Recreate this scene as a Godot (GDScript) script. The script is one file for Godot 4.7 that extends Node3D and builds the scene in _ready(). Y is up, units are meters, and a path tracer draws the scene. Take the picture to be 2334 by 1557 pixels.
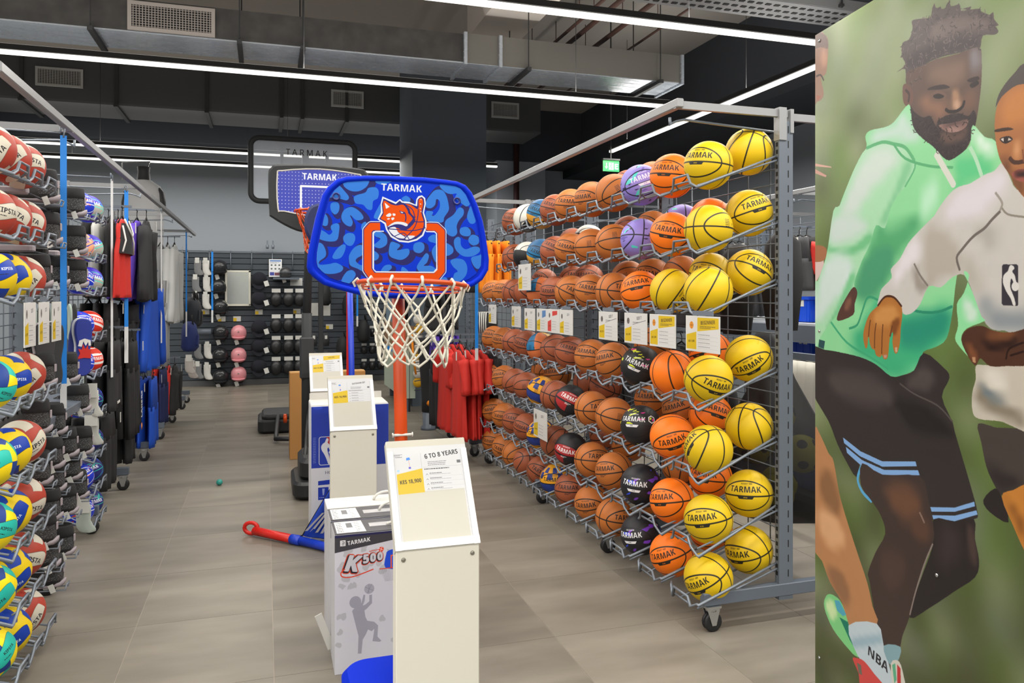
extends Node3D
# A sports shop aisle: ball rack, shoe and clothes racks, basketball hoops, printed price stands. x to the right, y up, -z down the aisle.

var M := {}
var rng := RandomNumberGenerator.new()
var names := {}
var glyphs := {}

func _ready():
	rng.seed = 77
	camera_and_light()
	materials()
	room()
	ceiling_works()
	ball_looks()
	ball_rack()
	volley_rack()
	shoe_wall()
	clothes_left()
	clothes_right()
	behind_ball_rack()
	back_wall_goods()
	hoops()
	stands_and_boxes()
	poster()

func camera_and_light():
	var cam := Camera3D.new()
	cam.name = "camera"
	cam.projection = Camera3D.PROJECTION_FRUSTUM
	cam.near = 0.05
	cam.far = 80.0
	cam.size = cam.near * 1557.0 / 1763.0
	cam.frustum_offset = Vector2(0, -106.5 / 1763.0 * cam.near)
	cam.position = Vector3(0, 1.5, 0)
	cam.rotation_degrees.y = -17.68
	add_child(cam)
	cam.current = true
	var e := Environment.new()
	e.background_mode = Environment.BG_COLOR
	e.background_color = Color(0.02, 0.02, 0.022)
	e.tonemap_mode = Environment.TONE_MAPPER_LINEAR
	e.tonemap_exposure = 0.78
	e.sdfgi_enabled = true
	e.ssao_enabled = true
	e.ssil_enabled = true
	var w := WorldEnvironment.new()
	w.name = "environment"
	w.environment = e
	add_child(w)
	# the shop's light lines: across the aisle (x from, x to, distance) and along it
	for l in [[-7.5, 3.9, 4.57, 1.0], [-7.5, 3.65, 6.55, 1.0], [-7.5, 3.42, 11.5, 1.0, 3.5], [-3.27, 3.4, 12.62, 0.35, 3.5], [-7.5, 5.5, 2.2, 1.0], [-7.5, 5.5, 0.2, 1.0], [-7.5, 5.5, -1.8, 1.0], [-7.5, 5.5, -3.8, 1.0]]:
		light_line(V((l[0] + l[1]) / 2.0, l[4] if l.size() > 4 else 3.3, l[2]), l[1] - l[0], 0.0, l[3])
	light_line(V(4.11, 3.3, 5.9), 5.85, PI / 2, 1.3)

func light_line(at: Vector3, long: float, turn: float, power: float):
	var l := AreaLight3D.new()
	l.name = "led_line_light"
	l.position = at - Vector3(0, 0.032, 0)
	l.rotation = Vector3(-PI / 2, turn, 0)
	l.area_size = Vector2(long, 0.06)
	l.area_normalize_energy = true
	l.light_energy = LED * long * power
	l.light_color = Color(1.0, 0.985, 0.955)
	l.set("area_range", 40.0)
	l.shadow_enabled = true
	add_child(l, true)
	# the fittings also throw a little light up to the ceiling
	var u := l.duplicate()
	u.name = "led_uplight"
	u.position = at + Vector3(0, 0.055, 0)
	u.rotation = Vector3(PI / 2, turn, 0)
	u.light_energy = LED * long * UP_SHARE * (1.0 if at.z > -9.0 else 0.3)
	add_child(u, true)

const LED := 2.3
const UP_SHARE := 0.22

# ---------------------------------------------------------------- helpers
func V(x: float, y: float, d: float) -> Vector3:
	return Vector3(x, y, -d)

func C(hex: String) -> Color:
	return Color.html(hex)

func mat(key: String, color, rough := 0.6, metal := 0.0, spec := 0.5) -> StandardMaterial3D:
	if M.has(key):
		return M[key]
	var m := StandardMaterial3D.new()
	m.resource_name = key
	m.albedo_color = color if color is Color else Color.html(color)
	m.roughness = rough
	m.metallic = metal
	m.metallic_specular = spec
	M[key] = m
	return m

func painted(key: String, im: Image, rough := 0.6, spec := 0.5) -> StandardMaterial3D:
	var m := mat(key, Color.WHITE, rough, 0.0, spec)
	m.albedo_texture = ImageTexture.create_from_image(im)
	return m

func numbered(called: String) -> String:
	var n: int = names.get(called, 0)
	names[called] = n + 1
	return called if n == 0 else "%s_%03d" % [called, n]

func thing(called: String, label: String, category: String, at := Vector3.ZERO, turn := 0.0, group := "") -> Node3D:
	var o := Node3D.new()
	o.name = numbered(called)
	add_child(o)
	o.position = at
	o.rotation.y = turn
	return tag(o, label, category, group)

func tag(o: Node3D, label: String, category: String, group := "") -> Node3D:
	o.set_meta("label", label)
	o.set_meta("category", category)
	if group:
		o.set_meta("group", group)
	return o

func mesh_of(st: SurfaceTool) -> ArrayMesh:
	st.generate_normals()
	return st.commit()

func obj(called: String, what, material: Material, parent: Node3D = self, xf := Transform3D.IDENTITY) -> MeshInstance3D:
	var o := MeshInstance3D.new()
	o.name = numbered(called) if parent == self else called
	o.mesh = mesh_of(what) if what is SurfaceTool else what
	o.material_override = material
	o.transform = xf
	parent.add_child(o, true)
	return o

func struct(called: String, what, material: Material, parent: Node3D = self, xf := Transform3D.IDENTITY) -> MeshInstance3D:
	var o := obj(called, what, material, parent, xf)
	if parent == self:
		o.set_meta("kind", "structure")
	return o

func dup(o: Node3D, at: Vector3, turn := 0.0, label := "", group := "") -> Node3D:
	var r: Node3D = o.duplicate()
	r.name = numbered(String(o.name).rstrip("0123456789").trim_suffix("_"))
	add_child(r)
	r.position = at
	r.rotation.y = turn
	if label:
		r.set_meta("label", label)
	if group:
		r.set_meta("group", group)
	return r

func S(flat := false) -> SurfaceTool:
	var st := SurfaceTool.new()
	st.begin(Mesh.PRIMITIVE_TRIANGLES)
	if flat:
		st.set_smooth_group(-1)
	return st

func X(at := Vector3.ZERO, turn := 0.0, pitch := 0.0, roll := 0.0) -> Transform3D:
	return Transform3D(Basis.from_euler(Vector3(pitch, turn, roll)), at)

# a quad seen from its front with corners running counter-clockwise (a low left, b low right, c top right, d top left)
func quad(st: SurfaceTool, a: Vector3, b: Vector3, c: Vector3, d: Vector3, uv := Rect2(0, 0, 1, 1)):
	var u := [Vector2(uv.position.x, uv.end.y), uv.end, Vector2(uv.end.x, uv.position.y), uv.position]
	var p := [a, b, c, d]
	for i in [0, 2, 1, 0, 3, 2]:
		st.set_uv(u[i])
		st.add_vertex(p[i])

func tri(st: SurfaceTool, a: Vector3, b: Vector3, c: Vector3):
	st.add_vertex(a)
	st.add_vertex(c)
	st.add_vertex(b)

func box(st: SurfaceTool, at: Vector3, size: Vector3, xf := Transform3D.IDENTITY, bevel := 0.0):
	var h := size / 2
	if bevel > 0.0:
		var b := bevel
		var pl := PackedVector2Array([Vector2(-h.x + b, -h.y), Vector2(h.x - b, -h.y), Vector2(h.x, -h.y + b), Vector2(h.x, h.y - b), Vector2(h.x - b, h.y), Vector2(-h.x + b, h.y), Vector2(-h.x, h.y - b), Vector2(-h.x, -h.y + b)])
		prism(st, pl, size.z, xf * Transform3D(Basis(), at), b)
		return
	var p := []
	for i in 8:
		p.append(xf * (at + Vector3(h.x * (1 if i & 1 else -1), h.y * (1 if i & 2 else -1), h.z * (1 if i & 4 else -1))))
	for f in [[4, 5, 7, 6], [1, 0, 2, 3], [5, 1, 3, 7], [0, 4, 6, 2], [6, 7, 3, 2], [0, 1, 5, 4]]:
		quad(st, p[f[0]], p[f[1]], p[f[2]], p[f[3]])

func boxes(list: Array, xf := Transform3D.IDENTITY) -> SurfaceTool:
	var st := S(true)
	for b in list:
		box(st, b[0], b[1], xf)
	return st

func ring(r: float, sides: int, xf: Transform3D) -> PackedVector3Array:
	var out := PackedVector3Array()
	for i in sides:
		var a := TAU * i / sides
		out.append(xf * Vector3(cos(a) * r, sin(a) * r, 0))
	return out

# skin over a list of rings, each running counter-clockwise as seen from the last ring's side
func loft(st: SurfaceTool, rings: Array, closed := false, caps := true):
	var n: int = rings[0].size()
	var m := rings.size()
	for i in (m if closed else m - 1):
		var r: PackedVector3Array = rings[i]
		var q: PackedVector3Array = rings[(i + 1) % m]
		for k in n:
			var l := (k + 1) % n
			quad(st, r[k], r[l], q[l], q[k], Rect2(float(k) / n, 1.0 - float(i + 1) / (m - 1), 1.0 / n, 1.0 / (m - 1)))
	if caps and not closed:
		var first: PackedVector3Array = rings[0]
		var last: PackedVector3Array = rings[m - 1]
		var ca := Vector3.ZERO
		var cb := Vector3.ZERO
		for k in n:
			ca += first[k] / n
			cb += last[k] / n
		for k in n:
			tri(st, ca, first[(k + 1) % n], first[k])
			tri(st, cb, last[k], last[(k + 1) % n])

func tube(st: SurfaceTool, pts: Array, r: float, sides := 6, closed := false, caps := true):
	var rings := []
	var n := pts.size()
	var up := Vector3.ZERO
	for i in n:
		var p: Vector3 = pts[i]
		var q: Vector3 = pts[(i + 1) % n] if closed or i < n - 1 else p + (p - pts[i - 1])
		var o: Vector3 = pts[(i - 1 + n) % n] if closed or i > 0 else p - (q - p)
		var t := ((q - p).normalized() + (p - o).normalized()).normalized()
		if up == Vector3.ZERO:
			up = Vector3.UP if absf(t.y) < 0.9 else Vector3.RIGHT
		var s := up.cross(t).normalized()
		up = t.cross(s).normalized()
		var c := maxf(0.5, t.dot((q - p).normalized()))
		var rr := PackedVector3Array()
		for k in sides:
			var a := TAU * k / sides
			rr.append(p + (s * cos(a) + up * sin(a)) * r / c)
		rings.append(rr)
	loft(st, rings, closed, caps)

func lathe(st: SurfaceTool, profile: Array, sides := 20, xf := Transform3D.IDENTITY):
	# profile: Vector2(radius, height) from the bottom up, round the y axis
	var rings := []
	for p in profile:
		var rr := PackedVector3Array()
		for k in sides:
			var a := -TAU * k / sides
			rr.append(xf * Vector3(cos(a) * p.x, p.y, sin(a) * p.x))
		rings.append(rr)
	loft(st, rings)

# a flat outline (counter-clockwise in x, y) given thickness along z, its front at +z; with chamfered edges
func prism(st: SurfaceTool, outline: PackedVector2Array, depth: float, xf := Transform3D.IDENTITY, bevel := 0.0, uv := Rect2()):
	if Geometry2D.is_polygon_clockwise(outline):
		outline = outline.duplicate()
		outline.reverse()
	var inner := outline
	if bevel > 0.0:
		inner = PackedVector2Array()
		var n := outline.size()
		for i in n:
			var e := (outline[i] - outline[i - 1]).normalized()
			var f := (outline[(i + 1) % n] - outline[i]).normalized()
			var d := (e + f).normalized()
			inner.append(outline[i] + Vector2(-d.y, d.x) * bevel / maxf(0.45, d.dot(f)))
	var t := Geometry2D.triangulate_polygon(inner)
	if t.is_empty() and bevel > 0.0:
		# the inset crossed itself: shrink towards the middle instead
		var lo2 := outline[0]
		var hi2 := outline[0]
		for q in outline:
			lo2 = lo2.min(q)
			hi2 = hi2.max(q)
		var mid := (lo2 + hi2) / 2
		var f := Vector2.ONE - Vector2.ONE * 2.0 * bevel / (hi2 - lo2)
		inner = PackedVector2Array()
		for q in outline:
			inner.append(mid + (q - mid) * f)
		t = Geometry2D.triangulate_polygon(inner)
	var h := depth / 2
	for i in range(0, t.size(), 3):
		var p := [inner[t[i]], inner[t[i + 1]], inner[t[i + 2]]]
		if (p[1] - p[0]).cross(p[2] - p[0]) < 0:
			p = [p[0], p[2], p[1]]
		for s in [0, 2, 1]:
			st.set_uv(Vector2((p[s].x - uv.position.x) / maxf(uv.size.x, 0.0001), 1.0 - (p[s].y - uv.position.y) / maxf(uv.size.y, 0.0001)))
			st.add_vertex(xf * Vector3(p[s].x, p[s].y, h))
		for s in [0, 1, 2]:
			st.set_uv(Vector2((p[s].x - uv.position.x) / maxf(uv.size.x, 0.0001), 1.0 - (p[s].y - uv.position.y) / maxf(uv.size.y, 0.0001)))
			st.add_vertex(xf * Vector3(p[s].x, p[s].y, -h))
	var layers := [[inner, -h], [outline, -h + bevel], [outline, h - bevel], [inner, h]] if bevel > 0.0 else [[outline, -h], [outline, h]]
	for k in layers.size() - 1:
		for i in outline.size():
			var j := (i + 1) % outline.size()
			var lo: PackedVector2Array = layers[k][0]
			var hi: PackedVector2Array = layers[k + 1][0]
			quad(st, xf * Vector3(lo[i].x, lo[i].y, layers[k][1]), xf * Vector3(lo[j].x, lo[j].y, layers[k][1]), xf * Vector3(hi[j].x, hi[j].y, layers[k + 1][1]), xf * Vector3(hi[i].x, hi[i].y, layers[k + 1][1]), Rect2(0.5, 0.5, 0, 0))

func rounded(w: float, h: float, r: float, steps := 6, at := Vector2.ZERO) -> PackedVector2Array:
	var out := PackedVector2Array()
	for c in 4:
		var o := Vector2((w / 2 - r) * (1 if c in [0, 3] else -1), (h / 2 - r) * (1 if c < 2 else -1))
		for i in steps + 1:
			var a := PI / 2 * (c + float(i) / steps)
			out.append(at + o + Vector2(cos(a), sin(a)) * r)
	return out

# a closed curve through a few points
func curve(pts: Array, steps := 6, closed := true) -> PackedVector2Array:
	var out := PackedVector2Array()
	var n := pts.size()
	for i in (n if closed else n - 1):
		var a: Vector2 = pts[(i - 1 + n) % n] if closed else pts[maxi(i - 1, 0)]
		var d: Vector2 = pts[(i + 2) % n] if closed else pts[mini(i + 2, n - 1)]
		var b: Vector2 = pts[i]
		var c: Vector2 = pts[(i + 1) % n]
		for k in steps:
			out.append(b.cubic_interpolate(c, a, d, float(k) / steps))
	if not closed:
		out.append(pts[n - 1])
	return out

func dots(text: String) -> Array:
	# "x,y x,y ..." to points
	var out := []
	for w in text.split(" ", false):
		var p := w.split(",")
		out.append(Vector2(p[0].to_float(), p[1].to_float()))
	return out

# ---------------------------------------------------------------- drawing flat print on an Image
class Pad:
	var im: Image
	var k := 2.0
	var host
	func _init(w: int, h: int, color: Color, owner_node, over := 2.0):
		k = over
		im = Image.create(maxi(1, int(w * k)), maxi(1, int(h * k)), false, Image.FORMAT_RGBA8)
		im.fill(color)
		host = owner_node
	func poly(pts, color: Color):
		var n: int = pts.size()
		var lo := INF
		var hi := -INF
		for p in pts:
			lo = minf(lo, p.y * k)
			hi = maxf(hi, p.y * k)
		for row in range(maxi(0, int(ceil(lo - 0.5))), mini(im.get_height() - 1, int(floor(hi - 0.5))) + 1):
			var y := row + 0.5
			var xs := []
			for i in n:
				var a: Vector2 = pts[i] * k
				var b: Vector2 = pts[(i + 1) % n] * k
				if (a.y <= y) != (b.y <= y):
					xs.append(a.x + (b.x - a.x) * (y - a.y) / (b.y - a.y))
			xs.sort()
			for i in range(0, xs.size() - 1, 2):
				var x0 := int(ceil(xs[i] - 0.5))
				var x1 := int(ceil(xs[i + 1] - 0.5))
				if x1 > x0:
					im.fill_rect(Rect2i(x0, row, x1 - x0, 1), color)
	func rect(x: float, y: float, w: float, h: float, color: Color):
		im.fill_rect(Rect2i(roundi(x * k), roundi(y * k), maxi(1, roundi(w * k)), maxi(1, roundi(h * k))), color)
	func oval(c: Vector2, rx: float, ry: float, color: Color, turn := 0.0):
		var pts := PackedVector2Array()
		for i in 28:
			pts.append(c + Vector2(cos(TAU * i / 28) * rx, sin(TAU * i / 28) * ry).rotated(turn))
		poly(pts, color)
	func line(pts, w: float, color: Color, closed := false):
		var n: int = pts.size()
		for i in (n if closed else n - 1):
			var a: Vector2 = pts[i]
			var b: Vector2 = pts[(i + 1) % n]
			var s := (b - a).normalized().orthogonal() * w / 2
			poly([a - s, b - s, b + s, a + s], color)
			if w * k > 3.0:
				oval(b, w / 2, w / 2, color)
	func write(text: String, at: Vector2, size: float, color: Color, turn := 0.0, wide := 1.0, skew := 0.0, bold := true):
		# centred lettering, size = height of a capital
		for t in host.glyph(text, bold):
			var p := []
			for v in t:
				p.append(at + Vector2(v.x * size * wide + v.y * size * skew, -v.y * size).rotated(turn))
			poly(p, color)
	func scribble(x: float, y: float, w: float, h: float, color: Color, rows := 1, seed_ := 1):
		# rows of small print too fine to read
		var r := RandomNumberGenerator.new()
		r.seed = seed_
		for i in rows:
			var at := x
			var end := x + w * (1.0 if i < rows - 1 else 0.7)
			while at < end:
				var l := minf(r.randf_range(0.6, 2.6) * h, end - at)
				rect(at, y + i * h * 2.0, l, h, color)
				at += l + 0.5 * h
	func soft(pts, color: Color, blur: int, inside = null):
		# a shape with blurred edges, kept inside another outline if one is given
		var w := im.get_width()
		var h := im.get_height()
		var lay := Image.create(maxi(4, w * 2 / blur), maxi(4, h * 2 / blur), false, Image.FORMAT_RGBA8)
		lay.fill(Color(color.r, color.g, color.b, 0.0))
		var p := Pad.new(1, 1, color, host, k * 2.0 / blur)
		p.im = lay
		p.poly(pts, color)
		var lo := Vector2(INF, INF)
		var hi := -lo
		for q in (inside if inside != null else pts):
			lo = lo.min(q)
			hi = hi.max(q)
		lay.resize(maxi(2, lay.get_width() / 5), maxi(2, lay.get_height() / 5), Image.INTERPOLATE_LANCZOS)
		lay.resize(lay.get_width() * 3, lay.get_height() * 3, Image.INTERPOLATE_CUBIC)
		lay.resize(w, h, Image.INTERPOLATE_CUBIC)
		if inside == null:
			im.blend_rect(lay, Rect2i(0, 0, w, h), Vector2i.ZERO)
		else:
			var m := Pad.new(1, 1, color, host, k)
			m.im = Image.create(w, h, false, Image.FORMAT_RGBA8)
			m.poly(inside, Color.WHITE)
			im.blend_rect_mask(lay, m.im, Rect2i(0, 0, w, h), Vector2i.ZERO)
	func done() -> Image:
		if k != 1.0:
			im.resize(maxi(1, roundi(im.get_width() / k)), maxi(1, roundi(im.get_height() / k)), Image.INTERPOLATE_LANCZOS if k > 2.0 else Image.INTERPOLATE_BILINEAR)
		return im

func glyph(text: String, bold := true) -> Array:
	var key := text + ("*" if bold else "")
	if glyphs.has(key):
		return glyphs[key]
	var f := SystemFont.new()
	f.font_names = PackedStringArray(["Droid Sans"])
	f.font_weight = 700 if bold else 400
	var t := TextMesh.new()
	t.text = text
	t.font = f
	t.font_size = 64
	t.pixel_size = 1.0
	t.depth = 0.0
	t.curve_step = 3.0
	var a := t.get_mesh_arrays()
	var out := []
	if a.size() and a[0] != null:
		var v: PackedVector3Array = a[Mesh.ARRAY_VERTEX]
		var idx = a[Mesh.ARRAY_INDEX]
		var ix: PackedInt32Array = idx if idx != null else PackedInt32Array(range(v.size()))
		var lo := INF
		var hi := -INF
		for p in v:
			lo = minf(lo, p.y)
			hi = maxf(hi, p.y)
		var s := 1.0 / maxf(1.0, hi - lo)
		for i in range(0, ix.size() - 2, 3):
			out.append([Vector2(v[ix[i]].x, v[ix[i]].y - (lo + hi) / 2) * s, Vector2(v[ix[i + 1]].x, v[ix[i + 1]].y - (lo + hi) / 2) * s, Vector2(v[ix[i + 2]].x, v[ix[i + 2]].y - (lo + hi) / 2) * s])
	glyphs[key] = out
	return out

func noise_tex(freq: float, a: Color, b: Color, size := 512, oct := 4, sd := 1, mid = null) -> NoiseTexture2D:
	var n := FastNoiseLite.new()
	n.seed = sd
	n.frequency = freq
	n.fractal_octaves = oct
	var g := Gradient.new()
	g.set_color(0, a)
	g.set_color(1, b)
	if mid != null:
		g.add_point(0.5, mid)
	var t := NoiseTexture2D.new()
	t.width = size
	t.height = size
	t.seamless = true
	t.noise = n
	t.color_ramp = g
	return t

func materials():
	mat("grey_post", "5d656f", 0.42)
	mat("grey_beam", "59616c", 0.42)
	mat("slot_black", "101112", 0.8)
	mat("canopy_rail", "8b8c8e", 0.4, 0.2)
	mat("wire", "7a828c", 0.4, 0.3)
	mat("grid_wire", "565c64", 0.5, 0.1)
	mat("dark_wire", "3a3e44", 0.5)
	mat("chrome", "b9bcbe", 0.25, 0.9)
	mat("black_rubber", "17181a", 0.5)
	mat("white_plastic", "cbc9c3", 0.4)
	mat("card_white", "cfcfca", 0.6)
	mat("black_cloth", "212123", 0.85)
	mat("charcoal_cloth", "36373a", 0.85)
	mat("grey_cloth", "8f9193", 0.9)
	mat("pale_cloth", "b9bbba", 0.9)
	mat("white_cloth", "d9d8d2", 0.9)
	mat("red_cloth", "c0241a", 0.75)
	mat("blue_cloth", "0d48b4", 0.75)
	mat("navy_cloth", "1a2350", 0.8)
	mat("purple_cloth", "5a3bb0", 0.8)
	mat("orange_cloth", "f08a12", 0.8)
	mat("ribbon_blue", "0f83e2", 0.5)
	mat("ribbon_white", "d6d8da", 0.5)
	mat("pole_grey", "333537", 0.5, 0.0, 0.3)
	mat("hoop_orange", "c44309", 0.35)
	mat("hoop_blue", "0528b4", 0.5, 0.0, 0.2)
	mat("tube_red", "d01f14", 0.35)
	mat("tube_blue", "1238b8", 0.35)
	mat("rope_white", "c6c2b5", 0.85)
	mat("mirror_glass", "d8d8cc", 0.12, 0.9)
	mat("led_diffuser", Color.WHITE, 0.5)
	M.led_diffuser.emission_enabled = true
	M.led_diffuser.emission = Color(1.0, 0.99, 0.95)
	M.led_diffuser.emission_energy_multiplier = 2.2
	mat("led_upper", Color.WHITE, 0.5)
	M.led_upper.emission_enabled = true
	M.led_upper.emission = Color(1.0, 0.99, 0.95)
	M.led_upper.emission_energy_multiplier = 0.5
	mat("led_housing", "1c1d1f", 0.5)
	mat("duct_dark", "4f4e4d", 0.55, 0.3)
	M.duct_dark.albedo_texture = noise_tex(0.02, C("c8c8c8"), C("ffffff"), 256)
	M.duct_dark.uv1_triplanar = true
	mat("duct_zinc", "b4bcc6", 0.34, 0.45)
	M.duct_zinc.roughness_texture = noise_tex(0.03, C("606060"), C("ffffff"), 256, 3, 9)
	M.duct_zinc.uv1_triplanar = true
	M.duct_zinc.uv1_scale = Vector3(0.4, 2, 2)
	mat("duct_hanger", "2c2d2f", 0.6)
	mat("grille_frame", "8f8a86", 0.6)
	var tile := mat("floor_tile", "ffffff", 0.38, 0.0, 0.4)
	tile.albedo_texture = noise_tex(0.009, C("6f695f"), C("8b8479"), 512, 5, 4)
	tile.uv1_triplanar = true
	tile.uv1_world_triplanar = true
	tile.uv1_scale = Vector3(0.22, 0.5, 0.75)
	mat("grout", "a0968a", 0.8)

func room():
	var floor_root := Node3D.new()
	floor_root.name = "floor"
	add_child(floor_root)
	floor_root.set_meta("kind", "structure")
	obj("floor_slab", boxes([[V(1, -0.1015, 4.5), Vector3(20, 0.2, 19.4)]]), M.grout, floor_root)
	var far := S(true)
	var tm := []
	for i in 3:
		var st := S(true)
		box(st, Vector3.ZERO, Vector3(0.5865, 0.006, 0.6725))
		tm.append(mesh_of(st))
		var m: StandardMaterial3D = M.floor_tile.duplicate()
		m.albedo_color = Color(1, 1, 1).darkened([0.0, 0.035, 0.06][i])
		m.uv1_offset = Vector3(0.31 * i, 0, 0.17 * i)
		M["floor_tile_%d" % i] = m
	var r := RandomNumberGenerator.new()
	r.seed = 5
	for i in range(-14, 17):
		for j in range(-13, 15):
			var at := V(0.032 + 0.589 * (i + 0.5), -0.003, 3.85 + 0.675 * (j + 0.5))
			var d := -at.z
			var lateral := 0.9528 * at.x - 0.3037 * d
			var depth := 0.3037 * at.x + 0.9528 * d
			if at.x > -2.0 and at.x < 4.3 and depth > 2.4 and absf(lateral) < depth * 0.72 and d < 13.6:
				var k := r.randi() % 3
				obj("tile", tm[k], M["floor_tile_%d" % k], floor_root, X(at))
			else:
				box(far, at, Vector3(0.586, 0.006, 0.672))
	var rest := obj("tiles_beyond", far, M.floor_tile_1, floor_root)
	rest.set_meta("kind", "stuff")
	mat("wall_paint", "949ba3", 0.85)
	mat("column_paint", "565f69", 0.8)
	mat("ceiling_grey", "a39e98", 0.9)
	mat("ceiling_dark", "3a3e45", 0.9)
	mat("soffit_pale", "d6cec6", 0.85)
	struct("wall_back", boxes([[V(1, 2.4, 13.85), Vector3(20, 4.9, 0.2)]]), M.wall_paint)
	struct("wall_left", boxes([[V(-8.6, 2.4, 4.5), Vector3(0.2, 4.9, 19)]]), M.wall_paint)
	struct("wall_right", boxes([[V(6.7, 2.4, 4.5), Vector3(0.2, 4.9, 19)]]), M.wall_paint)
	struct("wall_front", boxes([[V(1, 2.4, -5.1), Vector3(20, 4.9, 0.2)]]), M.wall_paint)
	struct("ceiling", boxes([[V(-2.3, 4.85, 4.5), Vector3(13, 0.2, 19.4)], [V(6.5, 4.85, 4.5), Vector3(4.6, 0.2, 19.4)]]), M.ceiling_grey)
	struct("trim_1", boxes([[V(2.3, 4.5, 3.5), Vector3(0.55, 0.6, 8.8)]]), M.soffit_pale)
	struct("trim_2", boxes([[V(1.0, 4.3, 13.3), Vector3(19, 0.9, 0.9)], [V(6.0, 4.25, 4.5), Vector3(1.2, 1.1, 19)]]), M.ceiling_dark)
	struct("pillar", boxes([[V(2.395, 2.35, 10.815), Vector3(1.03, 4.8, 1.03)]]), M.column_paint)
	struct("wall_side", boxes([[V(4.3, 2.4, 13.35), Vector3(0.9, 4.8, 0.8)]]), M.wall_paint)

func ceiling_works():
	# the glowing light lines with their housings
	var nth := ["third", "second", "first", "fourth"]
	var k := 0
	for l in [[-7.5, 3.9, 4.57, "white LED light line nearest the camera, ending above the poster"], [-7.5, 3.65, 6.55, "long white LED light line crossing the whole aisle below the near duct"], [-7.5, 3.42, 11.5, "white LED light line behind the pillar, upper of the far pair"], [-3.27, 3.4, 12.62, "white LED light line by the back wall, lower of the far pair"]]:
		k += 1
		led_fitting(V((l[0] + l[1]) / 2.0, 3.5 if l[2] > 10 else 3.3, l[2]), l[1] - l[0], 0.0, l[3])
	led_fitting(V(4.11, 3.3, 5.9), 5.85, PI / 2, "white LED light line running along the aisle over the ball rack")
	for t in [[-7.5, 5.5, 2.2], [-7.5, 5.5, 0.2], [-7.5, 5.5, -1.8], [-7.5, 5.5, -3.8]]:
		led_fitting(V((t[0] + t[1]) / 2.0, 3.3, t[2]), t[1] - t[0], 0.0, "white LED light line on the ceiling behind the camera, %s row back" % ORDINAL[int(round((2.2 - t[2]) / 2.0))])
	# two air ducts across the aisle
	var near := thing("air_duct", "near grey sheet metal duct with shiny underside crossing the ceiling", "duct", V(0, 3.66, 7.0))
	obj("side", boxes([[Vector3(-2.1, 0.14, -0.25), Vector3(12.3, 0.26, 0.5)]]), M.duct_dark, near)
	obj("underside", boxes([[Vector3(-2.1, 0.003, -0.25), Vector3(12.3, 0.012, 0.5)]]), M.duct_zinc, near)
	obj("end_section", boxes([[Vector3(2.91, 0.14, -0.25), Vector3(2.29, 0.275, 0.52)]]), mat("duct_end", "75736e", 0.45, 0.4), near)
	for x in [1.77, 2.11, 4.04]:
		obj("flange", boxes([[Vector3(x, 0.13, -0.25), Vector3(0.03, 0.3, 0.58)]]), M.duct_zinc, near)
	for x in [-5.0, -3.2, -1.34, -0.21, 0.31, 2.38, 3.78]:
		var st := boxes([[Vector3(x, -0.02, -0.25), Vector3(0.04, 0.035, 0.66)]])
		for z in [0.05, -0.55]:
			tube(st, [Vector3(x, -0.03, z), Vector3(x, 1.1, z)], 0.006, 5)
		obj("hanger", st, M.duct_hanger, near)
	var far := thing("air_duct", "far dark painted duct with three small grilles in front of the back wall", "duct", V(0, 4.08, 11.6))
	obj("side", boxes([[Vector3(-2.0, 0.34, -0.45), Vector3(12.35, 0.65, 0.9)]]), mat("duct_far", "48494b", 0.8), far)
	obj("underside", boxes([[Vector3(-2.0, 0.0, -0.45), Vector3(12.35, 0.03, 0.9)]]), mat("duct_far_low", "505153", 0.7), far)
	for x in [-4.8, -3.04, -1.92, -0.78, 0.22, 0.51, 1.14]:
		obj("hanger", boxes([[Vector3(x, -0.03, -0.45), Vector3(0.05, 0.04, 1.06)], [Vector3(x, 0.33, 0.02), Vector3(0.045, 0.66, 0.02)]]), M.duct_hanger, far)
	grille(V(-0.74, 3.79, 6.985), 0.67, 0.24, "large beige grille on the near duct", 26, 9)
	grille(V(-2.6, 4.38, 11.585), 0.56, 0.25, "small pale grille on the far duct, left of the mannequin", 16, 9, "a9aaa8", "5c5c5a")
	grille(V(1.15, 4.38, 11.585), 0.47, 0.25, "small pale grille on the far duct above the hoops", 16, 9, "a9aaa8", "5c5c5a")
	grille(V(3.58, 4.39, 11.585), 0.45, 0.25, "small pale grille on the far duct right of the pillar", 16, 9, "a9aaa8", "5c5c5a")
	# pipes, tray and rods under the ceiling
	for p in [[2.84, 4.1, 0.016], [2.99, 4.1, 0.024], [3.29, 4.1, 0.024], [3.67, 4.1, 0.012]]:
		var st := S()
		tube(st, [V(p[0], p[1], 2.5), V(p[0], p[1], 9.5)], p[2], 8)
		for d in [4.5, 6.8, 8.6]:
			tube(st, [V(p[0], p[1], d), V(p[0], 4.75, d)], 0.005, 4)
		tag(obj("ceiling_pipe", st, mat("pipe_brown", "4a322c", 0.6)), "thin brown pipe under the ceiling, %s one right of the pale soffit" % ORDINAL[[2.84, 2.99, 3.29, 3.67].find(p[0])], "pipe", "brown ceiling pipes")
	var tray := thing("cable_tray", "perforated grey cable tray under the ceiling above the poster", "cable tray", V(4.2, 3.8, 5.3))
	obj("channel", boxes([[Vector3(0, 0, 0), Vector3(4.4, 0.012, 0.34)], [Vector3(0, 0.04, 0.17), Vector3(4.4, 0.08, 0.01)], [Vector3(0, 0.04, -0.17), Vector3(4.4, 0.08, 0.01)]]), mat("tray_grey", "77787a", 0.5), tray)
	var holes := S(true)
	for i in 54:
		for j in 3:
			box(holes, Vector3(-2.1 + i * 0.08, -0.008, -0.1 + j * 0.1), Vector3(0.045, 0.006, 0.03))
	obj("slots", holes, M.slot_black, tray)
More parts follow.
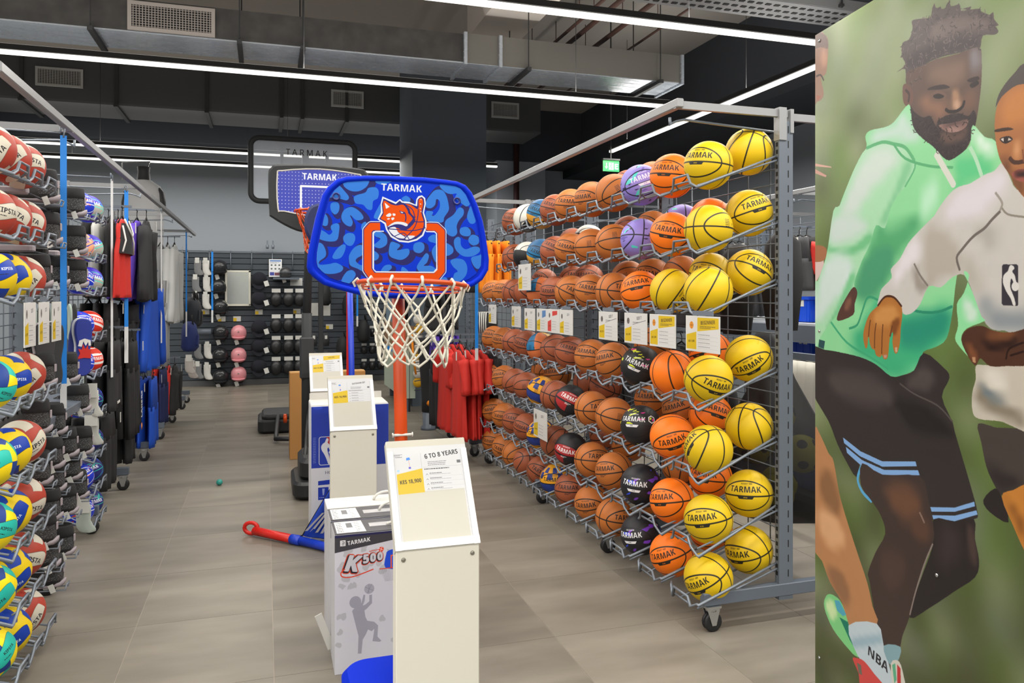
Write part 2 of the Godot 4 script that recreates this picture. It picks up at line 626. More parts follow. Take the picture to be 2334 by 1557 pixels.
	for x in [-1.6, 0.2, 1.8]:
		obj("hanger", boxes([[Vector3(x, 0.02, 0), Vector3(0.03, 0.02, 0.42)], [Vector3(x, 0.5, 0.2), Vector3(0.01, 1.0, 0.01)]]), M.duct_hanger, tray)
	var det := S()
	lathe(det, [Vector2(0.02, -0.05), Vector2(0.05, -0.045), Vector2(0.06, -0.01), Vector2(0.075, 0.0), Vector2(0.075, 0.02)], 18, X(V(4.4, 4.72, 7.4)))
	tag(obj("smoke_detector", det, M.white_plastic), "round white smoke detector on the ceiling above the ball rack", "detector")
	var rp := S()
	tube(rp, [V(4.16, 0, 12.8), V(4.16, 4.75, 12.8)], 0.05, 10)
	tag(obj("sprinkler_pipe", rp, mat("pipe_red", "3a1c1e", 0.5)), "dark red vertical pipe by the back wall behind the ball rack", "pipe")
	var ex := thing("exit_sign", "green emergency exit sign with arrow and running figure on the back wall", "exit sign", V(3.91, 3.03, 8.4))
	var p := Pad.new(160, 100, C("12b04a"), self)
	p.rect(58, 22, 46, 62, C("e6f5ea"))
	p.poly(dots("30,24 38,24 38,58 48,58 34,78 20,58 30,58"), C("e6f5ea"))
	p.oval(Vector2(82, 30), 6, 6, C("12b04a"))
	p.line(dots("80,40 76,56 88,66 84,80"), 6, C("12b04a"))
	p.line(dots("76,56 66,64 62,76"), 5, C("12b04a"))
	p.line(dots("68,46 80,42 92,50"), 4, C("12b04a"))
	p.poly(dots("116,30 150,30 150,40 128,40 128,48 146,48 146,57 128,57 128,68 150,68 150,78 116,78"), C("e6f5ea"))
	var face := painted("exit_face", p.done(), 0.4)
	face.emission_enabled = true
	face.emission_texture = face.albedo_texture
	face.emission = Color.BLACK
	face.emission_energy_multiplier = 0.7
	obj("casing", boxes([[Vector3(0, 0.075, 0), Vector3(0.22, 0.02, 0.05)], [Vector3(0, 0, -0.004), Vector3(0.215, 0.135, 0.02)]]), M.duct_hanger, ex)
	var fs := S(true)
	quad(fs, Vector3(-0.105, -0.066, 0.008), Vector3(0.105, -0.066, 0.008), Vector3(0.105, 0.066, 0.008), Vector3(-0.105, 0.066, 0.008))
	obj("glowing_face", fs, face, ex)
	obj("rod", boxes([[Vector3(0, 0.9, 0), Vector3(0.012, 1.66, 0.012)]]), M.duct_hanger, ex)
	var xl := OmniLight3D.new()
	xl.name = "exit_sign_light"
	xl.position = V(3.91, 3.03, 8.3)
	xl.light_energy = 0.004
	xl.light_color = C("3cff80")
	xl.light_size = 0.1
	xl.omni_attenuation = 2.0
	xl.omni_range = 30
	xl.shadow_enabled = true
	add_child(xl)

func led_fitting(at: Vector3, long: float, turn: float, label: String):
	var t := thing("led_light_line", label, "light", at, turn, "LED light lines behind the camera" if "behind" in label and "camera" in label else "")
	obj("housing", boxes([[Vector3(0, 0.02, 0), Vector3(long, 0.04, 0.075)]]), M.led_housing, t)
	obj("lamp_diffuser", boxes([[Vector3(0, -0.014, 0), Vector3(long, 0.024, 0.05)]]), M.led_diffuser, t)
	obj("upper_diffuser", boxes([[Vector3(0, 0.043, 0), Vector3(long, 0.006, 0.04)]]), M.led_upper, t)
	for i in range(0, int(long / 2.4) + 1):
		var st := S()
		tube(st, [Vector3(-long / 2 + 0.6 + i * 2.4, 0.04, 0), Vector3(-long / 2 + 0.6 + i * 2.4, 1.24, 0)], 0.003, 4)
		obj("hanging_wire", st, M.duct_hanger, t)

func grille(at: Vector3, w: float, h: float, label: String, cols: int, rows: int, tone := "98918c", behind := "101112"):
	var gm := mat("grille_" + tone, tone, 0.6)
	var gb := mat("grille_back_" + behind, behind, 0.8)
	var g := thing("air_grille", label, "grille", at)
	obj("frame", boxes([[Vector3(0, h / 2 - 0.015, 0.005), Vector3(w, 0.03, 0.02)], [Vector3(0, -h / 2 + 0.015, 0.005), Vector3(w, 0.03, 0.02)], [Vector3(-w / 2 + 0.015, 0, 0.005), Vector3(0.03, h - 0.06, 0.02)], [Vector3(w / 2 - 0.015, 0, 0.005), Vector3(0.03, h - 0.06, 0.02)]]), gm, g)
	obj("backing", boxes([[Vector3(0, 0, 0.0), Vector3(w - 0.05, h - 0.05, 0.004)]]), gb, g)
	var st := S(true)
	for i in cols:
		box(st, Vector3(-w / 2 + 0.03 + (w - 0.06) * (i + 0.5) / cols, 0, 0.007), Vector3(0.006, h - 0.05, 0.008))
	obj("bars", st, gm, g)
	var s2 := S(true)
	for i in rows:
		box(s2, Vector3(0, -h / 2 + 0.03 + (h - 0.06) * (i + 0.5) / rows, 0.005), Vector3(w - 0.05, 0.004, 0.006))
	obj("cross_bars", s2, gm, g)

# ---------------------------------------------------------------- the balls
const BW := 768
const BH := 384
var seam: Image      # white lines of an eight panel ball, in the alpha
var lens: Image      # its four lens-shaped side panels
var ball_mesh: SphereMesh
var looks := {}

func ball_looks():
	ball_mesh = SphereMesh.new()
	ball_mesh.radius = 1.0
	ball_mesh.height = 2.0
	ball_mesh.radial_segments = 48
	ball_mesh.rings = 24
	var a := PackedByteArray()
	var b := PackedByteArray()
	a.resize(BW * BH * 4)
	b.resize(BW * BH * 4)
	a.fill(255)
	b.fill(255)
	var i := 3
	for row in BH:
		var y := cos(PI * (row + 0.5) / BH)
		var s := sqrt(1.0 - y * y)
		var y2 := y * y
		for col in BW:
			var x := sin(TAU * (col + 0.5) / BW) * s
			var f := x * x - 0.2 - 1.2 * y2
			# how far the point is from each seam, in radians
			var gx := 2.0 * x
			var gy := -2.4 * y
			var dot := gx * x + gy * y
			var far := absf(f) / sqrt(maxf(0.02, gx * gx + gy * gy - dot * dot))
			var d := minf(far, minf(absf(x), absf(y)))
			a[i] = int(255.0 * clampf((0.036 - d) / 0.012, 0.0, 1.0))
			b[i] = 255 if f > 0.0 else 0
			i += 4
	seam = Image.create_from_data(BW, BH, false, Image.FORMAT_RGBA8, a)
	lens = Image.create_from_data(BW, BH, false, Image.FORMAT_RGBA8, b)
	ball_look("tan", "b96a2c", "1d1715", "231b18", "tan", 0.55)
	ball_look("brown", "9c5233", "1d1514", "2a1d1a", "brown", 0.5)
	ball_look("orange", "f2760f", "25180f", "2b1d10", "bright orange", 0.5)
	ball_look("yellow", "d4b106", "1d1b12", "1f1d10", "yellow", 0.5)
	ball_look("purple", "8f80cf", "1e1b2e", "e6e2f4", "lilac", 0.5)
	ball_look("neon", "1e1e20", "141416", "d8d8da", "black with neon splashes", 0.5)
	ball_look("galaxy", "212025", "131316", "e2e2e4", "black with violet splashes", 0.5)
	ball_look("white_black", "d8d6cc", "1b1b1d", "ededea", "white and black", 0.5)
	ball_look("blue_gold", "1c6f9f", "16161a", "1a1a20", "blue and gold", 0.5)
	ball_look("red_black", "232326", "121214", "e8e8e6", "black and red", 0.5)
	ball_look("street", "e8a21a", "1d1a22", "1c1a20", "yellow and blue checked", 0.5)
	ball_look("peach_gold", "d6733f", "2a1b16", "2a1c14", "gold and coral", 0.5)
	ball_look("flecked", "1636c4", "e9eaf2", "f0f0f4", "blue red-flecked", 0.5)
	ball_look("violet_grey", "4a37c8", "46d6c4", "f2f2f0", "violet and grey", 0.5)
	ball_look("wizard", "d8331c", "efefec", "f2f2ee", "red and white lettered", 0.5)
	ball_look("peach_blue", "f0a77e", "1f3fb4", "1f3fb4", "peach and blue", 0.5)
	ball_look("deep_navy", "23296e", "2fae9e", "e6e6ee", "navy teal-lined", 0.5)
	volley_look("volley_red", ["a93f30", "c8c2b2"], "red and cream")
	volley_look("volley_yellow", ["e0c010", "0f3aa0"], "yellow and blue")
	volley_look("volley_teal", ["f3d713", "25b3a4", "1b3c86"], "yellow and teal")

func tint(mask: Image, color: Color) -> Image:
	# the mask's shape in one colour
	var t := Image.create(mask.get_width(), mask.get_height(), false, Image.FORMAT_RGBA8)
	var full := Image.create(mask.get_width(), mask.get_height(), false, Image.FORMAT_RGBA8)
	full.fill(color)
	t.fill(Color(color, 0.0))
	t.blit_rect_mask(full, mask, Rect2i(0, 0, mask.get_width(), mask.get_height()), Vector2i.ZERO)
	return t

func seam_in(color: Color) -> Image:
	var t := seam.duplicate()
	var bytes: PackedByteArray = t.get_data()
	var r := int(color.r * 255)
	var g := int(color.g * 255)
	var b := int(color.b * 255)
	for i in range(0, bytes.size(), 4):
		if bytes[i + 3]:
			bytes[i] = r
			bytes[i + 1] = g
			bytes[i + 2] = b
	return Image.create_from_data(BW, BH, false, Image.FORMAT_RGBA8, bytes)

var seams_done := {}

func ball_look(key: String, base: String, line: String, ink: String, said: String, rough: float):
	var p := Pad.new(BW, BH, C(base), self, 1.0)
	var r := RandomNumberGenerator.new()
	r.seed = key.hash()
	var side := Rect2i(0, 0, BW, BH)
	var lens_color := {"blue_gold": "e0a233", "red_black": "a8262a", "peach_gold": "e6b14c", "white_black": "1b1b1d"}
	if key == "white_black":
		p.rect(0, BH / 2, BW, BH / 2, C("1c1c1f"))
	elif key == "blue_gold":
		p.rect(0, 0, BW, BH / 2 - 50, C("2f5f8a"))
		p.rect(0, BH / 2 + 24, BW, BH, C("dc9c34"))
	elif key == "red_black":
		p.im.blend_rect(tint(lens, C("a8262a")), Rect2i(0, 0, BW / 2, BH / 2), Vector2i.ZERO)
		p.im.blend_rect(tint(lens, C("a8262a")), Rect2i(BW / 2, BH / 2, BW / 2, BH / 2), Vector2i(BW / 2, BH / 2))
		p.im.blend_rect(tint(lens, C("a8262a")), Rect2i(0, BH / 2 + 10, BW / 4, BH / 2 - 10), Vector2i(0, BH / 2 + 10))
	elif key == "peach_gold":
		p.rect(0, 0, BW * 0.3, BH, C("e6b14c"))
		p.rect(BW * 0.6, 0, BW * 0.2, BH / 2, C("1c6f9f"))
	elif key == "street":
		p.rect(0, BH / 2, BW, 70, C("253a86"))
		for k in 16:
			p.rect(k * 48, 60 + (k % 2) * 50, 48, 50, C("253a86"))
	elif key == "violet_grey":
		p.rect(0, BH * 0.42, BW, BH * 0.3, C("a9a79c"))
		p.rect(0, BH * 0.42, BW, 9, C("46d6c4"))
	elif key == "wizard":
		for k in 4:
			p.rect(0, 40 + k * 78, BW, 14, C("efefec"))
	if key in ["purple", "neon", "galaxy", "flecked", "peach_blue", "deep_navy"]:
		var ink2: Array = {"purple": ["2f2b45", "55cfc4", "3a3560", "6c5fb0"], "neon": ["d4df2c", "c62c86", "d4df2c", "c62c86"], "galaxy": ["6a34b4", "2c48d0", "7a3fc4", "3a3a44"], "flecked": ["d8331f", "c42a2a", "2a49e0", "d8331f"], "peach_blue": ["1f3fb4", "2a49c8", "f6c4a4", "1f3fb4"], "deep_navy": ["c43a4a", "2fae9e", "373c8c", "2a49c8"]}[key]
		for k in (46 if key in ["flecked", "peach_blue", "purple"] else 34):
			var at := Vector2(r.randf() * BW, BH * (0.15 + 0.7 * r.randf()))
			var long := r.randf_range(14, 52)
			var tilt := r.randf_range(-0.7, 0.2)
			var pts := []
			for q in 9:
				var a := TAU * q / 9
				pts.append(at + Vector2(cos(a) * long * r.randf_range(0.5, 1.1), sin(a) * long * 0.26 * r.randf_range(0.3, 1.5)).rotated(tilt))
			p.poly(pts, C(ink2[k % 4]))
	if not seams_done.has(line):
		seams_done[line] = seam_in(C(line))
	p.im.blend_rect(seams_done[line], side, Vector2i.ZERO)
	# lettering on one panel, a badge on the seam below it, small print on the far side
	var t := Image.create(BW, BH, false, Image.FORMAT_RGBA8)
	t.fill(Color(C(ink), 0.0))
	var q := Pad.new(1, 1, C(ink), self, 3.0)
	q.im = Image.create(BW * 3 / 2, BH, false, Image.FORMAT_RGBA8)
	q.im.fill(Color(C(ink), 0.0))
	q.k = 3.0
	# a cut of the map 384 x 128 around the print, three times as fine
	q.write("TARMAK", Vector2(192, 58), 31, C(ink), 0.0, 1.0)
	q.write("RESIST 100" if key in ["orange", "yellow"] else "OUTDOOR", Vector2(200, 28), 8, C(ink), 0.0, 1.2)
	if key in ["orange", "yellow", "neon", "galaxy", "purple"]:
		q.poly(dots("150,92 238,92 228,107 160,107"), C("1c1a14") if key in ["orange", "yellow"] else C(ink))
		q.write("R100", Vector2(194, 99), 6, C(base))
	else:
		q.scribble(170, 98, 46, 4, C(ink), 2, 3)
	if key in ["neon", "purple"]:
		q.poly(dots("296,40 318,28 340,40 340,66 318,78 296,66"), C("f0f0f0"))
		q.poly(dots("301,43 318,34 335,43 335,63 318,72 301,63"), C("26242c"))
		q.poly(dots("304,46 317,39 317,52 304,58"), C("d4df2c") if key == "neon" else C("55cfc4"))
		q.poly(dots("321,50 333,45 333,60 321,66"), C("c62c86") if key == "neon" else C("8f80cf"))
	var lay := q.im
	lay.resize(384, 128, Image.INTERPOLATE_BILINEAR)
	p.im.blend_rect(lay, Rect2i(0, 0, 384, 128), Vector2i(0, 100))
	for k in 5:
		p.scribble(BW * 0.72, 150 + k * 9, 44, 4, C(ink), 1, k)
	p.rect(BW * 0.72 + 54, 168, 7, 9, C(ink))
	var m := painted("ball_" + key, p.im, rough, 0.45)
	looks[key] = {"material": m, "said": said}

func volley_look(key: String, colors: Array, said: String):
	# bent bands of leather round three axes
	var data := PackedByteArray()
	data.resize(BW * BH * 4)
	var cs := []
	for c in colors:
		cs.append(C(c))
	var i := 0
	for row in BH:
		var y := cos(PI * (row + 0.5) / BH)
		var s := sqrt(1.0 - y * y)
		for col in BW:
			var a := TAU * (col + 0.5) / BW
			var x := sin(a) * s
			var z := cos(a) * s
			var ax := absf(x)
			var ay := absf(y)
			var az := absf(z)
			var u: float
			var v: float
			if ax >= ay and ax >= az:
				u = y / ax
				v = z / x
			elif ay >= az:
				u = z / ay
				v = x / y
			else:
				u = x / az
				v = y / z
			u = atan(u) * 4.0 / PI + 0.22 * sin(v * 2.2)
			var band := 1 if absf(u) < 0.42 else 0
			var c: Color = cs[band]
			if cs.size() > 2 and band == 0 and v > 0.15:
				c = cs[2]
			var edge := minf(absf(absf(u) - 0.42), 1.0)
			if edge < 0.018:
				c = c.darkened(0.35)
			data[i] = int(c.r * 255)
			data[i + 1] = int(c.g * 255)
			data[i + 2] = int(c.b * 255)
			data[i + 3] = 255
			i += 4
	var im := Image.create_from_data(BW, BH, false, Image.FORMAT_RGBA8, data)
	var q := Pad.new(1, 1, Color.BLACK, self, 3.0)
	q.im = Image.create(768, 256, false, Image.FORMAT_RGBA8)
	q.im.fill(Color(0.1, 0.1, 0.1, 0.0))
	q.write("KIPSTA", Vector2(128, 42), 26 if key == "volley_red" else 15, C("1d1d22") if key != "volley_yellow" else C("e8ecf2"))
	q.scribble(84, 66, 60, 4, C("1d1d22"), 1, 2)
	q.im.resize(256, 85, Image.INTERPOLATE_BILINEAR)
	im.blend_rect(q.im, Rect2i(0, 0, 256, 85), Vector2i(BW / 4 - 128, BH / 2 - 44))
	looks[key] = {"material": painted("ball_" + key, im, 0.5, 0.4), "said": said}

func ball(look: String, called: String, at: Vector3, r: float, face: float, tilt: float, nod: float, label: String, category: String, group := "") -> MeshInstance3D:
	# face: the way the lettering points, measured from the +x axis towards the camera end (+z)
	var o := obj(called, ball_mesh, looks[look].material)
	o.transform = Transform3D(Basis(Vector3.UP, -face) * Basis(Vector3(0, 0, 1), nod) * Basis(Vector3(1, 0, 0), tilt) * Basis.from_scale(Vector3.ONE * r), at)
	tag(o, label, category, group)
	return o

const COLUMN_AT := [3.09, 3.42, 3.755, 4.09, 4.41, 4.755, 5.04, 5.33, 5.65, 5.95, 6.24, 6.56]
const ROW_AT := [2.09, 1.80, 1.52, 1.115, 0.795, 0.478, 0.212]
const ORDINAL := ["first", "second", "third", "fourth", "fifth", "sixth", "seventh", "eighth", "ninth", "tenth", "eleventh", "twelfth", "thirteenth"]
const SHELF := ["top", "second", "third", "fourth", "fifth", "sixth", "bottom"]

func ball_rack():
	# which ball lies in each channel, from the near end: letters per shelf, front row / back row
	var key := {"y": "yellow", "o": "orange", "p": "purple", "t": "tan", "b": "brown", "w": "white_black", "u": "blue_gold", "n": "neon", "g": "galaxy", "r": "red_black", "s": "street", "c": "peach_gold", "-": ""}
	var front := ["yoptttbuwb--", "yoptttbuwb--", "yyotttbcbbtt", "yonttbbcbbtt", "yonttrbsbbtt", "yogttrbsbbtt", "yogttbsbbttt"]
	var back := ["yo-tb-------", "yoptb-wb----", "yyttt-bb-b--", "yo-t--------", "yott-bb-tt--", "yot-tb------", "yo-t-b------"]
	var r := RandomNumberGenerator.new()
	r.seed = 2024
	for s in 7:
		for c in 12:
			for depth in 2:
				var l: String = (front[s] if depth == 0 else back[s])[c]
				if l == "-":
					continue
				var d: float = COLUMN_AT[c]
				var at := V(1.925 + 0.25 * depth, ROW_AT[s] + 0.085 * depth, d + (0.05 if depth and c < 2 else 0.0))
				var towards := atan2(d, -at.x)            # to the camera, from +x round to +z
				var face := towards + r.randf_range(0.15, 0.75) * (1.0 if r.randf() < 0.8 else -1.0)
				var tilt := r.randf_range(-0.45, 0.35)
				var nod := r.randf_range(-0.25, 0.2)
				if c > 0 and r.randf() < 0.22:
					face += PI * r.randf_range(0.45, 1.4)
					tilt = r.randf_range(-1.2, 1.2)
				# the near column as it lies in the photograph
				if c == 0 and depth == 0:
					face = towards + [0.55, 2.2, 1.5, -0.35, 0.9, 0.28, 0.45][s]
					tilt = [-0.1, 0.05, 1.2, -0.3, 1.1, 0.22, 0.5][s]
					nod = [0.05, 0.0, 0.5, -0.45, 0.1, 0.0, -0.35][s]
				if c == 0 and depth == 1:
					face = towards + [1.6, -0.45, -0.45, -0.2, 2.0, 0.15, 0.6][s]
					tilt = [0.8, 0.3, -0.5, 0.6, 1.0, 0.05, 0.15][s]
					nod = [0.3, 0.1, 0.15, -0.5, 0.0, 0.1, -0.3][s]
				if c == 1 and depth == 0:
					face = towards + [0.4, 0.3, -0.9, 2.6, -0.1, 0.6, 0.4][s]
					tilt = [-0.12, -0.2, 1.1, 1.3, 0.35, 0.2, 0.4][s]
					nod = [0.0, -0.1, -0.4, 0.0, -0.3, 0.05, -0.1][s]
				var q: String = key[l]
				var where := "%s shelf, %s from the near end" % [SHELF[s], ORDINAL[c]]
				if c == 0:
					where = "%s shelf, beside the grey post" % SHELF[s]
				ball(q, "basketball", at, 0.11, face, tilt, nod, ("%s basketball in front on %s" if depth == 0 else "%s basketball behind on %s") % [looks[q].said, where], "basketball", "basketballs on the ball rack")
	rack_frame(1.0, 2.28, 1.85, [3.02, 4.12, 5.24, 6.62], "ball_rack", "tall grey wheeled rack of wire shelves holding basketballs, right of the aisle", 1.728, [0, 3])
	# shelves: each bay's wire basket can be lifted off its posts
	var bays := [[0, 1, 2, 3], [4, 5, 6, 7], [8, 9, 10, 11]]
	var bay_said := ["near", "middle", "far"]
	for s in 7:
		for b in 3:
			if s < 2 and b == 2:
				bays[2] = [8, 9]
			elif b == 2:
				bays[2] = [8, 9, 10, 11]
			var t := thing("wire_shelf", "grey wire ball shelf, %s of seven in the %s bay of the ball rack" % [["topmost", "second", "third", "fourth", "fifth", "sixth", "lowest"][s], bay_said[b]], "wire shelf", V(0, ROW_AT[s], 0), 0.0, "wire shelves of the ball rack")
			for c in bays[b]:
				channel(t, COLUMN_AT[c], 1.0, 1.925, 0.11, 0.32, 0.55 if s == 6 else 1.0)

# one ball channel: two sloping rods, a retaining loop in front and the zigzag between neighbours
var channels := {}

func channel(t: Node3D, d: float, way: float, front_x := 1.925, r := 0.11, back := 0.32, deep := 1.0):
	var key := "%s %s %s %s %s" % [way, front_x, r, back, deep]
	if not channels.has(key):
		var k := r / 0.11
		var st := S()
		for w in [-0.07, 0.07]:
			tube(st, [V(front_x - way * 0.1 * k, -0.105 * k, w * k), V(front_x + way * back, 0.03, w * k)], 0.0045, 6)
		var lp := S()
		var x := front_x - way * 0.128 * k
		tube(lp, [V(front_x + way * back, 0.05, -0.06 * k), V(x, -0.118 * k * deep, -0.13 * k), V(x, -0.118 * k * deep, -0.115 * k), V(x, -0.095 * k, -0.06 * k), V(x - way * 0.006, -0.055 * k, -0.045 * k), V(x - way * 0.006, -0.055 * k, 0.075 * k), V(x, -0.1 * k, 0.095 * k), V(x, -0.108 * k * deep, 0.11 * k), V(x + way * 0.03, -0.118 * k * deep, 0.16 * k)], 0.0052, 6)
		tube(lp, [V(x + way * 0.02, -0.1 * k, -0.05 * k), V(x - way * 0.002, -0.085 * k, -0.045 * k), V(x - way * 0.002, -0.085 * k, 0.07 * k), V(x + way * 0.02, -0.105 * k, 0.08 * k)], 0.0038, 6)
		channels[key] = [mesh_of(st), mesh_of(lp)]
	obj("rod", channels[key][0], M.wire, t, X(V(0, 0, d)))
	obj("retainer", channels[key][1], M.wire, t, X(V(0, 0, d)))

# a double-sided gondola: posts, wheeled beams, canopy rail; way = +1 when its front looks to -x
func rack_frame(way: float, post_x: float, toe_x: float, posts: Array, called: String, label: String, rail_x: float, arms: Array, two_sided := true, grids := true):
	var t := thing(called, label, "shop rack", V(post_x, 0, (posts[0] + posts[-1]) / 2.0))
	var o := t.position
	for i in posts.size():
		var d: float = posts[i]
		var at := V(0, 0, d - (posts[0] + posts[-1]) / 2.0)
		var st := boxes([[at + Vector3(0, 1.2, 0), Vector3(0.075, 2.2, 0.03)]])
		var post := obj("upright", st, M.grey_post, t)
		var sl := S(true)
		for k in 62:
			var y := 0.22 + k * 0.034
			box(sl, at + Vector3(-way * 0.0385, y, 0), Vector3(0.002, 0.018, 0.012))
			if k % 2 == 0:
				box(sl, at + Vector3(way * 0.012, y, 0.0155), Vector3(0.004, 0.032, 0.002))
		obj("slots", sl, M.slot_black, post)
		var reach := absf(post_x - toe_x)
		var beam := S(true)
		box(beam, at + Vector3(0 if two_sided else -way * reach / 2, 0.146, 0), Vector3(reach * (2 if two_sided else 1), 0.056, 0.04), Transform3D.IDENTITY, 0.003)
		obj("base_beam", beam, M.grey_beam, t)
		for side in ([-1, 1] if two_sided else [-1]):
			caster(t, at + Vector3(side * way * (reach - 0.045), 0, 0))
	if grids:
		for i in posts.size() - 1:
			var g := S()
			var a: float = posts[i] + 0.02
			var b: float = posts[i + 1] - 0.02
			var mid: float = (posts[0] + posts[-1]) / 2.0
			for k in 30:
				tube(g, [V(0, 0.2 + k * 0.07, a - mid), V(0, 0.2 + k * 0.07, b - mid)], 0.003, 4)
			var n := 6
			for k in n:
				tube(g, [V(0.005, 0.2, a + (b - a) * (k + 0.5) / n - mid), V(0.005, 2.23, a + (b - a) * (k + 0.5) / n - mid)], 0.0035, 4)
			obj("wire_grid", g, M.grid_wire, t)
	if rail_x != 0.0:
		var mid2: float = (posts[0] + posts[-1]) / 2.0
		var rail := S(true)
		box(rail, V(rail_x - post_x, 2.34, 0) , Vector3(0.034, 0.04, posts[-1] - posts[0] + 0.05), Transform3D.IDENTITY, 0.004)
		obj("canopy_rail", rail, M.canopy_rail, t)
		for i in arms:
			var d: float = posts[i] - mid2
			var arm := S(true)
			var l := absf(rail_x - post_x)
			box(arm, V(-way * (l / 2 - 0.0), 2.335, d + (0.0 if i else -0.0)), Vector3(l + 0.03, 0.034, 0.02))
			box(arm, V(-way * 0.02, 2.285, d), Vector3(0.04, 0.15, 0.042))
			box(arm, V(way * 0.03, 2.3, d), Vector3(0.018, 0.11, 0.042))
			obj("canopy_arm", arm, M.canopy_rail, t)
			if two_sided and way > 0.0:
				arm = S(true)
				box(arm, V(way * (l / 2 + 0.02), 2.32, d), Vector3(l, 0.034, 0.02))
				obj("canopy_arm", arm, M.canopy_rail, t)
			var rod := S()
			tube(rod, [V(0, 2.26, d + 0.05), V(-way * (l - 0.06), 2.285, d + 0.05), V(-way * (l - 0.02), 2.275, d + 0.05), V(-way * (l + 0.01), 2.26, d + 0.05), V(-way * (l + 0.012), 2.29, d + 0.05)], 0.006, 6)
			obj("hook_rod", rod, M.wire, t)
	return t

func caster(t: Node3D, at: Vector3):
	var st := boxes([[at + Vector3(0, 0.112, 0), Vector3(0.07, 0.01, 0.06)]])
	for z in [-0.021, 0.021]:
		var pl := PackedVector2Array([Vector2(-0.032, 0.108), Vector2(-0.006, 0.03), Vector2(0.014, 0.03), Vector2(0.034, 0.108)])
		prism(st, pl, 0.003, X(at + Vector3(0, 0, z)))
	st.set_smooth_group(0)
	lathe(st, [Vector2(0.026, 0.092), Vector2(0.026, 0.11)], 12, X(at))
	var f := obj("caster", st, M.chrome, t)
	var w := S()
	for z in [-0.01, 0.01]:
		lathe(w, [Vector2(0.014, -0.007), Vector2(0.036, -0.007), Vector2(0.043, -0.004), Vector2(0.043, 0.004), Vector2(0.036, 0.007), Vector2(0.014, 0.007)], 18, Transform3D(Basis(Vector3(1, 0, 0), PI / 2), at + Vector3(0.004, 0.043, z)))
	obj("wheel", w, M.black_rubber, f)

# ---------------------------------------------------------------- left of the aisle: volleyballs, shoes, clothes
const LEFT_ROWS := [2.05, 1.81, 1.57, 1.16, 0.867, 0.622, 0.385, 0.143]
const EIGHT := ["top", "second", "third", "fourth", "fifth", "sixth", "seventh", "lowest"]

func volley_rack():
	rack_frame(-1.0, -1.45, -1.0, [3.3, 4.39, 5.43, 6.57, 7.66, 8.76, 9.86, 10.97, 11.6], "shoe_and_clothes_rack", "long grey wheeled rack with canopy rail left of the aisle, holding volleyballs, shoes and clothes", -0.94, [1, 3, 5, 7], true, true)
	var r := RandomNumberGenerator.new()
	r.seed = 31
	for s in 8:
		for c in 3:
			var look: String = ["volley_teal", "volley_yellow", "volley_red"][c]
			if c == 1 and s < 2:
				look = "volley_red"
			if c == 0 and s < 3:
				look = "volley_yellow" if s == 2 else "volley_red"
			var d: float = [3.38, 3.58, 3.79][c]
			var face := atan2(d, 1.0) - r.randf_range(0.1, 0.9)
			ball(look, "volleyball", V(-1.0, LEFT_ROWS[s], d), 0.097, face, r.randf_range(-0.9, 0.9), r.randf_range(-0.4, 0.3), "%s volleyball on the %s shelf of the left rack, %s" % [looks[look].said, EIGHT[s], ["cut by the edge", "middle of three", "next to the shoes"][c]], "volleyball", "volleyballs on the left rack")
		var t := thing("wire_shelf", "grey wire volleyball shelf, %s of eight on the left rack" % ["topmost", "second", "third", "fourth", "fifth", "sixth", "seventh", "lowest"][s], "wire shelf", V(0, LEFT_ROWS[s], 0), 0.0, "wire shelves of the volleyballs")
		for d in [3.38, 3.58, 3.79]:
			channel(t, d, -1.0, -1.0, 0.097, 0.34)
	# the column of small patterned basketballs behind the shoes
	var rows := [2.05, 1.80, 1.59, 1.31, 1.08, 0.83, 0.57, 0.37, 0.165]
	var pair := [["flecked", "violet_grey"], ["peach_blue", "violet_grey"], ["flecked", "violet_grey"], ["flecked", "wizard"], ["flecked", "wizard"], ["flecked", "deep_navy"], ["flecked", "deep_navy"], ["flecked", "deep_navy"], ["flecked", "deep_navy"]]
	for s in 9:
		for c in 2:
			var d := 5.36 + 0.2 * c
			var look: String = pair[s][c]
			ball(look, "mini_basketball", V(-1.1 + 0.015 * c, rows[s], d), 0.088, atan2(d, 1.1) - r.randf_range(0.1, 0.6), r.randf_range(-0.4, 0.4), r.randf_range(-0.2, 0.2), "small %s basketball, %s of nine by the shoes, %s column" % [looks[look].said, ORDINAL[s], ["front", "rear"][c]], "basketball", "small basketballs beside the shoes")
		var t := thing("wire_shelf", "small grey wire ball shelf beside the shoes, %s of nine from the top" % ORDINAL[s], "wire shelf", V(0, rows[s], 0), 0.0, "wire shelves of the small basketballs")
		for d in [5.36, 5.56]:
			channel(t, d, -1.0, -1.1, 0.088, 0.28)
	# price cards under the third shelf of volleyballs
	for c in 3:
		price_card(V(-0.862, 1.385, [3.4, 3.6, 3.8][c]), PI / 2, 0.15, 0.17, 2, "upright white and yellow price card under the third volleyball shelf, %s" % ["half outside the picture", "left of the last", "beside the hanging shoe soles"][c])

var cards := {}

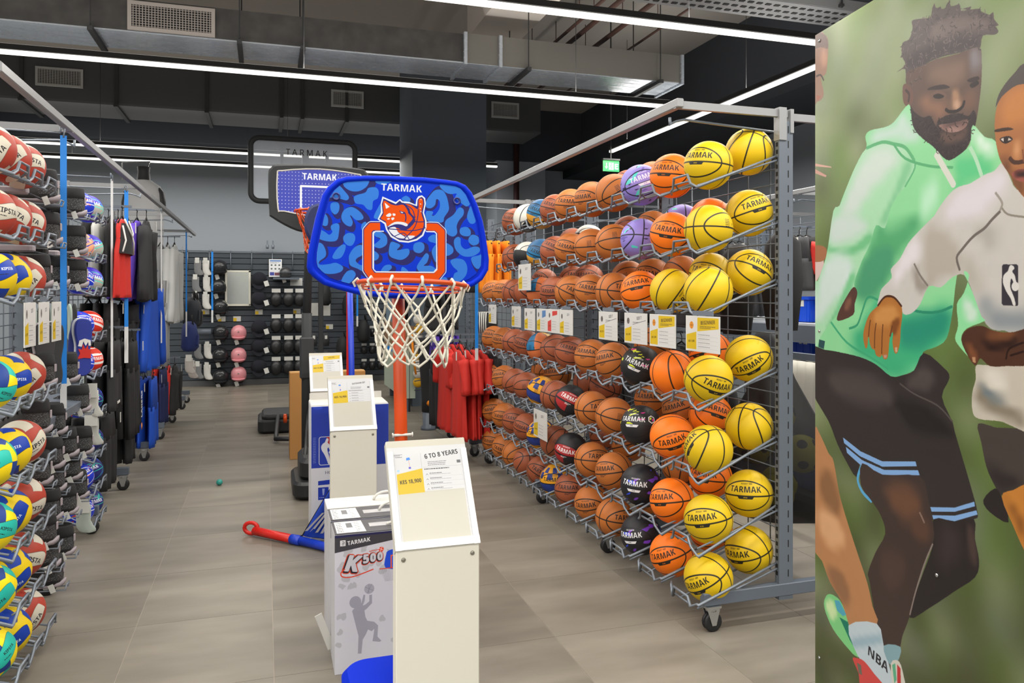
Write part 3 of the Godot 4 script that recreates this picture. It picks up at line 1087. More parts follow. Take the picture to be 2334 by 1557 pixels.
func price_card(at: Vector3, turn: float, w: float, h: float, style: int, label: String):
	if not cards.has(style):
		var p := Pad.new(240, 140, C("cfcdca"), self)
		var tone := C("cfae1c")
		if style == 4:
			tone = C("c9433c")
		p.poly(dots("4,76 78,62 78,134 4,134"), tone)
		if style in [0]:
			p.poly(dots("86,4 236,4 236,46 86,60"), tone)
			p.write("BEGINNER", Vector2(160, 22), 15, C("4a4028"), -0.06)
			p.scribble(104, 38, 110, 3, C("6a5c30"), 2)
		elif style == 1:
			p.write("SIZE 7", Vector2(160, 20), 14, C("3a3a3c"), -0.1)
			p.line(dots("90,52 232,30"), 2, C("3a3a3c"))
			p.scribble(92, 40, 90, 3, C("55565a"), 1)
		elif style == 3:
			p.poly(dots("120,10 200,6 200,44 120,56"), C("5a7fae"))
		elif style == 4:
			p.poly(dots("100,10 200,6 200,30 100,40"), tone)
		else:
			p.write("SIZE 5", Vector2(160, 24), 13, C("55565a"), -0.08)
		p.oval(Vector2(42, 36), 15, 15, C("d88a2a") if style == 0 else C("6a6560"))
		p.line(dots("27,36 57,36"), 1.4, C("3a2a1c"))
		p.line(dots("42,21 42,51"), 1.4, C("3a2a1c"))
		p.write(["KES 1,500", "KES 2,700", "KES 1,900", "KES 2,300", "KES 2,500"][style], Vector2(41, 102), 10, C("4a3c0a"), -0.05, 0.9)
		for k in 4:
			p.scribble(92, 72 + k * 16, 120, 3, C("8a8b8e"), 1, k + style)
			p.rect(88, 80 + k * 16, 144, 1, C("b4b4b2"))
		cards[style] = painted("price_card_%d" % style, p.done(), 0.35)
	var t := thing("price_card", label, "price card", at, turn, "price cards")
	obj("sleeve", boxes([[Vector3(0, 0, -0.002), Vector3(w, h, 0.003)]]), M.card_white, t)
	var st := S(true)
	quad(st, Vector3(-w / 2 + 0.003, -h / 2 + 0.003, 0), Vector3(w / 2 - 0.003, -h / 2 + 0.003, 0), Vector3(w / 2 - 0.003, h / 2 - 0.003, 0), Vector3(-w / 2 + 0.003, h / 2 - 0.003, 0))
	obj("print", st, cards[style], t)
	obj("clip", boxes([[Vector3(0, h / 2 + 0.012, -0.004), Vector3(w * 0.6, 0.02, 0.004)]]), M.wire, t)

func ellipse_ring(y: float, cx: float, rx: float, rz: float, n := 20, xf := Transform3D.IDENTITY, wave := 0.0, folds := 7, ph := 0.0, cz := 0.0) -> PackedVector3Array:
	var out := PackedVector3Array()
	for k in n:
		var a := -TAU * k / n
		var s := 1.0 + wave * sin(folds * a + ph)
		out.append(xf * Vector3(cx + cos(a) * rx * (1.0 + 0.15 * (s - 1.0)), y, cz + sin(a) * rz * s))
	return out

func shoe_wall():
	# one shoe: heel at the origin, toe to -x
	var t := thing("basketball_shoe", "", "shoe", Vector3.ZERO, 0.0, "black basketball shoes on the left rack")
	var sole_line := curve(dots("0.004,0 -0.01,0.031 -0.09,0.033 -0.17,0.045 -0.24,0.038 -0.274,0.008 -0.262,-0.03 -0.19,-0.046 -0.1,-0.035 -0.01,-0.031"), 4)
	var lay := Transform3D(Basis(Vector3(1, 0, 0), -PI / 2), Vector3(0, 0.016, 0))
	var st := S()
	var sr := []
	for q in [[-0.273, 0.012, 0.018, 0.032], [-0.25, 0.036, 0.006, 0.028], [-0.18, 0.046, 0.0, 0.025], [-0.1, 0.037, 0.003, 0.025], [-0.04, 0.036, 0.0, 0.03], [-0.008, 0.032, 0.004, 0.036], [0.006, 0.022, 0.014, 0.042], [0.012, 0.01, 0.024, 0.044]]:
		var r8 := PackedVector3Array()
		for k in 10:
			var a := TAU * k / 10
			r8.append(Vector3(q[0], (q[2] + q[3]) / 2 + sin(a) * (q[3] - q[2]) / 2, -cos(a) * q[1]))
		sr.append(r8)
	loft(st, sr)
	obj("sole", st, mat("sole_pale", "999095", 0.6), t)
	st = S()
	var rings := []
	for q in [[-0.27, 0.012, 0.03], [-0.26, 0.032, 0.045], [-0.23, 0.041, 0.058], [-0.19, 0.043, 0.07], [-0.15, 0.04, 0.09], [-0.115, 0.037, 0.112], [-0.08, 0.036, 0.11], [-0.04, 0.034, 0.1], [-0.008, 0.024, 0.095], [0.0, 0.01, 0.07]]:
		var rr := PackedVector3Array()
		for k in 14:
			var a := TAU * k / 14
			rr.append(Vector3(q[0], 0.022 + maxf(0.0, sin(a)) * (q[2] - 0.022), -cos(a) * q[1]))
		rings.append(rr)
	loft(st, rings)
	obj("upper", st, mat("shoe_black", "2b2a2a", 0.75), t)
	var kn := mat("knit_pattern", Color.WHITE, 0.85)
	var speckle := noise_tex(0.11, C("222224"), C("222224"), 128, 3, 12)
	speckle.color_ramp.add_point(0.5, C("c9c9c7"))
	speckle.color_ramp.add_point(0.545, C("28282a"))
	speckle.color_ramp.interpolation_mode = Gradient.GRADIENT_INTERPOLATE_CONSTANT
	kn.albedo_texture = speckle
	kn.uv1_scale = Vector3(3, 1, 1)
	st = S()
	loft(st, [ellipse_ring(0.04, -0.05, 0.052, 0.036, 16), ellipse_ring(0.075, -0.048, 0.052, 0.039, 16), ellipse_ring(0.104, -0.055, 0.054, 0.039, 16)], false, false)
	obj("ankle_panel", st, kn, t)
	st = S()
	loft(st, [ellipse_ring(0.1, -0.055, 0.057, 0.042, 16), ellipse_ring(0.118, -0.056, 0.059, 0.044, 16), ellipse_ring(0.15, -0.062, 0.06, 0.045, 16), ellipse_ring(0.158, -0.062, 0.055, 0.04, 16), ellipse_ring(0.12, -0.062, 0.046, 0.033, 16)], false, true)
	obj("ankle_strap", st, M.black_cloth, t)
	st = S(true)
	for k in 5:
		box(st, Vector3(-0.11 - k * 0.018, 0.113 - k * 0.009, 0), Vector3(0.007, 0.006, 0.05), Transform3D.IDENTITY)
	obj("laces", st, mat("lace_grey", "4c4c4e", 0.8), t)
	st = S(true)
	box(st, Vector3(0.004, 0.09, 0), Vector3(0.006, 0.035, 0.022), Transform3D.IDENTITY, 0.002)
	obj("heel_tab", st, M.sole_pale, t)
	st = S(true)
	box(st, Vector3(-0.03, 0.02, 0.047), Vector3(0.024, 0.04, 0.002), Transform3D(Basis(Vector3(0, 0, 1), 0.35), Vector3.ZERO))
	obj("price_tag", st, M.card_white, t)
	st = S()
	for z in [-0.03, 0.03]:
		tube(st, [Vector3(0.02, 0.015, z), Vector3(0.015, -0.008, z), Vector3(-0.4, 0.01, z)], 0.0035, 5)
	tube(st, [Vector3(0.02, 0.015, -0.03), Vector3(0.02, 0.015, 0.03)], 0.0035, 5)
	var brackets := mesh_of(st)
	# where each stands: distance, height of its sole
	var cols := [[], [], []]
	for q in [[0, 4.08, 1.924], [0, 4.13, 1.73], [0, 3.96, 1.525], [0, 4.03, 1.074], [0, 3.95, 0.874], [0, 4.23, 0.821], [0, 4.18, 0.667], [0, 3.96, 0.641], [0, 4.21, 0.55], [0, 4.14, 0.43], [0, 4.06, 0.34], [0, 4.1, 0.22], [0, 4.19, 0.1], [1, 4.27, 1.534], [1, 4.47, 0.665], [1, 4.46, 0.373], [1, 4.4, 0.184], [2, 4.65, 1.913], [2, 4.68, 1.713], [2, 4.7, 1.532], [2, 4.49, 1.046], [2, 4.76, 0.853], [2, 4.84, 0.606], [2, 4.55, 0.53], [2, 4.71, 0.391]]:
		cols[q[0]].append(q)
	var first := true
	var where := ["next to the volleyballs", "mid shoe wall", "next to the small basketballs"]
	for c in 3:
		for i in cols[c].size():
			var q: Array = cols[c][i]
			var at := V(-0.925, q[2], q[1])
			var said := "black high-top shoe %s, %s from the top of its column" % [where[c], ORDINAL[i]]
			var o: Node3D = t
			if first:
				t.position = at
				t.set_meta("label", said)
				first = false
			else:
				o = dup(t, at, (i % 3 - 1) * 0.06, said)
			var b := obj("shoe_bracket", brackets, M.wire, self, X(at))
			tag(b, "thin wire bracket under the shoe %s, %s from the top" % [where[c], ORDINAL[i]], "bracket", "wire shoe brackets")
	# wire shelves stacked with flat black slides between the shoes
	for q in [[1.94, 4.2], [1.69, 4.3], [1.5, 4.25]]:
		var sh := thing("wire_shelf", "black wire shelf of the shoe wall at %s" % {1.94: "the top", 1.69: "the second shoe row", 1.5: "the third shoe row"}[q[0]], "wire shelf", V(-1.2, q[0], q[1] + 0.15), 0.0, "black wire shoe shelves")
		st = S()
		for k in 5:
			tube(st, [V(-0.18 + k * 0.1, 0, -0.5), V(-0.18 + k * 0.1, 0, 0.55)], 0.005, 5)
		obj("wires", st, M.dark_wire, sh)
	for i in 8:
		var s2 := S(true)
		prism(s2, sole_line, 0.03, lay, 0.006)
		var sl := obj("slide_sandal", s2, M.shoe_black if i % 2 else M.sole_pale, self, X(V(-1.0, 1.955 if i < 4 else 1.705, 4.0 + (i % 4) * 0.22 - (0.1 if i < 4 else 0.0)), 0.0))
		sl.position.y -= 0.012
		tag(sl, "flat %s sole lying on the %s wire shoe shelf, %s from the near end" % ["black" if i % 2 else "pale", "top" if i < 4 else "second", ORDINAL[i % 4]], "sole", "flat soles on the shoe shelves")
	# insoles hanging in a row, two shoes hung with the sole outwards
	for i in 9:
		var d := 4.0 + i * 0.115
		s_insole(V(-1.03, 1.45, d), i)
	hung_shoe(V(-0.98, 1.22, 4.04), "36373a", "b9b4b8", false, "grey patterned shoe hung with its sole outwards beside the price cards")
	hung_shoe(V(-0.98, 1.22, 4.2), "2c2d30", "c9c4c8", false, "second grey patterned shoe hung beside the first, by the blue ribbon")
	hung_shoe(V(-0.97, 1.22, 4.78), "1c2f8c", "c9cdd6", true, "navy blue shoe with red and white zigzag hung by the ribbon")
	# slanted metal shelf, socks and the price ribbons
	var shelf := thing("metal_shelf", "slanted grey sheet metal shelf between the shoes", "metal shelf", V(-1.16, 0.94, 4.45))
	st = S(true)
	box(st, Vector3.ZERO, Vector3(0.4, 0.012, 1.0), X(Vector3.ZERO, 0, 0, -0.12), 0.003)
	obj("plate", st, M.grey_beam, shelf)
	st = S(true)
	box(st, Vector3(0.2, -0.02, 0), Vector3(0.01, 0.05, 1.0), X(Vector3.ZERO, 0, 0, -0.12), 0.002)
	obj("lip", st, M.grey_post, shelf)
	for i in 3:
		sock(V(-0.99, [0.93, 0.76, 0.3][i], [5.16, 5.17, 4.95][i]), ["b9b8b2", "aeb0ab", "a5afa8"][i], "white ribbed socks hanging by the blue balls, %s" % ["uppermost", "below the uppermost", "lowest, in the wire tray"][i], 0.75)
	for i in 4:
		s_insole(V(-1.02, 1.08, 4.9 + i * 0.07), i + 2, 4)
	for q in [[-0.93, 4.22, 0.95, 2.27, 1.07, "blue price ribbon hanging by the shoes, widest on the left rack"], [-0.953, 6.14, 1.01, 2.25, 1.27, "blue price ribbon hanging beside the red vest"], [-0.9, 9.98, 1.0, 2.25, 1.3, "thin blue price ribbon hanging in front of the pale pullovers"], [-0.82, 13.4, 1.05, 2.2, 1.25, "blue price ribbon on the back wall between socks and helmets"]]:
		ribbon(V(q[0], 0, q[1]), q[3], q[4], q[2], q[5], 0.2 if q[1] < 5.0 else 0.6 if q[1] < 8 else 1.1 if q[1] < 10 else 0.0)
	ribbon(V(-0.975, 0, 5.72), 2.27, 1.2, 0.95, "white price ribbon turned edge-on beside the small basketballs", 1.25, "ribbon_white")
	ribbon(V(-0.925, 0, 7.87), 2.27, 1.3, 1.05, "second white price ribbon turned edge-on behind the jackets", 1.3, "ribbon_white")

func ribbon(at: Vector3, top: float, mid: float, low: float, label: String, turn := 0.0, tone := "ribbon_blue"):
	var t := thing("price_ribbon", label, "ribbon", at, turn, "hanging price ribbons")
	obj("blue_part", boxes([[Vector3(0, (top + mid) / 2, 0), Vector3(0.028, top - mid, 0.0015)]]), M[tone], t)
	obj("white_end", boxes([[Vector3(0, (low + mid) / 2, 0), Vector3(0.028, mid - low, 0.0015)]]), M.ribbon_white, t)
	var st := S()
	tube(st, [Vector3(0, top - 0.01, 0.003), Vector3(0.005, top + 0.03, 0), Vector3(-0.012, top + 0.035, 0), Vector3(-0.012, top + 0.012, 0)], 0.004, 6)
	tube(st, [Vector3(-0.012, top + 0.012, 0), Vector3(-0.5 * cos(turn), top + 0.016, -0.5 * sin(turn))], 0.004, 6)
	obj("hook", st, M.wire, t)

func s_insole(at: Vector3, i: int, sort := 9):
	var st := S(true)
	prism(st, curve(dots("0,0.0 0.03,-0.03 0.034,-0.1 0.03,-0.17 0.0,-0.2 -0.03,-0.17 -0.034,-0.1 -0.03,-0.03"), 4), 0.012, X(Vector3.ZERO, PI / 2 + 0.5), 0.003)
	tag(obj("insole", st, mat("insole_%d" % (i % 3), ["1c1d20", "a9b8ae", "2c2e30"][i % 3], 0.8), self, X(at)), "%s insole hanging %s, %s from the near end" % [["black", "pale green", "charcoal"][i % 3], "under the third shoe shelf" if sort == 9 else "above the slanted metal shelf", ORDINAL[i if sort == 9 else i - 2]], "insole", "insoles hanging on the shoe wall")

func hung_shoe(at: Vector3, dark: String, pale: String, zig: bool, label: String):
	var t := thing("hung_shoe", label, "shoe", at, 0.6)
	var line := curve(dots("0.0,0.15 0.04,0.13 0.045,0.05 0.034,-0.03 0.04,-0.1 0.03,-0.15 0,-0.165 -0.03,-0.15 -0.036,-0.08 -0.032,0 -0.044,0.08 -0.035,0.135"), 4)
	var st := S(true)
	prism(st, line, 0.02, X(Vector3(0, 0, 0.03)), 0.005)
	obj("sole", st, mat("sole_" + dark, dark, 0.6), t)
	st = S(true)
	prism(st, line, 0.012, X(Vector3(-0.004, 0, 0.014)).scaled_local(Vector3(1.08, 1.03, 1)), 0.003)
	obj("midsole", st, mat("sole_" + pale, pale, 0.6), t)
	st = S()
	loft(st, [ellipse_ring(-0.15, -0.01, 0.03, 0.03, 14, X(), 0, 7, 0, -0.02), ellipse_ring(-0.05, -0.012, 0.04, 0.045, 14, X(), 0, 7, 0, -0.03), ellipse_ring(0.06, -0.012, 0.042, 0.03, 14, X(), 0, 7, 0, -0.015), ellipse_ring(0.14, -0.01, 0.03, 0.016, 14, X(), 0, 7, 0, -0.006)])
	obj("upper", st, M.knit_pattern if not zig else mat("upper_navy", "14246e", 0.7), t)
	if zig:
		st = S(true)
		prism(st, PackedVector2Array(dots("-0.034,-0.07 -0.02,-0.04 -0.03,-0.015 -0.012,-0.02 -0.005,0.01 0.006,-0.018 0.02,0.004 0.022,-0.02 0.036,-0.02 0.036,-0.07 0.0,-0.065")), 0.006, X(Vector3(0, 0, 0.041)))
		obj("red_zigzag", st, M.red_cloth, t)
		st = S(true)
		prism(st, PackedVector2Array(dots("-0.03,0.0 -0.012,-0.004 -0.004,0.026 0.008,0.0 0.022,0.022 0.024,0.0 0.036,0.0 0.034,0.03 0.004,0.04 -0.024,0.03")), 0.005, X(Vector3(0, 0, 0.041)))
		obj("white_zigzag", st, M.white_cloth, t)

func sock(at: Vector3, color: String, label: String, size := 1.0, turn := 0.0, group := "hanging socks"):
	var st := S()
	var rings := []
	for q in [[0.0, 0.0, 0.05], [-0.05, 0.0, 0.053], [-0.12, 0.0, 0.05], [-0.155, 0.008, 0.058], [-0.185, 0.024, 0.062], [-0.205, 0.034, 0.052], [-0.212, 0.04, 0.02]]:
		rings.append(ellipse_ring(q[0] * size, q[1] * size, q[2] * size, 0.016 * size, 14, X(Vector3.ZERO, 0, 0, 0), 0.15, 5))
	rings.reverse()
	loft(st, rings)
	var t := thing("sock", label, "sock", at, turn, group)
	obj("knit", st, mat("sock_" + color, color, 0.95), t)
	obj("header_card", boxes([[Vector3(0, 0.0, 0.018), Vector3(0.07, 0.085, 0.004)]]), M.card_white, t)

# ---------------------------------------------------------------- hanging clothes
# hung facing +z with the neck at the origin; kinds: vest, jacket, pullover, trousers, shorts
var cuts := {}

func cloth_shape(kind: String, w: float, h: float, sd: int) -> Array:
	var key := "%s %.2f %.2f %d" % [kind, w, h, sd]
	if cuts.has(key):
		return cuts[key]
	var ph := sd * 1.7
	var st := S()
	var sleeves := []
	var n := 28
	if kind in ["trousers", "shorts"]:
		var waist := [ellipse_ring(0.0, 0, w * 0.42, 0.03, n), ellipse_ring(-0.05, 0, w * 0.44, 0.032, n, X(), 0.12, 6, ph), ellipse_ring(-h * (0.3 if kind == "trousers" else 0.45), 0, w * 0.5, 0.036, n, X(), 0.2, 6, ph)]
		waist.reverse()
		loft(st, waist)
		for s in [-1, 1]:
			var leg := []
			for i in 7:
				var v := i / 6.0
				var y0 := -h * (0.26 if kind == "trousers" else 0.4)
				leg.append(ellipse_ring(lerpf(y0, -h, v), s * w * lerpf(0.25, 0.27 if kind == "trousers" else 0.29, v), w * lerpf(0.25, 0.17 if kind == "trousers" else 0.27, v), 0.028, 20, X(), 0.45, 5, ph + v * 1.3 + s))
			leg.reverse()
			loft(st, leg)
	else:
		var rings := []
		var sh := w * (0.33 if kind == "vest" else 0.46)
		for q in [[0.0, 0.09, 0.02], [-0.02, 0.13, 0.024], [-0.06, sh, 0.028], [-0.14, sh * 0.97, 0.03], [-0.22, w * 0.45, 0.03], [-h * 0.6, w * 0.46, 0.03], [-h * 0.8, w * 0.48, 0.032], [-h * 0.95, w * 0.5, 0.034], [-h, w * 0.5, 0.034]]:
			var v: float = -q[0] / h
			rings.append(ellipse_ring(q[0], 0, q[1], q[2], n, X(), 0.1 + 0.5 * v, 9, ph + v * 1.5))
		rings.reverse()
		loft(st, rings)
		if kind != "vest":
			for s in [-1, 1]:
				var sl := []
				var long := h * (0.95 if kind != "tee" else 0.4)
				for i in 8:
					var v := i / 7.0
					var c := Vector3(s * (sh - 0.02 + long * 0.28 * v), -0.08 - long * 0.93 * v, 0.01)
					sl.append(ellipse_ring(0, 0, lerpf(0.085, 0.05, v), lerpf(0.05, 0.036, v), 16, X(c, 0, 0, s * 0.28), 0.2, 4, ph + v * 5.0))
				sl.reverse()
				var one := S()
				loft(one, sl)
				sleeves.append(mesh_of(one))
	var hk := S()
	tube(hk, [Vector3(-0.16, -0.03, 0), Vector3(0, 0.03, 0), Vector3(0.16, -0.03, 0)], 0.006, 5)
	tube(hk, [Vector3(0, 0.03, 0), Vector3(0, 0.065, 0), Vector3(0.015, 0.085, 0), Vector3(0.0, 0.1, 0), Vector3(-0.014, 0.088, 0)], 0.003, 5)
	cuts[key] = [mesh_of(st), sleeves, mesh_of(hk)]
	return cuts[key]

func garment(kind: String, m: Material, at: Vector3, turn: float, w: float, h: float, label: String, group := "", sd := 0, tagged := true) -> Node3D:
	var a := cloth_shape(kind, w, h, sd % 4)
	var t := thing({"vest": "vest", "jacket": "jacket", "pullover": "pullover", "tee": "shirt", "trousers": "trousers", "shorts": "shorts"}[kind], label, {"vest": "vest", "jacket": "jacket", "pullover": "pullover", "tee": "shirt", "trousers": "trousers", "shorts": "shorts"}[kind], at, turn, group)
	obj("body", a[0], m, t)
	for one in a[1]:
		obj("sleeve", one, m, t)
	obj("hanger", a[2], M.slot_black, t)
	if tagged:
		obj("price_tag", boxes([[Vector3(w * 0.3, -0.02 - 0.02 * (sd % 3), 0.062), Vector3(0.035, 0.075, 0.002)]], X(Vector3.ZERO, 0, 0, 0.2 * (sd % 3 - 1))), M.card_white, t)
	return t

# clothes hung one behind the other on an arm that points into the aisle
func arm_of(kind: String, colors: Array, front: Vector3, way: float, w: float, h: float, said: String, group: String, sd := 0, gap := 0.07):
	var n := colors.size()
	for i in n:
		var place := "frontmost on its arm" if i == 0 else "%s behind the frontmost" % ORDINAL[i - 1] if i > 1 else "just behind the frontmost"
		garment(kind, M[colors[i][0]], front - Vector3(way * gap * i, 0, 0), way * PI / 2 + 0.05 * ((i + sd) % 3 - 1), w, h * (1.0 - 0.01 * i), "%s %s, %s" % [colors[i][1], said, place], group, sd + i, i < 2)
	var arm := S(true)
	box(arm, Vector3(-way * 0.22, 0.095, 0), Vector3(0.56, 0.016, 0.016))
	tag(obj("hanging_arm", arm, M.grey_post, self, X(front)), "grey hanging arm carrying the %s" % said, "clothes arm", "arms of the clothes racks")

func clothes_left():
	arm_of("vest", [["red_cloth", "red"], ["black_cloth", "black"], ["white_cloth", "white"], ["black_cloth", "black"]], V(-0.95, 2.02, 5.95), 1.0, 0.54, 0.54, "basketball vest beside the ribbon", "vests on the left rack", 1)
	var yoke := S()
	loft(yoke, [ellipse_ring(-0.24, 0, 0.235, 0.06, 24), ellipse_ring(-0.15, 0, 0.17, 0.061, 24), ellipse_ring(-0.08, 0, 0.16, 0.056, 24), ellipse_ring(-0.03, 0, 0.12, 0.045, 24)], false, false)
	var vest := get_node("vest")
	obj("black_yoke", yoke, M.black_cloth, vest)
	var trim := S()
	for s in [-1, 1]:
		trim = S()
		tube(trim, [Vector3(s * 0.09, 0.0, 0.03), Vector3(s * 0.05, -0.09, 0.062), Vector3(0, -0.12, 0.064)], 0.006, 5)
		tube(trim, [Vector3(s * 0.16, -0.05, 0.03), Vector3(s * 0.165, -0.15, 0.05), Vector3(s * 0.22, -0.23, 0.04)], 0.006, 5)
		obj("white_trim", trim, M.white_cloth, vest)
	arm_of("jacket", [["black_cloth", "black"], ["purple_cloth", "purple"], ["black_cloth", "black"], ["purple_cloth", "purple"], ["black_cloth", "black"], ["charcoal_cloth", "charcoal"]], V(-0.93, 2.1, 6.95), 1.0, 0.62, 0.64, "long sleeved jacket behind the red vest", "jackets on the left rack", 2)
	arm_of("trousers", [["black_cloth", "black"], ["charcoal_cloth", "charcoal"], ["black_cloth", "black"], ["black_cloth", "black"]], V(-1.05, 1.42, 7.1), 1.0, 0.42, 0.5, "folded trousers below the jackets", "trousers on the left rack", 3, 0.09)
	arm_of("shorts", [["black_cloth", "black"], ["charcoal_cloth", "charcoal"], ["black_cloth", "black"]], V(-1.05, 1.44, 6.1), 1.0, 0.42, 0.28, "shorts below the vests", "shorts below the vests", 1)
	var word := S(true)
	arm_of("shorts", [["black_cloth", "black"], ["black_cloth", "black"], ["charcoal_cloth", "charcoal"], ["black_cloth", "black"]], V(-1.0, 1.18, 5.95), 1.0, 0.46, 0.46, "long basketball shorts at hip height", "black shorts on the left rack", 2)
	lettering("TARMAK", V(-0.955, 0.77, 5.85), PI / 2, 0.018, M.white_cloth, "white maker's name printed on the black shorts")
	arm_of("trousers", [["black_cloth", "black"], ["black_cloth", "black"], ["charcoal_cloth", "charcoal"]], V(-1.0, 1.13, 6.7), 1.0, 0.42, 0.74, "track trousers lettered down the leg", "track trousers on the left rack", 4)
	lettering("LAKERS", V(-0.95, 0.62, 6.85), PI / 2, 0.045, M.white_cloth, "white team name printed down the black trouser leg", PI / 2)
	var dot := S()
	lathe(dot, [Vector2(0.001, -0.002), Vector2(0.03, 0.0), Vector2(0.001, 0.002)], 14, Transform3D(Basis(Vector3(0, 0, 1), PI / 2), Vector3.ZERO))
	tag(obj("ball_emblem", dot, M.orange_cloth, self, X(V(-0.95, 0.44, 6.85))), "small orange ball emblem below the white team name", "emblem")
	arm_of("trousers", [["black_cloth", "black"], ["charcoal_cloth", "charcoal"], ["black_cloth", "black"], ["black_cloth", "black"]], V(-1.1, 0.62, 6.3), 1.0, 0.44, 0.52, "trousers hanging near the floor", "trousers near the floor on the left rack", 1, 0.09)
	arm_of("trousers", [["black_cloth", "black"], ["black_cloth", "black"]], V(-1.08, 0.5, 7.1), 1.0, 0.34, 0.38, "tights hanging near the floor behind the trousers", "tights on the left rack", 2)
	arm_of("pullover", [["blue_cloth", "bright blue"], ["blue_cloth", "bright blue"], ["navy_cloth", "navy"]], V(-0.98, 1.62, 7.6), 1.0, 0.62, 0.78, "sweatshirt left of the grey ones", "blue sweatshirts on the left rack", 3)
	arm_of("pullover", [["pale_cloth", "pale grey"], ["pale_cloth", "pale grey"], ["grey_cloth", "grey"]], V(-0.96, 2.05, 9.3), 1.0, 0.62, 0.86, "pullover below the bust form", "grey pullovers on the left rack", 1)
	arm_of("trousers", [["grey_cloth", "grey"], ["pale_cloth", "pale grey"]], V(-1.02, 1.65, 9.0), 1.0, 0.5, 0.9, "jogging trousers beside the blue sweatshirts", "grey trousers on the left rack", 2)
	arm_of("shorts", [["blue_cloth", "bright blue"], ["blue_cloth", "bright blue"], ["blue_cloth", "bright blue"]], V(-1.0, 0.72, 7.9), 1.0, 0.56, 0.6, "long shorts near the floor", "blue shorts on the left rack", 2)
	arm_of("trousers", [["navy_cloth", "navy"], ["red_cloth", "red"]], V(-1.03, 0.72, 8.9), 1.0, 0.34, 0.58, "trousers beside the blue shorts", "navy trousers on the left rack", 3)
	arm_of("jacket", [["black_cloth", "black"], ["red_cloth", "red"], ["grey_cloth", "grey"]], V(-1.0, 0.68, 9.7), 1.0, 0.46, 0.5, "padded jacket near the floor", "padded jackets on the left rack", 1)
	arm_of("shorts", [["black_cloth", "black"], ["charcoal_cloth", "charcoal"]], V(-1.08, 0.72, 7.4), 1.0, 0.34, 0.36, "small shorts left of the blue ones", "small black shorts on the left rack", 1)
	# bags on the upper arms further back
	for i in 3:
		bag(V(-0.9, [1.3, 1.28, 1.0][i], [10.6, 11.0, 10.4][i]), ["22262e", "2a2a2c", "1d2c66"][i], "%s sports bag hanging behind the pullovers, %s" % [["black", "charcoal", "navy"][i], ["left one", "right one", "lowest one"][i]])
	for i in 2:
		sock(V(-0.9, [0.72, 0.62][i], [10.3, 10.7][i]), ["b8b4ae", "b0a8a4"][i], "white sock at the far end of the left rack, %s" % ["upper", "lower"][i], 0.9)
	# the bust form above the rack
	var t := thing("bust_form", "dark headless bust form in a grey sleeveless top standing above the left rack", "mannequin", V(-1.38, 1.6, 10.1), -0.25)
	var st := S()
	loft(st, ring_list([[0.0, 0.17, 0.11], [0.15, 0.165, 0.11], [0.5, 0.19, 0.12], [0.9, 0.2, 0.13], [1.12, 0.2, 0.12], [1.2, 0.165, 0.1], [1.25, 0.075, 0.07], [1.36, 0.065, 0.065], [1.42, 0.07, 0.07]]))
	obj("torso", st, mat("form_black", "3b3c3f", 0.6), t)
	for s in [-1, 1]:
		st = S()
		loft(st, [ellipse_ring(0.9, s * 0.22, 0.035, 0.045, 14), ellipse_ring(1.0, s * 0.215, 0.04, 0.05, 14), ellipse_ring(1.12, s * 0.19, 0.045, 0.05, 14), ellipse_ring(1.18, s * 0.15, 0.04, 0.05, 14)])
		obj("upper_arm", st, M.form_black, t)
	st = S()
	var rl := []
	for q in [[0.24, 0.235, 0.15], [0.4, 0.23, 0.15], [0.7, 0.225, 0.145], [0.95, 0.225, 0.145], [1.1, 0.215, 0.135], [1.19, 0.19, 0.115], [1.235, 0.12, 0.09], [1.26, 0.09, 0.08]]:
		rl.append(ellipse_ring(q[0], 0, q[1], q[2], 32, X(), 0.12 * maxf(0.0, 1.0 - q[0]), 8, q[0] * 2.0))
	loft(st, rl, false, false)
	obj("grey_top", st, mat("top_grey", "dcdee0", 0.9), t)
	st = S()
	loft(st, ring_list([[-0.3, 0.2, 0.13], [-0.1, 0.2, 0.13], [0.1, 0.19, 0.13], [0.28, 0.18, 0.12]]))
	obj("black_shorts", st, M.black_cloth, t)
	st = S()
	tube(st, [Vector3(-0.3, 1.28, -0.12), Vector3(-0.3, 1.5, -0.12), Vector3(0.02, 1.5, -0.12), Vector3(0.02, 1.38, -0.02)], 0.008, 6)
	obj("hanging_frame", st, M.chrome, t)

func ring_list(list: Array) -> Array:
	var out := []
	for q in list:
		out.append(ellipse_ring(q[0], 0, q[1], q[2], 28))
	return out

func lettering(text: String, at: Vector3, turn: float, size: float, m: Material, label: String, roll := 0.0, category := "lettering"):
	var f := SystemFont.new()
	f.font_names = PackedStringArray(["Droid Sans"])
	f.font_weight = 700
	var tm := TextMesh.new()
	tm.text = text
	tm.font = f
	tm.font_size = 32
	tm.pixel_size = size / 23.0
	tm.depth = 0.0015
	tm.curve_step = 3.0
	tag(obj("lettering", tm, m, self, X(at, turn, 0, roll)), label, category)

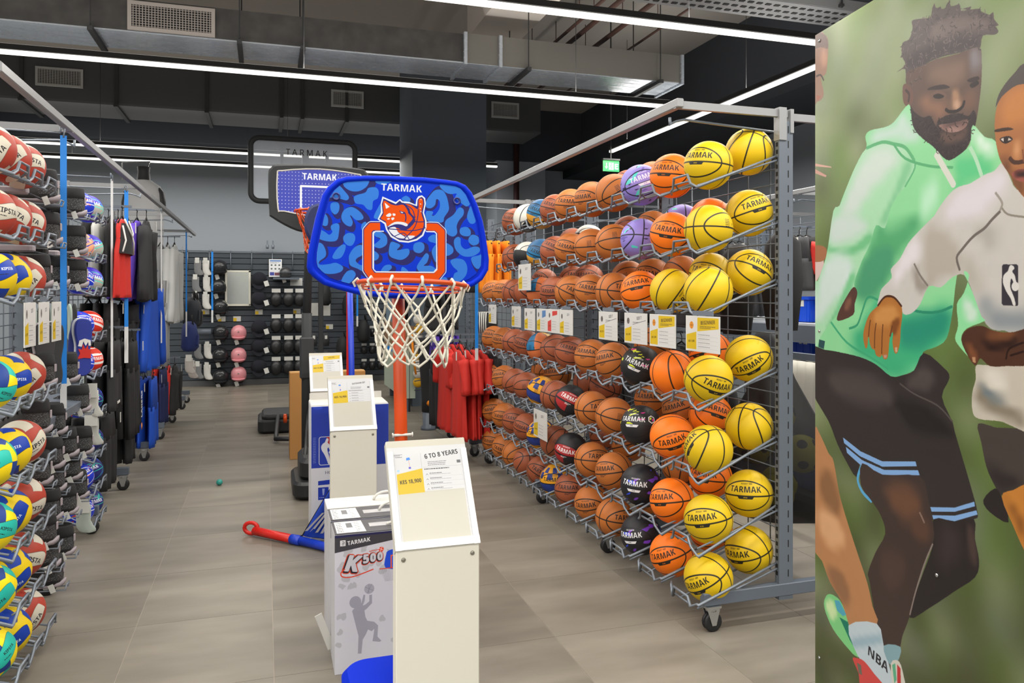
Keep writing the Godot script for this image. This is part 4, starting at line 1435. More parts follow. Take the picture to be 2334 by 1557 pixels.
func bag(at: Vector3, color: String, label: String):
	var t := thing("sports_bag", label, "bag", at, PI / 2, "sports bags on the left rack")
	var st := S()
	loft(st, [ellipse_ring(-0.2, 0, 0.15, 0.07, 20), ellipse_ring(-0.15, 0, 0.19, 0.1, 20, X(), 0.1, 5), ellipse_ring(0.0, 0, 0.19, 0.1, 20, X(), 0.1, 4), ellipse_ring(0.12, 0, 0.16, 0.08, 20), ellipse_ring(0.17, 0, 0.08, 0.04, 20)])
	obj("body", st, mat("bag_" + color, color, 0.8), t)
	st = S()
	tube(st, [Vector3(-0.1, 0.12, 0.05), Vector3(-0.07, 0.24, 0.03), Vector3(0.07, 0.24, 0.03), Vector3(0.1, 0.12, 0.05)], 0.009, 6)
	obj("strap", st, M.slot_black, t)
	obj("zip_pocket", boxes([[Vector3(0, -0.06, 0.085), Vector3(0.2, 0.12, 0.04)]]), mat("bag_" + color, color, 0.8), t)

func clothes_right():
	# beyond the ball rack on the right of the aisle
	rack_frame(1.0, 2.28, 1.8, [6.95, 7.9, 8.85], "clothes_rack", "grey clothes rack behind the far end of the ball rack", 0.0, [], true, true)
	arm_of("tee", [["red_cloth", "red"], ["red_cloth", "red"], ["red_cloth", "red"], ["red_cloth", "red"], ["black_cloth", "black"]], V(1.66, 1.0, 6.78), -1.0, 0.52, 0.78, "long shirt hanging just behind the ball rack", "red shirts behind the ball rack", 1)
	arm_of("tee", [["red_cloth", "red"], ["red_cloth", "red"], ["red_cloth", "red"]], V(1.66, 1.02, 7.3), -1.0, 0.52, 0.82, "long shirt left of the first red shirts", "more red shirts behind the ball rack", 2)
	arm_of("trousers", [["black_cloth", "black"], ["black_cloth", "black"], ["charcoal_cloth", "charcoal"]], V(1.68, 0.92, 7.85), -1.0, 0.44, 0.78, "trousers lettered in white left of the red shirts", "black trousers on the right", 2)
	arm_of("shorts", [["purple_cloth", "purple"], ["purple_cloth", "purple"], ["purple_cloth", "purple"], ["purple_cloth", "purple"]], V(1.74, 1.06, 8.2), -1.0, 0.6, 0.28, "shorts in a row behind the net", "purple shorts on the right", 3)
	arm_of("shorts", [["black_cloth", "black"], ["charcoal_cloth", "charcoal"], ["black_cloth", "black"], ["black_cloth", "black"]], V(1.7, 1.58, 8.2), -1.0, 0.6, 0.46, "shorts hanging beside the blue backboard", "upper black shorts on the right", 1)
	arm_of("trousers", [["orange_cloth", "orange"], ["orange_cloth", "orange"], ["orange_cloth", "orange"]], V(2.05, 2.02, 7.25), -1.0, 0.34, 0.5, "trousers above the far end of the ball rack", "orange trousers on the right", 2, 0.09)
	arm_of("trousers", [["black_cloth", "black"], ["orange_cloth", "orange"]], V(2.0, 2.02, 7.7), -1.0, 0.34, 0.5, "trousers left of the orange ones", "trousers beside the orange ones", 1, 0.09)
	# row of white striped sleeves and purple-hooded goods on the arm above the red shirts
	for i in 10:
		var st := S()
		loft(st, [ellipse_ring(-0.2, 0, 0.012, 0.05, 10), ellipse_ring(-0.1, 0, 0.014, 0.055, 10), ellipse_ring(0.0, 0, 0.012, 0.05, 10)])
		tag(obj("knee_sleeve", st, M.white_cloth if i % 2 else M.black_cloth, self, X(V(1.95, 1.34, 6.72 + i * 0.035), PI / 2)), "%s knee sleeve in the striped row behind the ball rack, %s from near end" % ["white" if i % 2 else "black", ORDINAL[i]], "knee sleeve", "knee sleeves behind the ball rack")
	ribbon(V(1.69, 0, 6.28), 1.7, 1.05, 0.95, "blue price ribbon hanging between backboard and ball rack", 0.1)
	ribbon(V(1.44, 0, 12.9), 1.75, 1.15, 0.98, "blue price ribbon on the back wall behind the backboard", 0.0)
	ribbon(V(0.69, 0, 12.9), 1.85, 1.25, 1.12, "blue price ribbon on the back wall beside the dark pole", 0.0)
	# leg form in black tights
	var t := thing("leg_form", "grey leg form wearing black leggings with an orange emblem, right of the orange pole", "mannequin", V(1.73, 0.0, 8.5))
	var st := S()
	lathe(st, [Vector2(0.085, 0.0), Vector2(0.085, 0.03), Vector2(0.06, 0.05), Vector2(0.07, 0.3)], 18)
	obj("stand", st, M.grey_beam, t)
	st = S()
	loft(st, ring_list([[0.2, 0.072, 0.075], [0.35, 0.075, 0.08], [0.55, 0.085, 0.09], [0.75, 0.1, 0.11], [0.95, 0.12, 0.13], [1.02, 0.12, 0.12]]))
	obj("leggings", st, M.black_cloth, t)
	st = S()
	lathe(st, [Vector2(0.001, -0.004), Vector2(0.035, 0.0), Vector2(0.001, 0.004)], 12, Transform3D(Basis(Vector3(1, 0, 0), PI / 2), Vector3(0.0, 0.3, 0.078)))
	obj("orange_emblem", st, M.orange_cloth, t)
	lettering("LAKERS", V(1.635, 0.72, 7.75), -PI / 2, 0.04, M.white_cloth, "white team name printed down the black trousers right of the leg form", PI / 2)
	# net bag of small balls
	var nb := S()
	var bk := RandomNumberGenerator.new()
	bk.seed = 6
	for i in 16:
		var o := obj("field_ball", ball_mesh, mat("field_white", "d6d4cf", 0.5) if i % 3 else mat("field_yellow", "d9a514", 0.5), self)
		o.transform = Transform3D(Basis.from_scale(Vector3.ONE * 0.065), V(1.86 + 0.12 * (i % 2), 0.38 + 0.115 * (i / 2), 9.75 + bk.randf_range(-0.05, 0.05) - 0.12 * (i % 2)))
		tag(o, "small %s ball in the column right of the orange pole, %s from bottom, %s" % ["white" if i % 3 else "yellow", ORDINAL[i / 2], ["left", "right"][i % 2]], "ball", "small balls right of the orange pole")
	for i in 8:
		tube(nb, [V(1.78, 0.3 + 0.115 * i, 9.62), V(2.06, 0.34 + 0.115 * i, 9.56)], 0.006, 5)
	for x in [1.76, 2.08]:
		tube(nb, [V(x, 0.0, 9.86), V(x, 1.4, 9.86)], 0.012, 6)
	tag(obj("ball_cage", nb, M.dark_wire), "dark wire cage holding the column of small balls", "ball cage")
	var cord := S()
	tube(cord, [V(1.76, 1.05, 9.7), V(1.76, 0.75, 9.6), V(1.8, 0.5, 9.62)], 0.014, 6)
	tag(obj("orange_strap", cord, M.orange_cloth), "orange strap hanging in front of the small balls", "strap")
	# pale green cabinet end
	var cab := thing("display_counter", "pale green display counter behind the orange pole", "counter", V(1.74, 0, 10.7))
	obj("body", boxes([[Vector3(0.02, 0.62, 0), Vector3(0.15, 0.9, 1.7)]]), mat("pale_green", "a9b5a4", 0.6), cab)
	obj("picture_panel", boxes([[Vector3(-0.055, 0.95, 0.0), Vector3(0.012, 0.34, 1.6)], [Vector3(0.02, 0.95, 0.855), Vector3(0.13, 0.3, 0.012)]]), mat("panel_brown", "8a6a4c", 0.6), cab)
	obj("blue_stripe", boxes([[Vector3(-0.056, 0.74, 0.0), Vector3(0.012, 0.05, 1.66)]]), M.ribbon_blue, cab)
	obj("leg", boxes([[Vector3(0.0, 0.09, 0.8), Vector3(0.06, 0.18, 0.06)]]), M.grey_beam, cab)
	obj("leg", boxes([[Vector3(0.05, 0.09, -0.8), Vector3(0.06, 0.18, 0.06)]]), M.grey_beam, cab)
	obj("upper_screen", boxes([[Vector3(0.02, 1.5, -0.3), Vector3(0.12, 0.9, 0.9)]]), mat("screen_blue_grey", "6c8090", 0.5), cab)

func behind_ball_rack():
	# the next aisle, seen through the wire grid: clothes, blue bins, folded towels, a bag of footballs
	rack_frame(1.0, 4.75, 4.3, [4.0, 5.3, 6.6, 7.9], "shop_rack", "grey shop rack in the next aisle seen past the near post", 4.15, [0, 1, 2, 3])
	arm_of("shorts", [["charcoal_cloth", "charcoal"], ["black_cloth", "black"], ["black_cloth", "black"]], V(4.0, 1.95, 5.2), -1.0, 0.46, 0.42, "shorts in the next aisle beside the poster", "shorts in the next aisle", 1)
	arm_of("tee", [["red_cloth", "red"], ["black_cloth", "black"]], V(4.05, 1.97, 4.78), -1.0, 0.34, 0.6, "shirt in the next aisle beside the poster edge", "shirts in the next aisle", 1)
	for i in 4:
		arm_of("jacket", [["black_cloth", "black"], ["charcoal_cloth", "charcoal"]], V(3.95, 1.95, 5.95 + i * 0.6), -1.0, 0.5, 0.62, "jacket in the next aisle, %s arm behind the shorts" % ORDINAL[i], "jackets in the next aisle", i)
	var sh := thing("metal_shelf", "white topped grey metal shelf in the next aisle behind the near post", "metal shelf", V(4.3, 1.255, 5.6))
	obj("top", boxes([[Vector3(0, 0.015, 0), Vector3(0.9, 0.03, 3.2)]]), mat("shelf_pale", "aeb2b8", 0.4), sh)
	obj("front_lip", boxes([[Vector3(-0.46, -0.05, 0), Vector3(0.02, 0.13, 3.2)]]), M.grey_post, sh)
	var low := thing("metal_shelf", "lower grey metal shelf in the next aisle under the white topped one", "metal shelf", V(4.3, 0.98, 5.6))
	obj("top", boxes([[Vector3(0, 0.0, 0), Vector3(0.9, 0.025, 3.2)]]), M.grey_beam, low)
	for q in [[4.12, 1.29, 5.15, 0.17, "blue plastic bin on the white topped shelf"], [4.15, 1.0, 5.15, 0.16, "blue plastic bin on the lower shelf"], [3.72, 0.17, 4.55, 0.26, "blue plastic basket on the trolley near the floor"]]:
		bin_box(V(q[0], q[1], q[2]), q[3], q[4])
	for i in 7:
		var st := S()
		var rl := []
		for v in 6:
			rl.append(ellipse_ring(-0.52 + v * 0.104, 0, 0.16, 0.03, 20, X(), 0.35, 4, i + v * 0.3))
		loft(st, rl)
		tag(obj("towel", st, mat("towel_white", "cfccc0", 0.95), self, X(V(3.72, 1.02, 4.5 + i * 0.12), PI / 2)), "cream towel hanging from the trolley in the next aisle, %s from the near end" % ORDINAL[i], "towel", "cream towels in the next aisle")
	var tr := thing("trolley", "grey wheeled trolley frame with towels in the next aisle", "trolley", V(3.78, 0, 4.85))
	var f := S(true)
	for x in [-0.3, 0.3]:
		for z in [-0.7, 0.7]:
			box(f, Vector3(x, 0.6, z), Vector3(0.045, 1.0, 0.045))
	for x in [-0.3, 0.3]:
		box(f, Vector3(x, 1.08, 0), Vector3(0.045, 0.045, 1.45))
	for z in [-0.7, 0.7]:
		box(f, Vector3(0, 1.08, z), Vector3(0.6, 0.045, 0.045))
	box(f, Vector3(0, 0.13, 0), Vector3(0.66, 0.05, 1.45))
	obj("frame", f, M.grey_post, tr)
	for x in [-0.28, 0.28]:
		for z in [-0.66, 0.66]:
			caster(tr, Vector3(x, 0.01, z))
	# mesh bag of footballs hung on the back of the ball rack
	var bg := thing("ball_bag", "black mesh bag hanging on the back of the ball rack behind the near post", "bag", V(2.62, 0.3, 3.55))
	var st2 := S()
	loft(st2, [ellipse_ring(0.0, 0, 0.1, 0.12, 22), ellipse_ring(0.04, 0, 0.24, 0.27, 22, X(), 0.05, 6), ellipse_ring(0.28, 0, 0.27, 0.3, 22, X(), 0.04, 6), ellipse_ring(0.52, 0, 0.22, 0.26, 22, X(), 0.08, 6), ellipse_ring(0.75, 0, 0.1, 0.12, 22), ellipse_ring(0.95, 0, 0.03, 0.03, 22)])
	var mesh_m := mat("bag_mesh", Color(0.02, 0.02, 0.022, 0.8), 0.7)
	mesh_m.transparency = BaseMaterial3D.TRANSPARENCY_ALPHA
	obj("netting", st2, mesh_m, bg)
	for i in 5:
		var p: Vector3 = [Vector3(-0.09, 0.16, 0.12), Vector3(0.1, 0.15, -0.1), Vector3(-0.08, 0.38, -0.06), Vector3(0.08, 0.36, 0.12), Vector3(-0.02, 0.56, 0.04)][i]
		var o := obj("football", ball_mesh, looks_football(), self)
		o.transform = Transform3D(Basis.from_euler(Vector3(i, i * 2, 0)).scaled(Vector3.ONE * 0.1), bg.position + p)
		tag(o, "yellow and black football inside the black mesh bag, %s from the bottom" % ORDINAL[i], "football", "footballs in the mesh bag")
	for i in 4:
		arm_of("jacket", [["black_cloth", "black"], ["charcoal_cloth", "charcoal"]], V(2.72, [1.98, 1.15, 1.98, 1.15][i], [4.55, 4.7, 5.5, 5.7][i]), 1.0, 0.56, 0.7, "jacket on the back of the wire grid, %s" % ["upper near arm", "lower near arm", "upper far arm", "lower far arm"][i], "jackets behind the ball rack", i)
	for i in 5:
		var stx := S()
		loft(stx, [ellipse_ring(-0.5, 0, 0.09, 0.06, 18, X(), 0.2, 5, i), ellipse_ring(-0.25, 0, 0.12, 0.09, 18, X(), 0.2, 5, i), ellipse_ring(-0.06, 0, 0.11, 0.07, 18), ellipse_ring(0, 0, 0.05, 0.03, 18)])
		tag(obj("ball_sack", stx, M.black_cloth if i != 2 else M.charcoal_cloth, self, X(V(2.52, [1.82, 1.78, 1.3, 1.0, 1.25][i], [3.35, 3.75, 3.5, 3.9, 4.0][i]), PI / 2)), "%s drawstring sack hung on the back of the wire grid, %s" % ["black" if i != 2 else "charcoal", ["upper near", "upper far", "middle near", "lowest", "middle far"][i]], "sack", "sacks behind the wire grid")

func looks_football() -> Material:
	if not M.has("football"):
		var p := Pad.new(256, 128, C("c9c21c"), self)
		for i in 12:
			p.oval(Vector2(12 + (i % 6) * 43, 40 + (i / 6) * 48), 13, 11, C("17181a"))
		painted("football", p.done(), 0.5)
	return M.football

func bin_box(at: Vector3, s: float, label: String):
	var t := thing("plastic_bin", label, "bin", at, 0.0, "blue bins in the next aisle")
	var m := mat("bin_blue", "0b48c8", 0.4)
	obj("body", boxes([[Vector3(0, 0.005, 0), Vector3(s * 1.4, 0.01, s * 1.9)], [Vector3(-s * 0.7, s * 0.55, 0), Vector3(0.012, s * 1.1, s * 1.9)], [Vector3(s * 0.7, s * 0.55, 0), Vector3(0.012, s * 1.1, s * 1.9)], [Vector3(0, s * 0.55, -s * 0.95), Vector3(s * 1.4, s * 1.1, 0.012)], [Vector3(0, s * 0.55, s * 0.95), Vector3(s * 1.4, s * 1.1, 0.012)]]), m, t)
	obj("rim", boxes([[Vector3(-s * 0.72, s * 1.08, 0), Vector3(0.03, 0.025, s * 2.0)], [Vector3(s * 0.72, s * 1.08, 0), Vector3(0.03, 0.025, s * 2.0)], [Vector3(0, s * 1.08, s * 0.97), Vector3(s * 1.46, 0.025, 0.03)], [Vector3(0, s * 1.08, -s * 0.97), Vector3(s * 1.46, 0.025, 0.03)]]), m, t)
	var rib := S(true)
	for i in 4:
		box(rib, Vector3(-s * 0.72, s * 0.5, -s * 0.75 + i * s * 0.5), Vector3(0.012, s, 0.015))
		box(rib, Vector3(-s * 0.5 + i * s * 0.33, s * 0.5, s * 0.97), Vector3(0.015, s, 0.012))
	obj("ribs", rib, m, t)
	obj("label_holder", boxes([[Vector3(-s * 0.74, s * 0.9, s * 0.3), Vector3(0.004, s * 0.4, s * 0.6)]]), M.card_white, t)

func back_wall_goods():
	# slatted panel: every slat a piece
	var sw := thing("slat_wall", "dark grey slatted display panel along the back wall carrying helmets and socks", "display wall", V(0.2, 0, 13.7))
	var st := S(true)
	box(st, Vector3.ZERO, Vector3(5.0, 0.088, 0.02), Transform3D.IDENTITY, 0.004)
	var m := mesh_of(st)
	var slat := mat("slat_grey", "3d444c", 0.6)
	for i in 22:
		obj("slat", m, slat, sw, X(Vector3(0, 0.14 + i * 0.096, 0.035)))
	obj("backing", boxes([[Vector3(0, 1.12, 0.01), Vector3(5.0, 2.16, 0.03)]]), M.slot_black, sw)
	obj("plinth", boxes([[Vector3(0, 0.045, 0.03), Vector3(5.0, 0.09, 0.05)]]), mat("plinth_grey", "5a5c5e", 0.6), sw)
	st = S()
	for i in 16:
		tube(st, [Vector3(-2.4 + i * 0.33, 1.9, 0.06), Vector3(-2.4 + i * 0.33, 2.24, 0.06)], 0.008, 5)
	tube(st, [Vector3(-2.5, 2.22, 0.07), Vector3(2.5, 2.22, 0.07)], 0.012, 6)
	obj("wire_rail", st, M.wire, sw)
	# socks
	var k := 0
	for p in [[-1.05, 2.06, 0], [-0.925, 2.06, 1], [-1.08, 1.79, 0], [-0.915, 1.79, 1], [-1.085, 1.52, 0], [-0.925, 1.51, 1], [-1.05, 0.7, 0], [-0.9, 0.7, 1], [-1.045, 0.38, 0], [-0.905, 0.36, 1]]:
		sock(V(p[0], p[1], 13.52), ["77787a", "d6d4cf"][p[2]], "%s socks with header card on the back wall, %s row from the top" % [["grey", "white"][p[2]], ORDINAL[k / 2]], 1.15, -0.35, "sock packs on the back wall")
		k += 1
	# helmets
	k = 0
	for y in [1.95, 1.635, 1.3, 0.885, 0.517, 0.17]:
		helmet(V([-0.72, -0.735, -0.705, -0.7, -0.704, -0.7][k], y, 13.5), "26272a", "glossy black riding helmet on the back wall, %s from the top of its column" % ORDINAL[k], "black helmets on the back wall", 0.125)
		k += 1
	k = 0
	for y in [0.88, 0.512, 0.2]:
		helmet(V(-0.42, y, 13.5), "d88f96", "pink riding helmet on the back wall, %s" % ["topmost of three", "middle one of three", "lowest of three"][k], "pink helmets on the back wall", 0.125)
		k += 1
	k = 0
	for y in [1.755, 1.435, 0.961, 0.651, 0.313]:
		cap(V(-0.1, y, 13.52), "dark navy velvet riding cap on the back wall, %s from the top" % ORDINAL[k])
		k += 1
	for r in 4:
		for c in 3:
			pad_set(V([0.17, 0.37, 0.55][c], [1.42, 0.99, 0.63, 0.28][r], 13.52), "matt black knee pad on the back wall, %s row, %s" % [ORDINAL[r], ["left", "middle", "right by the dark pole"][c]])
	for r in 3:
		for c in 3:
			pad_set(V(1.62 + 0.14 * c, [0.85, 0.55, 0.28][r], 13.5), "small black pad set behind the front hoop's net, %s row, %s" % [ORDINAL[r], ["left", "middle", "right"][c]], 0.62)
	# mirror
	var t := thing("wall_mirror", "cream framed mirror hanging on the slatted back wall", "mirror", V(-0.434, 1.61, 13.6))
	obj("frame", boxes([[Vector3(0, 0.28, 0), Vector3(0.4, 0.03, 0.04)], [Vector3(0, -0.28, 0), Vector3(0.4, 0.03, 0.04)], [Vector3(-0.185, 0, 0), Vector3(0.03, 0.58, 0.04)], [Vector3(0.185, 0, 0), Vector3(0.03, 0.58, 0.04)]]), mat("cream_frame", "d8d6c8", 0.5), t)
	obj("glass", boxes([[Vector3(0, 0, 0.005), Vector3(0.35, 0.54, 0.01)]]), M.mirror_glass, t)
	# posters, shelf, cards
	var p := Pad.new(120, 180, C("e6e7ea"), self)
	p.rect(8, 8, 104, 16, C("6d8fc4"))
	for i in 6:
		p.oval(Vector2(24 + (i % 3) * 36, 60 + (i / 3) * 38), 9, 8, C("4c5652"))
	p.rect(8, 132, 40, 34, C("42479c"))
	p.rect(52, 136, 58, 30, C("7a4a56"))
	p.scribble(10, 30, 90, 4, C("888a90"), 2)
	var ps := thing("wall_poster", "white product poster with six small helmets on the back wall", "poster", V(0.16, 1.95, 13.62))
	obj("board", boxes([[Vector3.ZERO, Vector3(0.21, 0.3, 0.01)]]), M.card_white, ps)
	st = S(true)
	quad(st, Vector3(-0.103, -0.148, 0.006), Vector3(0.103, -0.148, 0.006), Vector3(0.103, 0.148, 0.006), Vector3(-0.103, 0.148, 0.006))
	obj("print", st, painted("helmet_poster", p.done()), ps)
	var sh := thing("wall_shelf", "small grey shelf on the back wall with a helmet lying on it", "shelf", V(0.33, 1.77, 13.5))
	obj("plate", boxes([[Vector3.ZERO, Vector3(0.42, 0.03, 0.25)]]), M.grey_beam, sh)
	helmet(V(0.32, 1.87, 13.52), "3a3b3d", "grey helmet lying on the small wall shelf", "", 0.1)
	for q in [[0.5, 1.72, 0.2, 0.13, "pale card below the small wall shelf"], [0.8, 1.25, 0.13, 0.22, "first of two upright white cards right of the dark pole"], [1.0, 1.25, 0.13, 0.22, "second of two upright white cards right of the dark pole"]]:
		tag(obj("info_card", boxes([[Vector3.ZERO, Vector3(q[2], q[3], 0.006)]]), M.card_white, self, X(V(q[0], q[1], 13.65))), q[4], "card")
	var names2 := ["under the grey socks", "under the third black helmet", "above the pink helmets", "between the riding caps", "among the knee pads", "below the navy board"]
	k = 0
	for q in [[-0.94, 1.22], [-0.69, 1.1], [-0.45, 1.1], [-0.105, 1.21], [0.51, 1.22], [1.05, 0.95]]:
		var tg := thing("shelf_tag", "small yellow and white price tag on the back wall %s" % names2[k], "price tag", V(q[0], q[1], 13.645), 0, "small price tags on the back wall")
		obj("card", boxes([[Vector3.ZERO, Vector3(0.12, 0.085, 0.006)]]), M.card_white, tg)
		obj("yellow_corner", boxes([[Vector3(-0.032, -0.012, 0.004), Vector3(0.05, 0.055, 0.003)]]), mat("tag_yellow", "e3bd1f", 0.5), tg)
		k += 1
	# leg form with a sock, roll bar, rucksack and bags
	sock(V(-1.13, 1.36, 13.3), "7f92a6", "blue-grey sock on a foot form projecting from the back wall", 1.5, 0.2)
	var rb := S()
	tube(rb, [V(-1.1, 0.9, 13.45), V(-0.84, 0.9, 13.45)], 0.055, 14)
	tag(obj("grey_roller", rb, M.grey_beam), "dark grey roller on the back wall under the foot form", "roller")
	for i in 4:
		bag(V([0.95, 1.35, 1.6, 1.25][i], [1.52, 1.35, 0.9, 0.62][i], 13.4), "1f2022", ["black rucksack on the back wall right of the dark pole", "black bag on the back wall behind the blue pole", "black bag on the back wall behind the net, lower", "black bag near the floor behind the blue pole"][i])
	for i in 4:
		var g := thing("glove_pair", "black protective glove on the back wall between dark pole and blue pole, %s" % ORDINAL[i], "glove", V(0.78 + 0.2 * (i % 2), 0.75 - 0.3 * (i / 2), 13.5), 0, "gloves on the back wall")
		st = S()
		loft(st, [ellipse_ring(-0.12, 0, 0.05, 0.02, 14), ellipse_ring(0.0, 0, 0.06, 0.035, 14), ellipse_ring(0.1, 0, 0.04, 0.02, 14)])
		obj("palm", st, M.charcoal_cloth, g)
		obj("label", boxes([[Vector3(0, 0.03, 0.036), Vector3(0.04, 0.06, 0.004)]]), M.card_white if i < 3 else M.orange_cloth, g)
	# spot lamps over the panel
	for x in [0.03, 0.12]:
		var sp := S()
		lathe(sp, [Vector2(0.02, 0.0), Vector2(0.025, 0.06), Vector2(0.012, 0.07), Vector2(0.01, 0.14)], 12, X(V(x, 2.27, 13.6)))
		tag(obj("clip_hook", sp, M.wire), "pale clip standing on the top edge of the slatted panel, %s" % ("left" if x < 0.1 else "right"), "clip")
	# white framed goal ends behind the ball rack
	for i in 2:
		var gf := thing("goal_frame", "white tubular frame on the back wall past the ball rack, %s" % ["left", "right"][i], "frame", V(4.35 + i * 0.55, 2.0, 12.6))
		obj("tube_frame", boxes([[Vector3(0, 0.25, 0), Vector3(0.46, 0.06, 0.06)], [Vector3(-0.21, 0, 0), Vector3(0.05, 0.5, 0.05)], [Vector3(0.21, 0, 0), Vector3(0.05, 0.5, 0.05)], [Vector3(0, -0.25, 0), Vector3(0.46, 0.05, 0.05)], [Vector3(-0.21, -1.1, 0), Vector3(0.05, 1.76, 0.05)], [Vector3(0.21, -1.1, 0), Vector3(0.05, 1.76, 0.05)]]), M.white_plastic, gf)

func helmet(at: Vector3, color: String, label: String, group: String, r: float):
	var t := thing("helmet", label, "helmet", at, 0.0, group)
	var tilt := Transform3D(Basis(Vector3(1, 0, 0), 0.35), Vector3.ZERO)
	var st := S()
	lathe(st, [Vector2(0.8 * r, -0.75 * r), Vector2(0.95 * r, -0.6 * r), Vector2(r, -0.1 * r), Vector2(0.93 * r, 0.35 * r), Vector2(0.7 * r, 0.72 * r), Vector2(0.35 * r, 0.93 * r), Vector2(0.01, r)], 24, tilt)
	obj("shell", st, mat("helmet_" + color, color, 0.25), t)
	st = S(true)
	prism(st, curve(dots("-0.8,0 -0.6,0.5 0,0.75 0.6,0.5 0.8,0 0,0.1"), 3), 0.08, Transform3D(Basis(Vector3(1, 0, 0), PI / 2 + 0.2).scaled(Vector3.ONE * r), Vector3(0, -0.55 * r, 0.62 * r)))
	obj("visor", st, mat("helmet_" + color, color, 0.25), t)
	st = S()
	tube(st, [Vector3(-0.8 * r, -0.6 * r, 0.1 * r), Vector3(-0.4 * r, -1.15 * r, 0.3 * r), Vector3(0.4 * r, -1.15 * r, 0.3 * r), Vector3(0.8 * r, -0.6 * r, 0.1 * r)], 0.008, 5)
	obj("chin_strap", st, M.slot_black, t)
	st = S()
	lathe(st, [Vector2(0.001, 0.0), Vector2(0.012, 0.002), Vector2(0.001, 0.006)], 10, Transform3D(Basis(Vector3(1, 0, 0), PI / 2), Vector3(0, 0.1 * r, r)))
	obj("badge", st, M.chrome, t)
	obj("price_tag", boxes([[Vector3(-0.6 * r, -1.15 * r, 0.4 * r), Vector3(0.06, 0.08, 0.003)]], X(Vector3.ZERO, 0, 0, 0.3)), M.card_white, t)

func cap(at: Vector3, label: String):
	var t := thing("riding_cap", label, "cap", at, 0, "riding caps on the back wall")
	var tilt := Transform3D(Basis(Vector3(1, 0, 0), 0.9), Vector3.ZERO)
	var st := S()
	lathe(st, [Vector2(0.12, -0.08), Vector2(0.13, -0.03), Vector2(0.12, 0.04), Vector2(0.08, 0.1), Vector2(0.01, 0.125)], 22, tilt)
	obj("crown", st, mat("velvet_navy", "191b24", 0.95), t)
	st = S(true)
	prism(st, curve(dots("-0.11,0 -0.07,0.07 0,0.1 0.07,0.07 0.11,0 0,0.02"), 3), 0.012, Transform3D(Basis(Vector3(1, 0, 0), 2.9), Vector3(0, -0.07, 0.06)))
	obj("peak", st, M.velvet_navy, t)
	obj("price_tag", boxes([[Vector3(0.09, -0.1, 0.1), Vector3(0.07, 0.09, 0.003)]], X(Vector3.ZERO, 0, 0, 0.3)), M.card_white, t)

func pad_set(at: Vector3, label: String, k := 1.0):
	var t := thing("knee_pad", label, "knee pad", at, 0, "knee pads on the back wall")
	var st := S()
	lathe(st, [Vector2(0.092 * k, -0.03), Vector2(0.098 * k, 0.0), Vector2(0.09 * k, 0.04), Vector2(0.06 * k, 0.075), Vector2(0.01, 0.09)], 22, Transform3D(Basis(Vector3(1, 0, 0), PI / 2).scaled(Vector3(1, 1.25, 1)), Vector3.ZERO))
	obj("shell", st, mat("pad_black", "252527", 0.4), t)
	obj("header_card", boxes([[Vector3(0, 0.15 * k, 0.02), Vector3(0.14 * k, 0.065 * k, 0.005)]]), M.card_white, t)
	st = S(true)
	box(st, Vector3(0, -0.02, 0.0), Vector3(0.2 * k, 0.05 * k, 0.04))
	obj("strap", st, M.slot_black, t)

func hoops():
	front_hoop()
	middle_hoop()
	rear_hoop()
	folding_hoop()

